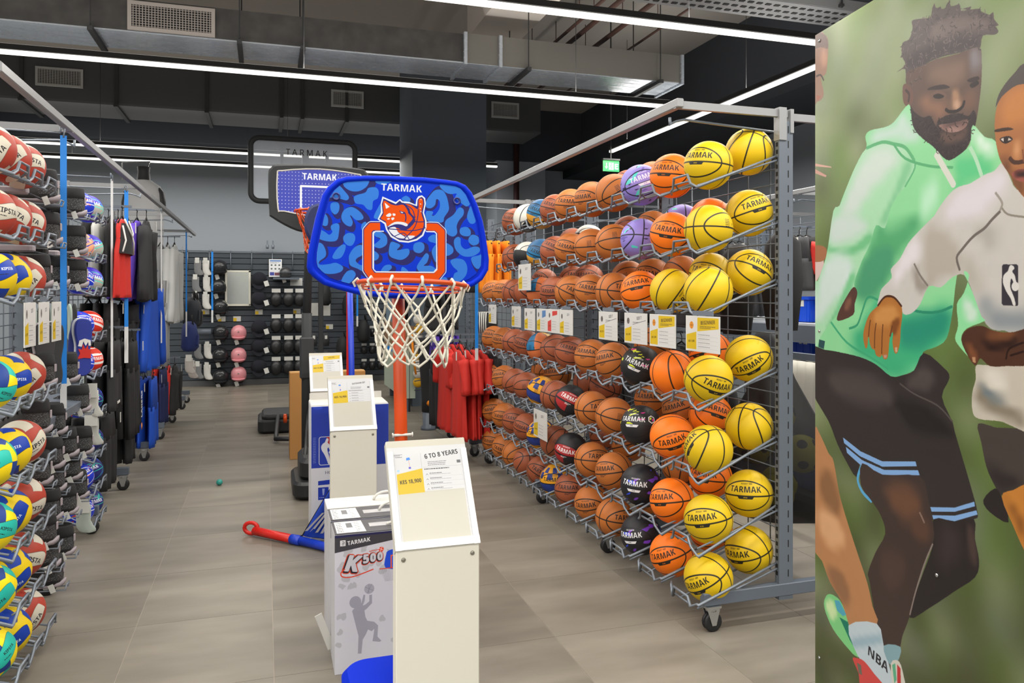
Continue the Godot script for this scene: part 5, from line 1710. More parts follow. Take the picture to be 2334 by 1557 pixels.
func front_hoop():
	var t := thing("basketball_hoop", "blue camouflage children's basketball hoop on an orange pole in the foreground", "basketball hoop", V(0.47, 0, 2.72))
	var o := t.position
	var bc := BOARD_AT - o
	var outline := PackedVector2Array(dots(BOARD_OUTLINE))
	var st := S()
	st.set_smooth_group(-1)
	prism(st, outline, 0.05, X(bc - Vector3(0, 0, 0.026)), 0.012)
	var board := obj("backboard", st, M.hoop_blue, t)
	# the printed sheet inside a raised rim
	var inner := PackedVector2Array()
	for q in outline:
		inner.append(Vector2(q.x * 0.905, q.y * 0.91 + 0.006))
	var p := Pad.new(1000, int(1000 * BOARD_SIZE.y / BOARD_SIZE.x), C("0930b6"), self, 2.0)
	board_print(p)
	st = S(true)
	prism(st, inner, 0.004, X(bc + Vector3(0, 0, 0.0005)), 0.0, Rect2(-BOARD_SIZE / 2, BOARD_SIZE))
	obj("printed_sheet", st, painted("camouflage_print", p.done(), 0.5, 0.2), board)
	st = S()
	var rim_line := []
	for q in outline:
		rim_line.append(bc + Vector3(q.x * 0.965, q.y * 0.965, -0.004))
	tube(st, rim_line, 0.011, 8, true)
	obj("raised_rim", st, M.hoop_blue, board)
	for x in [-0.226, 0.2]:
		st = S()
		lathe(st, [Vector2(0.014, -0.004), Vector2(0.014, 0.003), Vector2(0.01, 0.0035), Vector2(0.006, -0.002)], 16, Transform3D(Basis(Vector3(1, 0, 0), PI / 2), bc + Vector3(x, 0.136, 0.003)))
		obj("bolt", st, mat("bolt_navy", "14206a", 0.4), board)
	# rim and net
	var rc := Vector3(0.459, 1.532, -2.5) - o
	var tilt := Basis(Vector3(0, 0, 1), -0.045) * Basis(Vector3(1, 0, 0), -0.055)
	st = S()
	var pts := []
	for i in 40:
		pts.append(rc + tilt * Vector3(cos(TAU * i / 40) * 0.176, 0, sin(TAU * i / 40) * 0.176))
	tube(st, pts, 0.008, 8, true)
	var ring_ := obj("rim", st, M.hoop_orange, t)
	st = S()
	for s in [-1, 1]:
		tube(st, [rc + tilt * Vector3(s * 0.05, -0.004, -0.168), rc + tilt * Vector3(s * 0.05, -0.01, -0.2)], 0.007, 6)
	pts = []
	for i in 40:
		pts.append(rc + tilt * Vector3(cos(TAU * i / 40) * 0.163, -0.016, sin(TAU * i / 40) * 0.163))
	tube(st, pts, 0.0025, 5, true)
	obj("net_wire", st, M.hoop_orange, ring_)
	net(t, rc, tilt, 0.176, 12, M.rope_white, 0.0037, 8)
	# pole and base
	st = S()
	tube(st, [V(0.472, 0.1, 2.85) - o, V(0.478, 0.95, 2.85) - o, V(0.462, 1.72, 2.845) - o], 0.0235, 18)
	var pole := obj("pole", st, M.hoop_orange, t)
	st = S()
	tube(st, [V(0.442, 0.985, 2.83) - o, V(0.518, 0.985, 2.83) - o], 0.005, 8)
	for x in [0.442, 0.514]:
		tube(st, [V(x, 0.985, 2.83) - o, V(x + 0.004, 0.985, 2.83) - o], 0.009, 8)
	obj("cross_bolt", st, M.white_plastic, pole)
	st = S(true)
	box(st, V(0.47, 1.66, 2.785) - o, Vector3(0.07, 0.16, 0.09), Transform3D.IDENTITY, 0.008)
	obj("bracket", st, M.hoop_blue, t)
	st = S()
	st.set_smooth_group(-1)
	for layer in [[0.39, 0.5, 0.08, 0.04], [0.37, 0.47, 0.09, 0.125]]:
		prism(st, rounded(layer[0], layer[1], 0.1, 8), layer[2], Transform3D(Basis(Vector3(1, 0, 0), -PI / 2), V(0.44, layer[3], 2.64) - o), 0.02)
	obj("water_base", st, M.hoop_blue, t)
	st = S()
	tube(st, [V(0.33, 0.16, 2.45) - o, V(0.43, 0.2, 2.6) - o, V(0.47, 0.3, 2.82) - o], 0.012, 10)
	obj("strut", st, M.hoop_orange, t)

# knotted net: diamonds of rope narrowing downwards
func net(t: Node3D, rc: Vector3, tilt: Basis, r: float, n: int, m: Material, rope: float, sides := 6, drop := 0.245):
	var k := r / 0.176
	var levels := [[1.0, 0.0], [0.86, 0.3], [0.75, 0.5], [0.69, 0.67], [0.65, 0.82], [0.63, 1.0]]
	var g := RandomNumberGenerator.new()
	g.seed = 11
	var grid := []
	for i in levels.size():
		var row := []
		for j in n:
			var a := TAU * (j + (0.5 if i % 2 else 0.0)) / n + g.randf_range(-0.05, 0.05)
			var rr: float = levels[i][0] * r * (1.0 + g.randf_range(-0.04, 0.04))
			row.append(rc + tilt * Vector3(cos(a) * rr, 0, sin(a) * rr) + Vector3(0, -drop * k * (levels[i][1] + (g.randf_range(-0.03, 0.03) if i else 0.0)), 0))
		grid.append(row)
	var st := S()
	for i in levels.size() - 1:
		for j in n:
			var p: Vector3 = grid[i][j]
			for s in [0, 1]:
				var q: Vector3 = grid[i + 1][(j - s + n) % n] if i % 2 == 0 else grid[i + 1][(j + s) % n]
				var mid := (p + q) / 2 + Vector3(g.randf_range(-1, 1), -0.6, g.randf_range(-1, 1)) * 0.004
				tube(st, [p, mid, q], rope, sides, false, false)
			if i:
				lathe(st, [Vector2(rope * 0.6, -rope * 1.5), Vector2(rope * 1.6, -rope * 0.7), Vector2(rope * 1.6, rope * 0.7), Vector2(rope * 0.6, rope * 1.5)], 6, X(p))
	for j in n:
		var p: Vector3 = grid[0][j]
		var out := Vector3(p.x - rc.x, 0, p.z - rc.z).normalized()
		tube(st, [p - Vector3(0, 0.014, 0) + out * 0.006, p + out * 0.012, p + Vector3(0, 0.012, 0), p - out * 0.011, p - Vector3(0, 0.014, 0) - out * 0.006], rope, sides, false, false)
	for j in n / 2:
		# the two ends of each bottom loop
		var p: Vector3 = grid[5][j * 2]
		var q: Vector3 = grid[5][j * 2 + 1]
		tube(st, [p, (p + q) / 2 - Vector3(0, 0.018 * k, 0), q], rope, sides, false, false)
	obj("net", st, m, t)

func trapezoid(w: float, h: float, low: float, r: float) -> PackedVector2Array:
	# a board wider in the middle, its top gently bowed, its lower corners cut
	return curve([Vector2(-w * 0.5, h * 0.32), Vector2(-w * 0.47, h * 0.43), Vector2(-w * 0.4, h * 0.475), Vector2(0, h * 0.5), Vector2(w * 0.4, h * 0.475), Vector2(w * 0.47, h * 0.43), Vector2(w * 0.5, h * 0.32), Vector2(w * 0.49, -h * 0.2), Vector2(w * 0.46, -h * 0.3), Vector2(w * low, -h * 0.48), Vector2(0, -h * 0.5), Vector2(-w * low, -h * 0.48), Vector2(-w * 0.46, -h * 0.3), Vector2(-w * 0.49, -h * 0.2)], 4)

func middle_hoop():
	var t := thing("basketball_hoop", "grey framed basketball hoop with dotted blue backboard, second from the front", "basketball hoop", V(0.33, 0, 6.5))
	var o := t.position
	var c := V(0.395, 2.24, 6.1) - o
	var st := S(true)
	prism(st, trapezoid(0.75, 0.52, 0.22, 0.05), 0.045, X(c - Vector3(0, 0.005, 0)), 0.012)
	var b := obj("backboard_frame", st, M.pole_grey, t)
	var p := Pad.new(600, 340, C("2433a8"), self)
	for i in 26:
		for j in 14:
			p.oval(Vector2(18 + i * 23, 14 + j * 24), 2.6, 2.6, C("dfe4f2"))
	p.rect(195, 28, 210, 62, C("2433a8"))
	p.write("TARMAK", Vector2(300, 62), 44, C("eef0f6"))
	p.line(dots("170,340 170,130 430,130 430,340"), 14, C("dfe2ea"))
	st = S(true)
	var sheet := curve(dots("-0.31,0.13 -0.27,0.165 0,0.19 0.27,0.165 0.31,0.13 0.305,-0.12 0.26,-0.14 0,-0.175 -0.26,-0.14 -0.305,-0.12"), 3)
	prism(st, sheet, 0.006, X(c + Vector3(0, 0.03, 0.023)), 0.0, Rect2(-0.32, -0.18, 0.64, 0.38))
	obj("printed_sheet", st, painted("dotted_print", p.done(), 0.4), b)
	st = S()
	var edge := []
	for q in sheet:
		edge.append(c + Vector3(q.x, q.y + 0.03, 0.026))
	tube(st, edge, 0.006, 5, true)
	obj("white_border", st, M.white_plastic, b)
	st = S()
	var rc := V(0.385, 2.115, 5.87) - o
	var pts := []
	for i in 32:
		pts.append(rc + Vector3(cos(TAU * i / 32) * 0.17, 0, sin(TAU * i / 32) * 0.17))
	tube(st, pts, 0.009, 8, true)
	obj("rim", st, M.hoop_orange, t)
	net(t, rc, Basis(), 0.17, 12, M.hoop_orange, 0.004, 5, 0.3)
	st = S()
	tube(st, [V(0.325, 0.15, 6.62) - o, V(0.325, 1.35, 6.6) - o], 0.042, 14)
	tube(st, [V(0.325, 1.3, 6.6) - o, V(0.345, 2.2, 6.5) - o], 0.034, 14)
	var pole := obj("pole", st, M.pole_grey, t)
	st = S(true)
	box(st, V(0.325, 0.98, 6.61) - o, Vector3(0.11, 0.34, 0.11), Transform3D.IDENTITY, 0.01)
	obj("collar", st, mat("collar_grey", "303235", 0.6), pole)
	st = S(true)
	box(st, V(0.35, 2.2, 6.3) - o, Vector3(0.08, 0.16, 0.42), Transform3D.IDENTITY, 0.01)
	obj("bracket", st, M.collar_grey, t)
	hung_text("EASY", V(0.318, 1.92, 6.48) - o + Vector3(0, 0, 0.02), 0.05, t, -PI / 2)
	st = S()
	st.set_smooth_group(-1)
	prism(st, rounded(0.62, 0.62, 0.1, 6), 0.12, Transform3D(Basis(Vector3(1, 0, 0), -PI / 2), V(0.5, 0.075, 6.1) - o), 0.02)
	prism(st, rounded(0.54, 0.54, 0.1, 6), 0.16, Transform3D(Basis(Vector3(1, 0, 0), -PI / 2), V(0.51, 0.21, 6.12) - o), 0.03)
	obj("water_base", st, mat("base_black", "1e1f20", 0.5), t)
	st = S()
	tube(st, [V(0.27, 0.2, 5.9) - o, V(0.34, 0.55, 6.58) - o], 0.014, 8)
	obj("strut", st, M.base_black, t)

func hung_text(text: String, at: Vector3, size: float, t: Node3D, roll: float):
	var f := SystemFont.new()
	f.font_names = PackedStringArray(["Droid Sans"])
	f.font_weight = 700
	var tm := TextMesh.new()
	tm.text = text
	tm.font = f
	tm.font_size = 32
	tm.pixel_size = size / 23.0
	tm.depth = 0.0015
	obj("lettering", tm, M.white_plastic, t, X(at, 0, 0, roll))

func rear_hoop():
	var t := thing("basketball_hoop", "tall basketball hoop with clear acrylic backboard in a grey frame, rearmost", "basketball hoop", V(0.5, 0, 8.9))
	var o := t.position
	var c := V(0.4, 2.85, 8.75) - o
	var st := S()
	var pts := []
	for q in rounded(1.1, 0.68, 0.09, 6):
		pts.append(c + Vector3(q.x, q.y, 0))
	tube(st, pts, 0.03, 8, true)
	obj("backboard_frame", st, M.pole_grey, t)
	var clear := mat("acrylic", Color(0.86, 0.9, 0.95, 0.3), 0.3)
	clear.transparency = BaseMaterial3D.TRANSPARENCY_ALPHA
	st = S(true)
	prism(st, rounded(1.09, 0.67, 0.08, 6), 0.012, X(c))
	obj("acrylic_sheet", st, clear, t)
	var f := SystemFont.new()
	f.font_names = PackedStringArray(["Droid Sans"])
	var tm := TextMesh.new()
	tm.text = "T A R M A K"
	tm.font = f
	tm.font_size = 32
	tm.pixel_size = 0.0027
	tm.depth = 0.002
	obj("lettering", tm, M.slot_black, t, X(c + Vector3(0.03, 0.2, 0.009)))
	st = S(true)
	for x in [-0.23, 0.25]:
		box(st, c + Vector3(x, 0.02, -0.03), Vector3(0.035, 0.62, 0.02))
		box(st, c + Vector3(x * 0.8, -0.12, -0.03), Vector3(0.03, 0.3, 0.02), X(Vector3.ZERO, 0, 0, 0.0))
	box(st, c + Vector3(0.02, -0.02, -0.08), Vector3(0.07, 0.5, 0.1))
	obj("rear_braces", st, M.pole_grey, t)
	st = S(true)
	box(st, V(0.6, 1.3, 9.05) - o, Vector3(0.055, 2.6, 0.055), Transform3D.IDENTITY, 0.005)
	box(st, V(0.6, 2.55, 9.0) - o, Vector3(0.055, 0.5, 0.055), Transform3D.IDENTITY, 0.005)
	var ar := S()
	obj("pole", st, M.pole_grey, t)
	tube(ar, [V(0.6, 2.6, 9.05) - o, V(0.45, 2.8, 8.85) - o], 0.03, 8)
	obj("arm", ar, M.pole_grey, t)
	st = S()
	var rp := []
	for i in 28:
		rp.append(V(0.4, 2.62, 8.4) - o + Vector3(cos(TAU * i / 28) * 0.225, 0, sin(TAU * i / 28) * 0.225))
	tube(st, rp, 0.01, 6, true)
	obj("rim", st, M.hoop_orange, t)
	# low black base with a hinged foot
	st = S()
	st.set_smooth_group(-1)
	prism(st, rounded(0.56, 0.66, 0.08, 5), 0.14, Transform3D(Basis(Vector3(1, 0, 0), -PI / 2), V(0.2, 0.08, 9.05) - o), 0.02)
	prism(st, rounded(0.48, 0.58, 0.08, 5), 0.06, Transform3D(Basis(Vector3(1, 0, 0), -PI / 2), V(0.2, 0.17, 9.05) - o), 0.02)
	obj("water_base", st, M.base_black, t)
	st = S()
	tube(st, [V(0.13, 0.2, 8.7) - o, V(0.1, 0.05, 8.15) - o, V(0.32, 0.05, 8.05) - o], 0.022, 8)
	tube(st, [V(0.3, 0.22, 8.7) - o, V(0.6, 0.5, 9.0) - o], 0.022, 8)
	obj("foot_tube", st, M.base_black, t)
	st = S()
	lathe(st, [Vector2(0.03, -0.02), Vector2(0.05, -0.015), Vector2(0.05, 0.015), Vector2(0.03, 0.02)], 14, Transform3D(Basis(Vector3(0, 0, 1), PI / 2), V(0.2, 0.18, 8.6) - o))
	obj("orange_knob", st, M.hoop_orange, t)

func folding_hoop():
	var t := thing("folding_hoop", "red and blue tube frame hoop with striped cloth skirt lying between the boxes", "basketball hoop", V(0.3, 0, 4.75))
	var o := t.position
	var st := S()
	tube(st, [V(-0.065, 0.035, 5.06) - o, V(0.16, 0.03, 4.83) - o], 0.026, 12)
	obj("red_tube", st, M.tube_red, t)
	st = S()
	tube(st, [V(0.15, 0.03, 4.84) - o, V(0.2, 0.03, 4.79) - o], 0.03, 12)
	tube(st, [V(0.2, 0.03, 4.79) - o, V(0.4, 0.026, 4.56) - o, V(0.56, 0.026, 4.38) - o], 0.026, 12)
	obj("blue_tube", st, M.tube_blue, t)
	st = S()
	var lp := []
	for k in 14:
		var a := TAU * k / 14
		lp.append(V(-0.085, 0.048, 5.08) - o + Vector3(cos(a) * 0.04, sin(a) * 0.034, cos(a) * 0.02))
	tube(st, lp, 0.012, 8, true)
	obj("strap_loop", st, M.tube_red, t)
	st = S()
	tube(st, [V(0.516, 0.2, 4.77) - o, V(0.488, 1.6, 4.78) - o], 0.0175, 12)
	obj("blue_pole", st, M.tube_blue, t)
	st = S(true)
	quad(st, V(0.485, 0.2, 4.8) - o, V(0.51, 0.2, 4.8) - o, V(0.49, 1.56, 4.79) - o, V(0.468, 1.56, 4.79) - o)
	box(st, V(0.482, 0.9, 4.805) - o, Vector3(0.022, 1.3, 0.004), X(Vector3.ZERO, 0, 0, 0.0))
	obj("red_strap", st, M.tube_red, t)
	# cloth skirt: a blue sail with white stripes along its foot
	var a0 := V(0.21, 0.06, 4.79) - o
	var b0 := V(0.42, 0.02, 4.74) - o
	var c0 := V(0.44, 0.5, 4.62) - o
	st = S()
	var rows := []
	for i in 9:
		var v := i / 8.0
		var rr := PackedVector3Array()
		var l := a0.lerp(c0, v)
		var r := b0.lerp(c0 + Vector3(0.06, 0, 0), v)
		for k in 12:
			var u := k / 11.0
			rr.append(l.lerp(r, u) + Vector3(0, 0, 0.018 * sin(u * 9.0 + v)))
		var back_ := PackedVector3Array()
		for k in 12:
			back_.append(rr[11 - k] - Vector3(0, 0, 0.004))
		rr.append_array(back_)
		rows.append(rr)
	loft(st, rows)
	var sk := obj("cloth_skirt", st, mat("skirt_blue", "1640b0", 0.8), t)
	st = S(true)
	for k in 7:
		var u := 0.06 + k * 0.14
		var lo := a0.lerp(b0, u) + Vector3(0, 0.035, 0.024)
		var hi := a0.lerp(c0, 0.42).lerp(b0.lerp(c0, 0.42), u) + Vector3(0.004, -0.03, 0.03)
		quad(st, lo, lo + Vector3(0.017, 0, 0), hi + Vector3(0.014, 0, 0), hi)
	obj("white_stripes", st, M.white_cloth, sk)
	st = S(true)
	box(st, a0.lerp(c0, 0.75) + Vector3(0.02, 0.03, 0.02), Vector3(0.02, 0.16, 0.012), Transform3D.IDENTITY)
	obj("red_edge", st, M.tube_red, sk)
	st = S()
	tube(st, [V(0.19, 0.055, 4.8) - o, a0, a0.lerp(c0, 0.5), c0], 0.004, 5)
	obj("cord", st, M.slot_black, t)
	# the folded navy board on top of the pole, seen left of the front backboard
	st = S(true)
	prism(st, curve(dots("-0.15,0.0 -0.135,0.075 -0.08,0.125 0.1,0.14 0.15,0.05 0.15,-0.1 0.05,-0.14 -0.08,-0.13 -0.135,-0.07"), 4), 0.05, X(V(0.375, 1.93, 4.87) - o), 0.015)
	obj("navy_board", st, mat("board_navy", "16204e", 0.7), t)
	st = S()
	tube(st, [V(0.488, 1.55, 4.79) - o, V(0.42, 1.9, 4.9) - o], 0.0175, 10)
	obj("upper_pole", st, M.tube_blue, t)

func stands_and_boxes():
	price_stand(V(0.493, 0, 2.27), 0, "white slanted price stand in the foreground reading 6 to 8 years")
	price_stand(V(0.469, 0, 4.37), 1, "white slanted price stand in the middle beside the blue box")
	price_stand(V(0.461, 0, 6.2), 2, "white slanted price stand at the rear beside the brown cartons")
	# three hoop cartons one behind the other
	var p := Pad.new(900, 1100, C("c9c8cf"), self, 1.0)
	var g := RandomNumberGenerator.new()
	g.seed = 8
	for i in 40:
		var at := Vector2(g.randf() * 900, 100 + g.randf() * (330 if i < 30 else 950))
		if i >= 30 and i % 2:
			at.x = 30 + g.randf() * 60
		var pts := []
		for k in 8:
			pts.append(at + Vector2(cos(TAU * k / 8), sin(TAU * k / 8)) * g.randf_range(14, 40))
		p.poly(curve(pts, 2), C("b1b1b5"))
	p.poly(dots("0,0 900,0 900,14 0,138"), C("39383c"))
	p.poly(dots("0,0 900,0 900,14 0,20"), C("1c1c48"))
	p.rect(42, 42, 42, 46, C("dcdcdc"))
	p.line(dots("54,54 72,54 74,60 72,68 56,68"), 5, C("39383c"))
	p.line(dots("54,78 74,78"), 4, C("39383c"))
	p.write("TARMAK", Vector2(188, 60), 33, C("e2e2e2"), -0.1, 1.0)
	for pass_ in [[20.0, "cf3f18"], [13.0, "2a2224"], [5.5, "c2c1c6"]]:
		for j in (16 if pass_[0] > 0.0 else 1):
			var off: Vector2 = Vector2(cos(TAU * j / 16), sin(TAU * j / 16)) * pass_[0] + (Vector2(-6, 5) if pass_[0] > 10 else Vector2.ZERO)
			p.write("K", Vector2(138, 232) + off, 120, C(pass_[1]), 0.15, 1.05, 0.2)
			for digit in 3:
				p.write("500"[digit], Vector2(244 + 56 * digit, 206 - 5 * digit) + off * 0.72, 66 - 4 * digit, C(pass_[1]), -0.08, 0.95, 0.08)
	p.line(curve(dots("80,270 48,300 60,330 120,340 200,325 300,296"), 5, false), 9, C("d8401c"))
	p.line(dots("268,150 344,142"), 5, C("d8401c"))
	p.oval(Vector2(366, 142), 20, 20, C("d8401c"))
	p.line(dots("348,134 384,150"), 3, C("ece4e0"))
	p.line(dots("372,122 358,162"), 3, C("ece4e0"))
	p.poly(curve(dots("402,300 404,190 420,160 470,150 560,150 580,190 585,300"), 3), C("1646c8"))
	p.line(dots("445,300 445,200 540,200 540,300"), 10, C("e05a30"))
	p.line(dots("352,300 520,300"), 7, C("d8401c"))
	for i in 9:
		p.line([Vector2(362 + i * 14, 304), Vector2(396 + i * 9, 404)], 2, C("9a9aa2"))
		p.line([Vector2(470 - i * 12, 304), Vector2(466 - i * 8, 404)], 2, C("9a9aa2"))
	# a player's shape
	var off2 := Vector2(-650, -463)
	var body := []
	for q in dots("830,1400 835,1260 790,1080 785,1060 800,1040 840,1025 860,990 875,930 888,935 882,985 868,1018 890,1010 920,985 920,935 942,930 942,1000 902,1042 882,1058 890,1110 905,1140 960,1150 990,1180 985,1270 1018,1305 1000,1312 945,1305 950,1280 960,1205 940,1225 910,1210 892,1250 868,1290 858,1400"):
		body.append(q + off2 + Vector2(0, (q.x - 650) * 0.1))
	p.poly(body, C("9b9aa4"))
	p.oval(Vector2(160, 543), 46, 48, C("9b9aa4"))
	p.oval(Vector2(270, 449), 40, 40, C("a2a1aa"))
	for l in ["235,430 305,468", "290,412 252,486", "268,410 266,488"]:
		p.line(dots(l), 3, C("7e7d88"))
	var front := painted("carton_print", p.done(), 0.45)
	for i in 3:
		var d: float = [3.115, 3.315, 3.5][i]
		var t := thing("hoop_carton", ["grey printed hoop carton lettered K500 behind the front price stand", "second hoop carton standing directly behind the lettered one", "white topped third hoop carton at the back of the row"][i], "carton", V(0.485, 0, d + 0.092))
		var side := mat("carton_side", "bcbbc0", 0.6)
		var st := S(true)
		box(st, Vector3(0, 0.275, 0), Vector3(0.45, 0.55, 0.18), X(), 0.002)
		obj("body", st, side, t)
		st = S(true)
		quad(st, Vector3(-0.225, 0.001, 0.0915), Vector3(0.225, 0.001, 0.0915), Vector3(0.225, 0.55, 0.0915), Vector3(-0.225, 0.55, 0.0915))
		obj("front_print", st, front, t)
		obj("top", boxes([[Vector3(0, 0.552, 0), Vector3(0.448, 0.003, 0.176)]]), mat("carton_top_dark", "4a494d", 0.35) if i < 2 else M.white_plastic, t)
		if i < 2:
			var q := Pad.new(120, 80, C("e8e6e0"), self)
			for k in 6:
				q.scribble(6, 8 + k * 12, 34, 4, C("3a3a3c"), 1, k + i * 9)
				q.scribble(84, 8 + k * 12, 30, 3, C("55565a"), 1, k + 50)
			q.rect(48, 12, 26, 34, C("7f8082"))
			for k in 8:
				q.rect(48, 14 + k * 4, 26, 1.4, C("55565a"))
			st = S(true)
			quad(st, Vector3(-0.215, 0.5545, 0.08), Vector3(-0.1, 0.5545, 0.08), Vector3(-0.105, 0.5545, -0.075), Vector3(-0.215, 0.5545, -0.075))
			obj("label", st, painted("carton_label_%d" % i, q.done(), 0.5), t)
			obj("tape", boxes([[Vector3(0.02, 0.5545, 0), Vector3(0.2, 0.002, 0.05)]]), mat("tape_clear", "a9a8aa", 0.2), t)
		st = S()
		var hp := []
		for k in 9:
			var a := PI * k / 8
			hp.append(Vector3(0.05 + cos(a) * 0.06, 0.555 + sin(a) * (0.035 if i else 0.012), 0.0 if i else 0.02))
		tube(st, hp, 0.006, 6)
		obj("handle", st, M.white_plastic, t)
	tag(obj("paper_sheet", boxes([[Vector3.ZERO, Vector3(0.03, 0.16, 0.004)]]), M.white_plastic, self, X(V(0.235, 0.1, 3.3), 0.2, 0, 0.35)), "white paper sheet sticking out beside the lettered carton", "paper")
	blue_carton()
	for i in 2:
		var t := thing("brown_carton", ["tall brown cardboard carton behind the rear price stand", "second brown cardboard carton leaning just behind the first"][i], "carton", V(0.55, 0, 7.36 + i * 0.13))
		var st := S(true)
		box(st, Vector3(0, 0.395, 0), Vector3(0.68, 0.79 - 0.012 * i, 0.11), X(), 0.004)
		obj("body", st, mat("cardboard", "a8783f", 0.8), t)
		obj("top_edge", boxes([[Vector3(0, 0.792 - 0.012 * i, 0), Vector3(0.67, 0.004, 0.1)]]), mat("cardboard_pale", "c49a62", 0.8), t)
		if i == 0:
			obj("black_band", boxes([[Vector3(-0.13, 0.24, 0.056), Vector3(0.2, 0.05, 0.003)]]), M.slot_black, t)
			hung_text("TARMAK", Vector3(-0.15, 0.24, 0.059), 0.03, t, 0.0)
			var f := SystemFont.new()
			f.font_names = PackedStringArray(["Droid Sans"])
			f.font_weight = 700
			var tm := TextMesh.new()
			tm.text = "K900"
			tm.font = f
			tm.font_size = 32
			tm.pixel_size = 0.0026
			tm.depth = 0.0015
			obj("lettering", tm, M.slot_black, t, X(Vector3(-0.1, 0.16, 0.057)))
	var sb := obj("rubber_ball", ball_mesh, mat("teal_rubber", "2a8f84", 0.5))
	sb.transform = Transform3D(Basis.from_scale(Vector3.ONE * 0.024), V(-0.345, 0.024, 6.5))
	tag(sb, "small teal rubber ball lying alone on the floor tiles", "ball")

func blue_carton():
	var t := thing("hoop_carton", "tall blue and white hoop carton with a player emblem beside the middle stand", "carton", V(0.5, 0, 5.0))
	var st := S(true)
	box(st, Vector3(0, 0.41, 0), Vector3(0.47, 0.82, 0.3), X(), 0.003)
	obj("body", st, mat("carton_white", "d5d6da", 0.5), t)
	var p := Pad.new(470, 820, C("d7d8dd"), self, 1.5)
	p.rect(0, 0, 470, 376, C("1c38a8"))
	for i in 16:
		p.scribble(10, 190 + i * 10, 24, 3, C("8c9cd8"), 1, i)
	p.oval(Vector2(38, 8), 30, 10, C("2a4ac4"))
	# the emblem: a white player between blue and red
	var at := func(text: String) -> Array:
		var out := []
		for q in dots(text):
			out.append(Vector2(44 + (q.x - 76) * 0.88, 185 + (q.y - 194) * 0.79))
		return out
	p.poly(rounded(88, 176, 14, 4, Vector2(88, 273)), C("cfd2da"))
	p.poly(rounded(80, 168, 11, 4, Vector2(88, 273)), C("1c38a8"))
	p.poly(at.call("128,199 160,199 171,212 171,400 160,411 142,411 150,330 170,300 140,260"), C("b02630"))
	p.poly(curve(at.call("122,224 130,208 142,214 140,230 136,242 150,260 158,290 150,300 140,280 134,300 146,350 152,408 140,408 128,370 112,330 96,300 92,270 104,248 116,240"), 3), C("d8dae0"))
	p.oval(Vector2(112, 283), 9, 9, C("d8dae0"))
	p.write("HOOP 100", Vector2(150, 407), 19, C("3a3c46"), 0.0, 1.15, 0, false)
	p.poly(dots("40,456 112,452 120,466 112,480 40,482"), C("1c38a8"))
	p.rect(40, 496, 62, 76, C("1c38a8"))
	p.poly(dots("64,504 80,504 75,545 67,545"), C("9fb0e0"))
	p.scribble(46, 556, 48, 4, C("a8b4dc"), 1)
	st = S(true)
	quad(st, Vector3(-0.234, 0.002, 0.1515), Vector3(0.234, 0.002, 0.1515), Vector3(0.234, 0.818, 0.1515), Vector3(-0.234, 0.818, 0.1515))
	obj("front_print", st, painted("blue_carton_print", p.done(), 0.4), t)
	st = S(true)
	box(st, Vector3(0, 0.835, -0.14), Vector3(0.46, 0.06, 0.006))
	box(st, Vector3(0, 0.822, 0.0), Vector3(0.465, 0.004, 0.29))
	obj("open_flap", st, M.white_plastic, t)

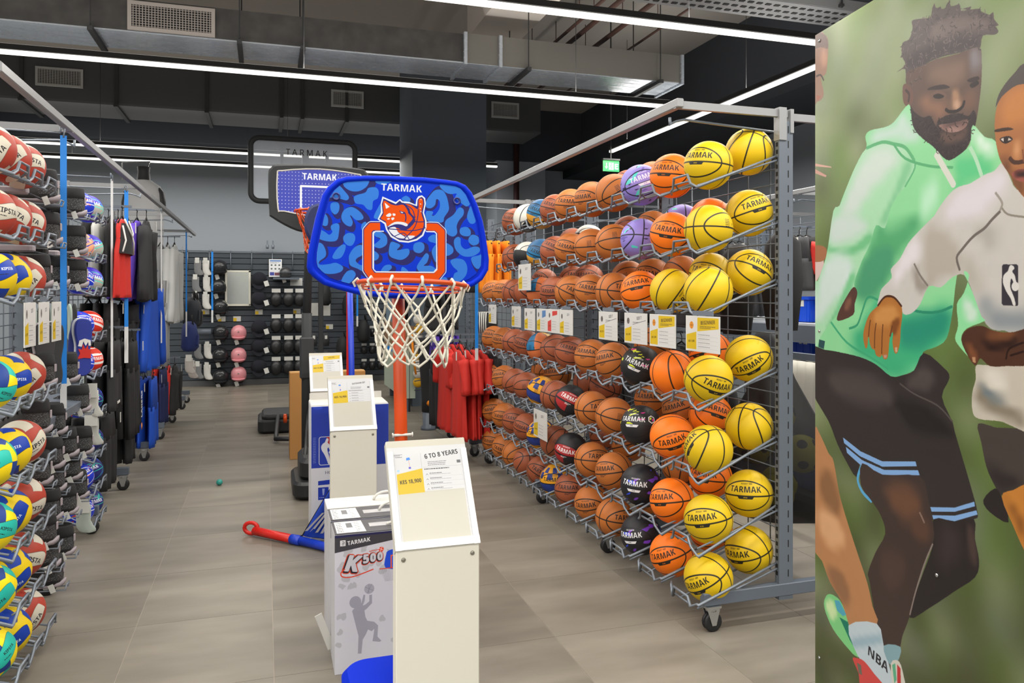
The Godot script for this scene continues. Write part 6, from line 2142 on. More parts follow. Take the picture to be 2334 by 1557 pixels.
func price_stand(at: Vector3, which: int, label: String):
	# bent sheet: upright panel, slanted top carrying the price sheet
	var t := thing("price_stand", label, "price stand", at)
	var w := 0.254
	var lip := 0.745
	var top := Vector3(0, 1.034, -0.2)
	var st := S(true)
	box(st, Vector3(0, lip / 2, -0.032), Vector3(w, lip, 0.06), X(), 0.003)
	obj("upright_panel", st, mat("stand_cream", "d9d6ca", 0.5), t)
	var slope := atan2(0.2, 1.034 - lip)
	var mid := (Vector3(0, lip, 0.004) + top) / 2
	var long := Vector2(0.2, 1.034 - lip).length()
	var xf := Transform3D(Basis(Vector3(1, 0, 0), -slope), mid)
	st = S(true)
	box(st, Vector3(0, 0, -0.02), Vector3(w + 0.004, long, 0.036), xf, 0.003)
	obj("slanted_top", st, mat("stand_white", "c4c2ba", 0.5), t)
	st = S(true)
	box(st, Vector3(0, 0.37, -0.11), Vector3(w * 0.6, 0.74, 0.02), Transform3D(Basis(Vector3(1, 0, 0), -0.12), Vector3.ZERO))
	var p := Pad.new(500, 690, C("b9babd"), self, 2.0)
	p.rect(0, 0, 500, 44, C("b4b0a4"))
	p.rect(46, 340, 410, 316, C("aeaba0"))
	p.rect(46, 652, 410, 4, C("8f8c84"))
	var y := C("bb9f14")
	p.poly(dots("46,222 208,192 208,348 46,352"), y)
	p.rect(205, 90, 1.5, 105, C("8a8c94"))
	p.scribble(40, 92, 52, 3, C("44444a"), 2, 4)
	p.write("TARMAK", Vector2(66, 110), 6, C("44444a"), 0, 1.4)
	p.poly(dots("114,118 134,114 140,130 114,134") , C("3a78c8"))
	p.line(dots("128,132 132,178"), 1.6, C("b8624a"))
	p.rect(124, 178, 14, 12, C("4a46b0"))
	p.oval(Vector2(58, 200), 8, 7, C("8ab0d8"))
	p.write(["KES 18,900", "KES 16,900", "KES 32,900"][which], Vector2(127, 274), 29, C("221e12"), -0.05, 0.8)
	if which == 2:
		p.poly(dots("214,60 470,48 470,112 214,140"), y)
	p.write(["6 TO 8 YEARS", "OUTDOOR SET", "ADJUSTABLE"][which], Vector2(338, 104 if which < 2 else 88), 32 if which == 0 else 20, C("1c1c1e"), -0.11, 0.84)
	for k in 3:
		p.scribble(246, 150 + k * 12 - k, 170 - k * 6, 4, C("60616a"), 1, k + 3)
	p.rect(432, 150, 24, 20, C("5a5c60"))
	p.rect(214, 186, 246, 1.2, C("7a7c84"))
	p.scribble(220, 196, 226, 6, C("2e2e30"), 1, 8)
	for k in 4:
		p.scribble(250, 226 + k * 32, 110, 4, C("3c3c40"), 1, 20 + k)
		p.scribble(250, 235 + k * 32, 190, 3, C("80818a"), 1, 30 + k)
		p.line([Vector2(226, 240 + k * 32), Vector2(234, 230 + k * 32), Vector2(240, 240 + k * 32)], 2, C("505258"))
		p.rect(214, 250 + k * 32, 246, 1.2, C("9a9ca4"))
	st = S(true)
	var h := long / 2 - 0.002
	quad(st, xf * Vector3(-w / 2, -h, -0.0012), xf * Vector3(w / 2, -h, -0.0012), xf * Vector3(w / 2, h, -0.0012), xf * Vector3(-w / 2, h, -0.0012))
	obj("price_sheet", st, painted("price_sheet_%d" % which, p.done(), 0.35), t)
	# raised clip frame round the sheet
	st = S(true)
	box(st, Vector3(-w / 2 + 0.008, -0.02, 0.001), Vector3(0.018, long - 0.04, 0.006), xf)
	box(st, Vector3(w / 2 - 0.008, -0.02, 0.001), Vector3(0.018, long - 0.04, 0.006), xf)
	box(st, Vector3(0, -h + 0.011, 0.001), Vector3(w + 0.004, 0.024, 0.007), xf)
	obj("clip_frame", st, mat("frame_white", "d8d8d8", 0.35), t)
	for x in [-1, 1]:
		st = S()
		lathe(st, [Vector2(0.007, 0.0), Vector2(0.006, 0.003), Vector2(0.003, 0.004)], 12, Transform3D(Basis(Vector3(1, 0, 0), PI / 2), Vector3(x * (w / 2 - 0.022), lip - 0.028, -0.002)))
		obj("screw", st, mat("screw_grey", "8c8a80", 0.3, 0.6), t)

func poster():
	# large printed panel on the end of the next rack, turned a little to the aisle
	var t := thing("banner_panel", "tall printed panel showing basketball players in mint and beige hoodies outdoors", "poster", V(1.896, 0, 2.335), 0)
	t.rotation.y = -PI / 2 - deg_to_rad(8.5)
	var w := 0.96
	var h := 2.44
	var p := Pad.new(1000, 1877, C("6f7f52"), self, 1.5)
	var r := RandomNumberGenerator.new()
	r.seed = 14
	var low := Image.create(13, 24, false, Image.FORMAT_RGBA8)
	for yy in 24:
		for xx in 13:
			var v := yy / 23.0
			var a := C("8b9672").lerp(C("58663c"), smoothstep(0.1, 0.55, v)).lerp(C("4a4a34"), smoothstep(0.55, 0.95, v))
			var c := a.lerp([C("9aa67e"), C("4e5a34"), C("6c8a42"), C("83907a"), C("5f7338")][r.randi() % 5], r.randf_range(0.1, 0.6))
			low.set_pixel(xx, yy, c)
	low.resize(60, 110, Image.INTERPOLATE_CUBIC)
	low.resize(p.im.get_width(), p.im.get_height(), Image.INTERPOLATE_CUBIC)
	p.im = low
	var drawn := poster_print(p)
	# curls of hair and beard, blades of the blurred hedge
	for q in [["hair", 420, "6f605d", "3d3335"], ["beard", 260, "4a3a38", "241b1c"]]:
		var lo := Vector2(INF, INF)
		var hi := -lo
		for v in drawn[q[0]]:
			lo = lo.min(v)
			hi = hi.max(v)
		for i in q[1]:
			var a := Vector2(r.randf_range(lo.x, hi.x), r.randf_range(lo.y, hi.y))
			if Geometry2D.is_point_in_polygon(a, PackedVector2Array(drawn[q[0]])):
				var d := Vector2.from_angle(r.randf() * TAU) * r.randf_range(3, 8)
				p.line([a - d, a + d.orthogonal() * 0.4, a + d], 1.6, C(q[2 + i % 2]))
	var im := p.done()
	var st := S(true)
	box(st, Vector3(w / 2, h / 2, -0.01), Vector3(w, h, 0.018), X(), 0.002)
	obj("panel", st, mat("panel_edge", "d2d2cc", 0.5), t)
	st = S(true)
	quad(st, Vector3(0.001, 0.001, 0.0), Vector3(w - 0.001, 0.001, 0.0), Vector3(w - 0.001, h - 0.001, 0.0), Vector3(0.001, h - 0.001, 0.0), Rect2(0, 0, w / 1.3, 1))
	obj("print", st, painted("players_print", im, 0.3, 0.35), t)
	M.players_print.albedo_color = Color(0.88, 0.88, 0.88)
	for q in [[0.03, 2.41], [0.03, 1.37], [0.03, 0.2], [0.65, 2.41], [0.63, 0.71], [0.93, 2.41], [0.93, 0.2]]:
		st = S()
		lathe(st, [Vector2(0.006, 0.0), Vector2(0.005, 0.003), Vector2(0.001, 0.004)], 12, Transform3D(Basis(Vector3(1, 0, 0), PI / 2), Vector3(q[0], q[1], 0.0005)))
		obj("rivet", st, M.chrome, t)
	# price cards hanging from the ball rack
	for q in [[2.915, 1.331, 0, 0.27, "yellow BEGINNER price card nearest the grey post on the ball rack"], [3.266, 1.33, 0, 0.25, "second yellow BEGINNER price card on the ball rack, under an orange ball"], [3.544, 1.33, 1, 0.25, "white SIZE 7 price card under the bright orange ball"], [3.876, 1.33, 1, 0.24, "second white SIZE 7 price card, left of the first, under tan balls"], [4.492, 1.328, 2, 0.22, "small white and yellow price card, nearest of the group of five"], [4.716, 1.329, 4, 0.22, "price card with a red field in the group of five"], [4.93, 1.328, 3, 0.22, "price card with a blue field in the group of five"], [5.19, 1.326, 2, 0.23, "white and yellow price card left of the blue field card"], [5.503, 1.336, 2, 0.22, "price card third from the far end of the ball rack"], [6.137, 1.341, 2, 0.22, "farthest price card on the third shelf of the ball rack"], [5.307, 1.627, 2, 0.28, "upright price card hanging from the second shelf of the ball rack"], [4.969, 0.614, 2, 0.27, "price card hanging from the fifth shelf of the ball rack"]]:
		price_card(V(1.785, q[1], q[0]), -PI / 2, q[3], 0.155 if q[1] > 1.3 and q[1] < 1.5 else 0.19, q[2], q[4])

# people at play, printed on the hanging panel: outlines in thousandths of its width
func poster_print(p: Pad) -> Dictionary:
	var o := {}
	o.facesliver = dots("-18,-16 52,17 64,45 59,103 50,124 29,126 43,174 29,187 11,187 -18,183")
	p.poly(curve(o.facesliver, 3), C("94705f"))
	o.sliverhair = dots("-18,-17 52,17 63,56 27,41 -18,31")
	p.poly(curve(o.sliverhair, 3), C("6d5750"))
	p.soft(curve(dots("34,51 59,67 56,102 27,85"), 3), C("b78a72"), 10, curve(o.facesliver, 3))
	p.line(curve(dots("5,116 27,118 42,136"), 4, false), 5, C("4a3833"))
	o.sliverlip = dots("5,168 29,177 12,187")
	p.poly(o.sliverlip, C("a0604c"))
	o.finger1 = dots("-18,352 77,378 81,382 -18,361")
	p.poly(o.finger1, C("d8ab9c"))
	o.finger2 = dots("-18,364 57,399 52,403 -18,378")
	p.poly(o.finger2, C("cfa092"))
	o.pink = dots("-18,610 42,629 31,661 -2,692 -18,701")
	p.poly(curve(o.pink, 3), C("d8bdb8"))
	o.fist = dots("-18,589 27,587 56,599 52,622 27,632 -18,626")
	p.poly(curve(o.fist, 3), C("a5704e"))
	o.hair = dots("349,202 380,193 368,169 370,140 393,139 405,118 403,100 430,105 463,113 472,96 504,110 517,103 523,96 526,112 551,118 555,132 572,137 607,147 611,154 638,174 645,194 655,208 645,212 615,204 607,228 588,221 547,218 495,211 439,214 430,247 385,244 380,203")
	p.poly(curve(o.hair, 3), C("544848"))
	o.tuft1 = dots("468,97 476,87 481,102 495,101 499,112")
	p.poly(o.tuft1, C("544848"))
	o.tuft2 = dots("540,119 549,114 555,129 584,134 580,141")
	p.poly(o.tuft2, C("544848"))
	o.tuft3 = dots("627,170 642,166 644,181 656,197 645,197")
	p.poly(o.tuft3, C("544848"))
	o.tuft4 = dots("380,146 360,146 380,156 362,171 385,178")
	p.poly(o.tuft4, C("544848"))
	p.soft(curve(dots("468,136 547,141 619,173 634,196 547,172 477,171"), 3), C("6c5d5a"), 8, curve(o.hair, 3))
	p.soft(curve(dots("380,187 439,175 530,182 603,206 596,221 504,208 430,214"), 3), C("42383a"), 8, curve(o.hair, 3))
	o.face = dots("383,234 388,212 439,212 481,211 547,219 604,223 612,250 611,296 605,336 596,375 580,408 547,432 513,435 472,399 430,365 405,354 395,291 380,274")
	p.poly(curve(o.face, 3), C("5f4a42"))
	p.soft(curve(dots("458,223 530,228 568,242 563,277 530,287 468,257"), 3), C("7d6457"), 14, curve(o.face, 3))
	p.soft(curve(dots("582,223 607,226 611,270 588,269"), 3), C("80787c"), 12, curve(o.face, 3))
	p.soft(curve(dots("439,276 486,304 517,314 504,343 458,323 430,300"), 3), C("886350"), 12, curve(o.face, 3))
	p.soft(curve(dots("563,308 596,310 592,339 568,345"), 3), C("745648"), 12, curve(o.face, 3))
	o.ear = dots("371,242 384,238 405,261 405,287 386,290 373,276")
	p.poly(curve(o.ear, 3), C("6a4c42"))
	p.line(curve(dots("380,251 393,264 391,280"), 4, false), 6, C("3f2e2b"))
	o.beard = dots("395,291 410,308 439,328 463,330 481,357 487,345 513,341 547,343 576,356 590,347 598,364 592,386 576,415 555,432 513,436 472,401 430,367 405,354")
	p.poly(curve(o.beard, 3), C("352b2c"))
	p.soft(curve(dots("495,372 547,383 572,376 568,396 530,404 499,392"), 3), C("5d473f"), 8, curve(o.beard, 3))
	o.lips = dots("489,356 530,360 573,362 570,376 547,382 515,376")
	p.poly(curve(o.lips, 3), C("8d6b63"))
	p.soft(curve(dots("495,356 534,362 571,364 568,368 530,367"), 3), C("3a2a2a"), 5, curve(o.lips, 3))
	p.soft(curve(dots("517,369 547,374 559,375 543,380 521,375"), 3), C("a5827a"), 5, curve(o.lips, 3))
	o.brow = dots("453,270 468,267 504,272 523,283 504,282 472,275")
	p.poly(curve(o.brow, 3), C("382b2b"))
	o.eyelid = dots("465,283 486,280 513,296 499,307 472,296")
	p.poly(curve(o.eyelid, 3), C("6e5348"))
	o.eye = dots("472,288 487,287 506,297 495,300 478,295")
	p.poly(curve(o.eye, 3), C("2c2222"))
	o.brow2 = dots("572,281 600,281 605,289 584,289")
	p.poly(curve(o.brow2, 3), C("382b2b"))
	o.eye2 = dots("580,292 600,290 604,298 586,301")
	p.poly(curve(o.eye2, 3), C("2f2525"))
	p.soft(curve(dots("531,293 547,296 556,324 549,337 528,331"), 3), C("a07a60"), 6, curve(o.face, 3))
	p.soft(curve(dots("536,316 549,319 550,333 538,331"), 3), C("c09a80"), 4, curve(o.face, 3))
	p.line(curve(dots("510,326 521,334 543,338 559,333 564,324"), 4, false), 7, C("2c2222"))
	o.neckshade = dots("395,291 405,347 439,374 472,399 504,434 444,397 405,360 393,324")
	p.poly(curve(o.neckshade, 3), C("3d2f2d"))
	o.hoodie = dots("397,292 380,291 339,316 306,321 249,317 229,328 233,358 189,394 151,441 118,487 89,545 63,594 49,629 12,685 -18,709 -18,882 49,873 111,874 207,880 272,893 328,916 370,909 410,894 435,875 440,850 481,836 513,816 530,762 543,685 563,640 588,581 627,556 664,467 647,421 619,407 587,376 580,414 547,432 513,435 472,399 430,368 405,337")
	p.poly(curve(o.hoodie, 3), C("8fd79c"))
	p.soft(curve(dots("284,718 339,746 439,764 530,749 521,812 458,847 410,894 328,916 249,891 157,846 207,806"), 3), C("3fae7c"), 22, curve(o.hoodie, 3))
	p.soft(curve(dots("360,786 439,764 526,756 513,800 430,839 360,834"), 3), C("2a8f74"), 18, curve(o.hoodie, 3))
	p.soft(curve(dots("278,547 317,564 380,550 439,549 410,592 339,639 306,697 201,732 189,688 226,637"), 3), C("57a973"), 18, curve(o.hoodie, 3))
	p.soft(curve(dots("207,658 295,605 339,628 295,704 207,740"), 3), C("4c9a72"), 14, curve(o.hoodie, 3))
	p.soft(curve(dots("530,441 572,436 627,455 642,478 580,492 530,503 547,469"), 3), C("5fc787"), 12, curve(o.hoodie, 3))
	p.soft(curve(dots("449,476 486,472 477,528 439,556 430,523"), 3), C("b9e8c6"), 16, curve(o.hoodie, 3))
	p.soft(curve(dots("261,320 339,319 385,296 391,324 420,357 439,380 380,372 306,354 249,350"), 3), C("c0d9cc"), 14, curve(o.hoodie, 3))
	p.soft(curve(dots("592,386 623,410 645,432 638,448 600,424"), 3), C("d3ecd8"), 10, curve(o.hoodie, 3))
	o.sleeve = dots("233,358 295,357 339,369 380,385 408,414 410,437 380,473 355,490 328,518 306,563 272,553 249,596 213,640 184,688 178,712 118,768 77,797 27,838 -18,890 -18,692 12,685 50,629 63,594 89,498 118,487 151,441 189,394")
	p.poly(curve(o.sleeve, 3), C("abdcb4"))
	p.soft(curve(dots("237,373 328,372 360,399 317,433 249,466 189,514 124,526 164,447"), 3), C("cfdcd4"), 18, curve(o.sleeve, 3))
	p.soft(curve(dots("380,416 405,427 375,472 339,512 306,557 289,542 339,485"), 3), C("86c796"), 10, curve(o.sleeve, 3))
	p.soft(curve(dots("84,521 189,520 237,558 164,582 77,583"), 3), C("cbdad3"), 14, curve(o.sleeve, 3))
	p.soft(curve(dots("63,592 124,606 189,595 249,569 252,595 189,617 124,617 59,602"), 3), C("74c088"), 7, curve(o.sleeve, 3))
	p.soft(curve(dots("63,626 151,622 176,657 151,702 77,749 12,798 12,717"), 3), C("cfe0da"), 14, curve(o.sleeve, 3))
	p.soft(curve(dots("170,665 184,688 118,768 49,821 111,748"), 3), C("7cc690"), 8, curve(o.sleeve, 3))
	p.line(curve(dots("233,358 295,355 339,368 380,384 410,418"), 4, false), 8, C("5fae78"))
	p.line(curve(dots("405,407 413,435 380,473"), 4, false), 5, C("62b07c"))
	p.line(curve(dots("339,369 380,409 458,439 530,454"), 4, false), 6, C("58ab74"))
	p.line(curve(dots("480,415 499,442 517,467 533,490"), 4, false), 15, C("d5d6cc"))
	p.line(curve(dots("580,420 596,447 611,482"), 4, false), 9, C("b4dcbc"))
	p.line(curve(dots("160,810 195,799 216,765 240,729 284,737"), 4, false), 6, C("3a9a70"))
	p.line(curve(dots("360,749 430,761 486,760 528,748"), 4, false), 6, C("2c8a6a"))
	p.line(curve(dots("77,796 151,847 249,877 317,899"), 4, false), 6, C("3fa878"))
	o.tag = dots("20,846 49,849 43,871 16,867")
	p.poly(o.tag, C("2c4f52"))
	o.pockethand = dots("111,772 144,733 179,703 196,718 184,747 178,774 111,792")
	p.poly(curve(o.pockethand, 3), C("573a32"))
	p.soft(curve(dots("147,736 170,729 164,755 141,763"), 3), C("7d5645"), 6, curve(o.pockethand, 3))
	o.shorts = dots("-18,875 49,873 111,874 207,880 272,893 328,916 370,909 410,894 442,852 504,879 522,899 499,942 530,990 537,1010 561,1065 584,1118 601,1163 593,1178 537,1199 468,1214 455,1176 428,1131 303,1155 216,1141 192,1186 148,1156 106,1116 66,1064 -18,988")
	p.poly(curve(o.shorts, 3), C("332d2c"))
	p.soft(curve(dots("70,931 249,920 339,956 328,981 237,1001 98,982"), 3), C("4a4240"), 14, curve(o.shorts, 3))
	p.soft(curve(dots("380,927 439,881 477,900 458,934 410,937"), 3), C("4d4543"), 10, curve(o.shorts, 3))
	p.soft(curve(dots("339,970 410,963 486,985 530,1021 410,1030 370,1003"), 3), C("241f1f"), 10, curve(o.shorts, 3))
	p.line(curve(dots("360,929 410,947 486,963 530,990"), 4, false), 4, C("544c4a"))
	o.stripe1 = dots("133,1096 209,1117 296,1124 415,1099 419,1109 296,1137 206,1130 138,1110")
	p.poly(o.stripe1, C("84ade0"))
	o.stripe2 = dots("146,1118 216,1138 303,1143 423,1117 429,1127 300,1156 209,1152 151,1133")
	p.poly(o.stripe2, C("84ade0"))
	o.stripe3 = dots("463,1189 537,1170 592,1143 594,1152 537,1179 467,1198")
	p.poly(o.stripe3, C("84ade0"))
	o.stripe4 = dots("469,1205 537,1187 598,1159 601,1167 537,1199 472,1213")
	p.poly(o.stripe4, C("84ade0"))
	p.line(curve(dots("213,1153 197,1190 216,1217 252,1231"), 4, false), 9, C("5ba8d8"))
	o.backleg = dots("473,1213 537,1199 591,1179 594,1218 605,1259 594,1296 537,1346 460,1412 395,1460 428,1368 471,1271")
	p.poly(curve(o.backleg, 3), C("2c2625"))
	p.soft(curve(dots("575,1196 592,1198 600,1250 589,1274 575,1238"), 3), C("4a3a36"), 8, curve(o.backleg, 3))
	p.soft(curve(dots("492,1221 542,1213 551,1266 492,1308"), 3), C("3a3030"), 14, curve(o.backleg, 3))
	o.frontleg = dots("216,1146 296,1156 428,1129 455,1169 474,1233 472,1263 445,1317 417,1387 395,1457 370,1512 358,1548 322,1567 295,1562 274,1523 247,1434 240,1412 270,1352 307,1295 290,1256 252,1229 211,1202")
	p.poly(curve(o.frontleg, 3), C("413430"))
	p.soft(curve(dots("309,1174 405,1155 433,1208 382,1242 328,1221"), 3), C("6b4a38"), 16, curve(o.frontleg, 3))
	p.soft(curve(dots("405,1223 460,1223 455,1269 405,1269"), 3), C("5a4034"), 12, curve(o.frontleg, 3))
	p.soft(curve(dots("296,1335 382,1330 358,1409 296,1416"), 3), C("4e3c36"), 14, curve(o.frontleg, 3))
	p.line(curve(dots("471,1267 444,1321 416,1391 396,1452"), 4, false), 4, C("8a7d78"))
	p.line(curve(dots("428,1210 436,1219 443,1228"), 4, false), 5, C("8a7268"))
	o.tanleg = dots("-18,1097 66,1151 90,1168 115,1243 144,1297 195,1376 237,1438 258,1488 275,1526 159,1579 129,1530 74,1498 34,1453 -18,1404")
	p.poly(curve(o.tanleg, 3), C("b98358"))
	p.soft(curve(dots("34,1208 90,1209 121,1286 82,1314 25,1266"), 3), C("8d6443"), 14, curve(o.tanleg, 3))
	p.soft(curve(dots("17,1314 98,1310 144,1367 82,1404 25,1377"), 3), C("d9a67a"), 14, curve(o.tanleg, 3))
	p.soft(curve(dots("58,1467 129,1451 166,1507 129,1530"), 3), C("94694a"), 12, curve(o.tanleg, 3))
	o.greenshoe = dots("43,1566 62,1534 98,1525 130,1534 160,1577 199,1642 106,1625 62,1598")
	p.poly(curve(o.greenshoe, 3), C("7fcf86"))
	p.soft(curve(dots("50,1562 82,1540 106,1566 82,1594"), 3), C("cfeab0"), 8, curve(o.greenshoe, 3))
	o.shoeblue = dots("94,1537 117,1530 148,1554 133,1564 106,1560")
	p.poly(o.shoeblue, C("4fa7be"))
	o.shoeteal = dots("117,1573 155,1570 189,1627 163,1613")
	p.poly(o.shoeteal, C("137a63"))
	o.sock = dots("157,1578 275,1524 303,1571 341,1653 277,1685 237,1643 199,1639")
	p.poly(curve(o.sock, 3), C("c3d1da"))
	p.soft(curve(dots("174,1604 283,1547 293,1559 188,1619"), 3), C("9db8c6"), 8, curve(o.sock, 3))
	p.write("NBA", Vector2(278, 1608), 24, C("26262b"), 0.12, 1.2)
	o.sock2 = dots("301,1566 363,1541 352,1581 323,1600")
	p.poly(curve(o.sock2, 3), C("86a9b3"))
	o.redshoe = dots("176,1656 189,1647 223,1639 264,1651 309,1669 216,1716 201,1681")
	p.poly(curve(o.redshoe, 3), C("d24a48"))
	o.redloop = dots("194,1657 211,1655 216,1678 202,1680")
	p.poly(o.redloop, C("6d6a5c"))
	o.whiteshoe = dots("328,1596 358,1577 375,1605 380,1633 340,1653")
	p.poly(curve(o.whiteshoe, 3), C("d4d0c6"))
	o.whitered = dots("351,1587 363,1591 365,1640 352,1647")
	p.poly(o.whitered, C("c23a3c"))
	o.whitegreen = dots("333,1597 344,1588 349,1625 341,1637")
	p.poly(o.whitegreen, C("5fb08a"))
	o.rshorts = dots("602,983 650,983 730,982 730,1082 691,1095 663,1112 643,1094 624,1065 611,1020")
	p.poly(curve(o.rshorts, 3), C("463e3a"))
	p.soft(curve(dots("624,1058 691,1069 716,1076 667,1104 642,1094"), 3), C("2f2927"), 12, curve(o.rshorts, 3))
	o.rshadow = dots("616,1134 646,1103 663,1115 680,1160 633,1153")
	p.poly(curve(o.rshadow, 3), C("2b2524"))
	o.rleg = dots("663,1115 691,1095 742,1078 742,1221 716,1200 691,1163")
	p.poly(curve(o.rleg, 3), C("c07d35"))
	p.soft(curve(dots("671,1119 691,1143 716,1186 716,1149 691,1124"), 3), C("8f5a26"), 10, curve(o.rleg, 3))
	o.beige = dots("664,467 682,495 699,523 743,539 743,568 743,788 671,792 634,789 607,760 588,719 564,682 530,686 495,707 458,704 430,744 401,765 373,767 362,745 339,730 306,727 277,750 285,725 295,707 331,683 328,662 360,640 391,604 431,577 473,552 473,553 495,530 526,506 551,497 580,495 619,483 645,479")
	p.poly(curve(o.beige, 3), C("c9c4bf"))
	p.soft(curve(dots("547,502 619,489 660,481 678,512 649,528 627,551 568,568 504,556"), 3), C("dcd5dc"), 16, curve(o.beige, 3))
	p.soft(curve(dots("449,576 504,587 547,627 543,679 495,684 458,705 439,660"), 3), C("b3aba0"), 14, curve(o.beige, 3))
	p.soft(curve(dots("380,617 420,593 430,640 380,671 339,704 339,673"), 3), C("e0dade"), 12, curve(o.beige, 3))
	p.soft(curve(dots("410,652 439,692 463,699 430,718 410,692"), 3), C("9d968c"), 8, curve(o.beige, 3))
	p.soft(curve(dots("600,588 649,604 664,594 642,621 607,607"), 3), C("a5a298"), 14, curve(o.beige, 3))
	p.soft(curve(dots("600,719 664,753 743,746 743,788 671,791 627,783"), 3), C("8d9498"), 18, curve(o.beige, 3))
	p.soft(curve(dots("547,639 580,650 611,701 588,719 563,682"), 3), C("b6b0a6"), 16, curve(o.beige, 3))
	p.line(curve(dots("660,560 638,575 619,590 588,605 559,628 543,645 551,670"), 4, false), 6, C("6d655f"))
	p.line(curve(dots("662,552 678,568 716,577"), 4, false), 4, C("8a8378"))
	p.line(curve(dots("647,522 664,544 660,557"), 4, false), 5, C("9a9389"))
	p.line(curve(dots("410,652 430,679 454,702"), 4, false), 5, C("7d756c"))
	o.herface = dots("743,300 713,294 692,307 664,333 648,364 646,404 653,442 664,468 685,496 699,521 743,539")
	p.poly(curve(o.herface, 3), C("a86c3f"))
	p.soft(curve(dots("664,345 699,331 743,338 743,397 664,393"), 3), C("c07c42"), 14, curve(o.herface, 3))
	p.soft(curve(dots("660,452 682,473 689,496 716,517 716,531 696,517 667,473"), 3), C("5f3a26"), 10, curve(o.herface, 3))
	p.soft(curve(dots("696,431 706,433 706,460 694,461"), 3), C("cf9464"), 8, curve(o.herface, 3))
	o.herhair = dots("743,297 713,290 696,300 674,314 656,332 648,355 664,338 692,327 713,327 743,332")
	p.poly(curve(o.herhair, 3), C("4f4644"))
	o.herbrow = dots("647,399 678,401 692,408 676,407 649,404")
	p.poly(curve(o.herbrow, 3), C("3f2a20"))
	o.hereye = dots("658,419 680,418 690,427 671,431")
	p.poly(curve(o.hereye, 3), C("2c1d1a"))
	o.herwhite = dots("660,420 668,419 668,427")
	p.poly(o.herwhite, C("d5c8c0"))
	o.herwhite2 = dots("680,421 688,427 678,427")
	p.poly(o.herwhite2, C("cbbdb4"))
	p.line(curve(dots("682,460 694,471 716,473"), 4, false), 8, C("4a2c1e"))
	p.line(curve(dots("713,450 716,473"), 4, false), 3, C("7d4a30"))
	o.herlips = dots("687,493 699,486 716,487 743,494 743,515 706,509")
	p.poly(curve(o.herlips, 3), C("9a5346"))
	p.soft(curve(dots("692,493 709,490 733,495 733,503 702,498"), 3), C("2c1614"), 4, curve(o.herlips, 3))
	o.logo = dots("664,667 667,664 699,665 703,668 703,741 701,744 667,743 663,739")
	p.poly(o.logo, C("37343a"))
	o.logoman = dots("680,673 682,668 686,666 692,668 694,673 689,678 695,686 697,694 700,702 694,704 690,696 686,692 684,708 692,725 695,733 697,742 691,743 685,730 674,716 666,699 668,685 677,678")
	p.poly(curve(o.logoman, 3), C("d8d5d0"))
	p.oval(Vector2(696, 707), 9, 9, C("d8d5d0"))
	o.lowerbeige = dots("596,867 619,863 671,861 743,846 743,972 664,969 607,973 588,963 586,925 596,894")
	p.poly(curve(o.lowerbeige, 3), C("c4bcaf"))
	p.soft(curve(dots("607,907 649,928 716,949 716,966 656,959 596,938"), 3), C("8a8070"), 10, curve(o.lowerbeige, 3))
	p.soft(curve(dots("611,874 664,875 678,899 642,906"), 3), C("dcd5cb"), 12, curve(o.lowerbeige, 3))
	p.soft(curve(dots("603,893 627,911 678,927 627,928"), 3), C("6f7a80"), 8, curve(o.lowerbeige, 3))
	o.cuff = dots("543,743 563,719 578,683 563,676 588,719 611,766 620,775 572,792 556,813 568,840 582,854 552,832 538,814 547,786")
	p.poly(curve(o.cuff, 3), C("8fdba0"))
	p.soft(curve(dots("563,731 584,737 603,766 572,776"), 3), C("c9e2d0"), 8, curve(o.cuff, 3))
	o.hand2 = dots("556,816 572,794 611,785 645,794 692,794 743,784 743,847 674,860 634,864 611,851 604,855 596,866 585,860 572,845")
	p.poly(curve(o.hand2, 3), C("4f3224"))
	p.soft(curve(dots("642,797 696,794 692,803 649,808 619,804"), 3), C("8a5734"), 8, curve(o.hand2, 3))
	p.soft(curve(dots("568,821 588,829 600,849 592,861 580,850"), 3), C("7d4d31"), 7, curve(o.hand2, 3))
	p.soft(curve(dots("607,807 627,818 671,815 699,805 692,819 634,832"), 3), C("2d1c16"), 6, curve(o.hand2, 3))
	o.thumbnail = dots("586,850 595,849 596,861 588,860")
	p.poly(o.thumbnail, C("b98a68"))
	p.line(curve(dots("716,812 682,826 674,846"), 4, false), 4, C("2a1a14"))
	p.line(curve(dots("716,829 685,839"), 4, false), 4, C("2a1a14"))
	o.hand1 = dots("278,750 306,729 339,730 365,747 369,772 364,800 361,834 352,858 341,858 334,835 336,811 324,826 317,871 302,877 295,868 287,874 272,870 266,858 255,855 246,841 242,823 237,852 228,854 220,824 232,791 249,768")
	p.poly(curve(o.hand1, 3), C("ad6f33"))
	p.soft(curve(dots("289,753 339,746 355,773 328,794 272,796 261,775"), 3), C("c98d4c"), 8, curve(o.hand1, 3))
	p.soft(curve(dots("331,787 360,779 349,811 336,818"), 3), C("7d4a22"), 5, curve(o.hand1, 3))
	p.line(curve(dots("242,827 245,805 249,786"), 4, false), 4, C("6d4020"))
	p.line(curve(dots("266,854 267,818 272,793"), 4, false), 4, C("6d4020"))
	p.line(curve(dots("294,866 295,831 298,795"), 4, false), 4, C("6d4020"))
	p.line(curve(dots("325,822 333,797"), 4, false), 5, C("6d4020"))
	p.line(curve(dots("278,750 306,728 339,729 366,749"), 4, false), 5, C("4a2a18"))
	o.nail1 = dots("343,847 351,845 352,856 345,858")
	p.poly(o.nail1, C("caa28a"))
	o.nail2 = dots("301,867 313,866 313,873 303,875")
	p.poly(o.nail2, C("c09080"))
	return o

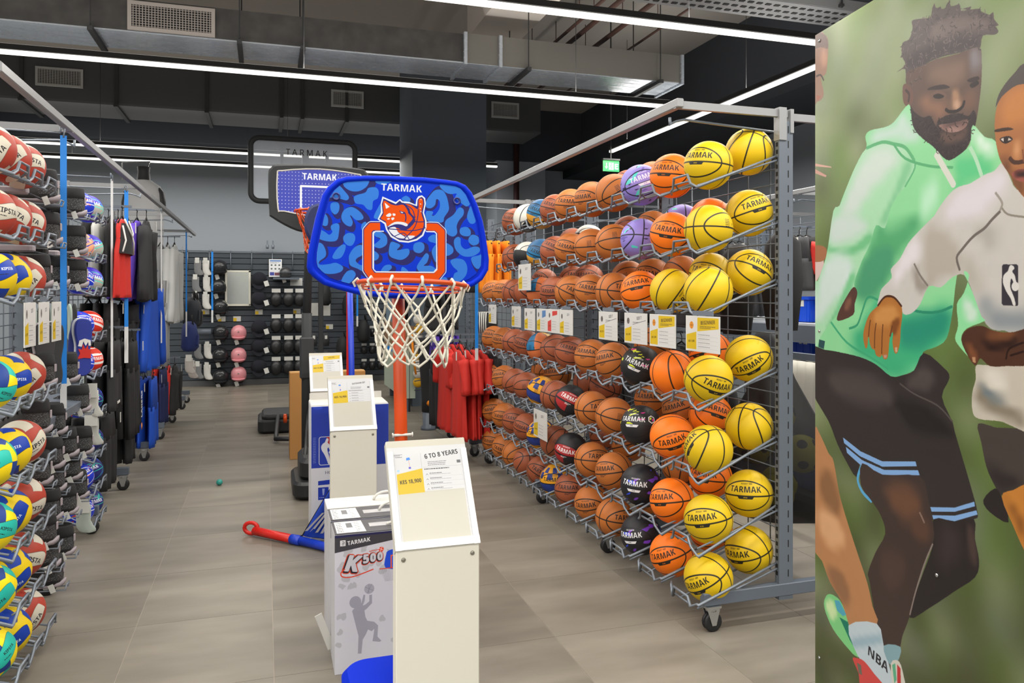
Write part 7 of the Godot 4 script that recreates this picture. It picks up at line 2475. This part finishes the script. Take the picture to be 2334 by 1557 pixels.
# front hoop: outline of its board in metres, camouflage and emblem in thousandths of the width
const BOARD_SIZE := Vector2(0.6430, 0.4260)
const BOARD_AT := Vector3(0.4575, 1.7020, -2.72)
const BOARD_OUTLINE := "-0.322,-0.107 -0.320,-0.068 -0.307,0.001 -0.294,0.063 -0.272,0.141 -0.256,0.166 -0.227,0.193 -0.197,0.203 -0.131,0.210 -0.033,0.213 0.088,0.213 0.169,0.208 0.208,0.204 0.236,0.193 0.257,0.170 0.279,0.125 0.298,0.069 0.310,0.011 0.322,-0.075 0.320,-0.112 0.300,-0.145 0.270,-0.166 0.212,-0.186 0.128,-0.203 0.027,-0.213 -0.052,-0.211 -0.151,-0.199 -0.227,-0.179 -0.272,-0.164 -0.301,-0.141 -0.317,-0.124"

func board_print(p: Pad):
	var blobs := []
	blobs.append(dots("109,87 135,59 165,61 194,90 216,120 204,138 171,132 129,126 103,126"))
	blobs.append(dots("187,42 207,31 314,25 320,42 303,67 266,87 224,86 191,65"))
	blobs.append(dots("243,118 261,106 303,92 320,67 358,62 375,82 370,120 345,138 339,182 314,182 291,159 255,154 243,137"))
	blobs.append(dots("121,159 148,149 165,163 162,199 142,216 121,194"))
	blobs.append(dots("177,218 194,187 230,173 266,190 291,219 288,238 255,243 230,222 222,219 236,252 227,277 201,271 180,247"))
	blobs.append(dots("351,212 370,174 387,149 397,187 375,230 351,230"))
	blobs.append(dots("68,221 89,212 106,238 103,274 82,277 65,257"))
	blobs.append(dots("124,274 148,263 165,272 163,314 154,351 124,361 82,356 56,341 59,299 89,309 112,325 129,309 121,291"))
	blobs.append(dots("188,331 213,313 243,319 249,348 233,379 207,379 188,356"))
	blobs.append(dots("285,263 303,250 311,267 294,299 281,288"))
	blobs.append(dots("54,376 78,376 95,412 92,442 62,467 65,485 112,481 148,474 184,495 177,519 142,532 101,533 65,521 48,467"))
	blobs.append(dots("129,442 148,406 177,378 198,379 194,411 174,446 142,454"))
	blobs.append(dots("219,428 243,392 272,376 291,384 288,428 261,446 252,463 272,482 288,488 291,518 261,504 224,488 216,459"))
	blobs.append(dots("184,549 207,519 236,513 252,537 230,574 194,593 177,574"))
	blobs.append(dots("712,37 751,20 810,30 849,58 882,106 888,132 868,148 841,134 802,103 810,78 778,82 745,73"))
	blobs.append(dots("636,128 656,96 687,64 726,62 751,92 764,142 764,174 739,213 733,238 700,244 642,233 636,184 675,184 669,205 687,201 712,163 712,124 694,114 687,145 663,165 636,159"))
	blobs.append(dots("790,198 823,156 849,165 849,196 823,229 810,261 813,299 790,319 757,306 742,269 748,230"))
	blobs.append(dots("874,184 894,142 914,156 924,207 914,240 888,243 871,215"))
	blobs.append(dots("832,272 868,263 891,285 885,313 849,314 829,299"))
	blobs.append(dots("879,328 900,306 935,317 938,353 908,367 882,351"))
	blobs.append(dots("796,337 816,320 832,330 835,367 862,389 908,373 941,378 941,404 900,428 849,428 810,400 796,369"))
	blobs.append(dots("568,367 599,353 624,365 624,397 599,415 568,404"))
	blobs.append(dots("431,393 443,356 474,362 493,375 474,400 499,397 537,392 543,417 524,442 493,454 449,443 431,425"))
	blobs.append(dots("649,328 675,311 700,317 700,358 675,355 652,347"))
	blobs.append(dots("586,485 611,446 636,415 652,428 642,465 624,484 663,484 687,499 687,515 611,519 589,507"))
	blobs.append(dots("669,397 700,358 739,351 784,375 790,406 764,426 726,432 694,465 675,434"))
	blobs.append(dots("774,457 802,442 849,449 871,488 862,538 816,577 790,565 796,527 816,513 790,488"))
	blobs.append(dots("894,437 935,423 964,417 966,474 935,499 908,481"))
	blobs.append(dots("387,518 406,487 437,481 446,499 418,521"))
	blobs.append(dots("505,491 537,516 499,519"))
	blobs.append(dots("351,309 387,303 418,327 418,370 381,392 348,378 372,355 384,339 358,328"))
	blobs.append(dots("617,597 669,583 739,546 757,571 700,596"))
	blobs.append(dots("358,28 443,22 425,37 381,45"))
	blobs.append(dots("499,121 524,101 549,118 537,138"))
	blobs.append(dots("345,407 375,426 370,451 345,457"))
	for i in blobs.size():
		if i % 3 != 2:
			var c := Vector2.ZERO
			for q in blobs[i]:
				c += q / blobs[i].size()
			var big := []
			for q in blobs[i]:
				big.append(c + (q - c) * 1.35 + Vector2(14, 12))
			p.poly(curve(big, 4), C("27265c"))
	for b in blobs:
		p.poly(curve(b, 4), C("2f6cc0"))
	p.line(dots("384,274 336,275 316,299 316,509 342,546 691,546 722,509 722,294 694,269 649,269"), 58, C("c6cad4"))
	p.line(dots("384,274 336,275 316,299 316,509 342,546 691,546 722,509 722,294 694,269 649,269"), 50, C("2d2c74"))
	p.line(dots("383,274 336,275 316,299 316,509 342,546 691,546 722,509 722,294 694,269 650,269"), 40, C("c9460a"))
	p.line(dots("403,299 358,300 347,311 347,507 361,521 680,521 697,505 695,305 683,294 639,295"), 6, C("c6cad4"))
	p.poly(dots("369,235 387,196 386,149 395,110 468,138 491,120 505,132 543,134 577,148 582,118 593,101 613,95 631,109 635,140 625,191 639,235 639,272 621,319 586,345 537,359 487,355 440,330 415,291 406,260"), C("c6cad4"))
	p.poly(dots("378,233 397,199 392,152 401,121 468,149 490,129 504,142 543,143 586,157 589,121 599,109 613,104 624,115 627,142 617,191 630,235 630,271 613,313 582,336 537,350 487,345 446,322 423,288 414,253"), C("2b2a6c"))
	p.poly(curve(dots("386,230 401,204 398,156 406,132 443,151 474,156 509,151 530,176 540,199 561,224 555,243 533,260 524,267 499,249 462,247 420,271 415,247"), 3), C("c9460a"))
	p.poly(curve(dots("512,149 549,149 591,173 594,124 607,112 617,120 619,148 610,193 622,235 621,269 603,303 568,327 524,323 481,300 468,277 524,291 574,243 569,218 549,193 541,168"), 3), C("c9460a"))
	p.poly(curve(dots("429,285 465,274 481,303 524,333 481,334 449,314"), 3), C("c6cad4"))
	p.poly(curve(dots("421,277 462,247 512,247 537,260 524,269 499,260 462,260"), 3), C("c6cad4"))
	p.poly(curve(dots("524,322 574,320 555,336 524,342"), 3), C("c6cad4"))
	p.poly(dots("407,142 435,165 415,177"), C("c6cad4"))
	p.poly(curve(dots("415,212 434,199 445,208 435,219 421,219"), 3), C("c6cad4"))
	p.poly(curve(dots("451,201 465,202 465,212 453,213"), 3), C("c6cad4"))
	p.poly(curve(dots("421,229 435,227 434,233 423,235"), 3), C("c6cad4"))
	p.poly(curve(dots("443,226 457,222 460,230 449,238"), 3), C("c6cad4"))
	p.poly(dots("487,184 518,191 516,201 496,201"), C("2b2a6c"))
	p.poly(dots("493,188 510,193 505,198 498,196"), C("c6cad4"))
	p.line(curve(dots("518,194 524,219 521,240"), 5, false), 6, C("2b2a6c"))
	p.line(curve(dots("477,152 512,145 537,176 541,196 568,219 563,233 537,263"), 5, false), 8, C("2b2a6c"))
	p.line(curve(dots("561,236 583,243 627,241"), 5, false), 5, C("2b2a6c"))
	p.line(curve(dots("593,173 588,224 568,280 512,341"), 5, false), 5, C("2b2a6c"))
	p.line(curve(dots("426,285 474,288 561,292 631,275"), 5, false), 5, C("2b2a6c"))
	p.line(curve(dots("462,325 512,306 543,342"), 5, false), 4, C("2b2a6c"))
	p.line(curve(dots("512,146 558,174 574,218"), 5, false), 5, C("2b2a6c"))
	p.line(curve(dots("607,117 608,120"), 5, false), 4, C("c6cad4"))
	p.line(curve(dots("603,142 607,145"), 5, false), 4, C("c6cad4"))
	p.line(curve(dots("602,166 605,170"), 5, false), 4, C("c6cad4"))
	p.line(curve(dots("607,182 608,187"), 5, false), 4, C("c6cad4"))
	p.write("TARMAK", Vector2(501, 59), 39, C("c6cad4"), 0.01, 1.05)
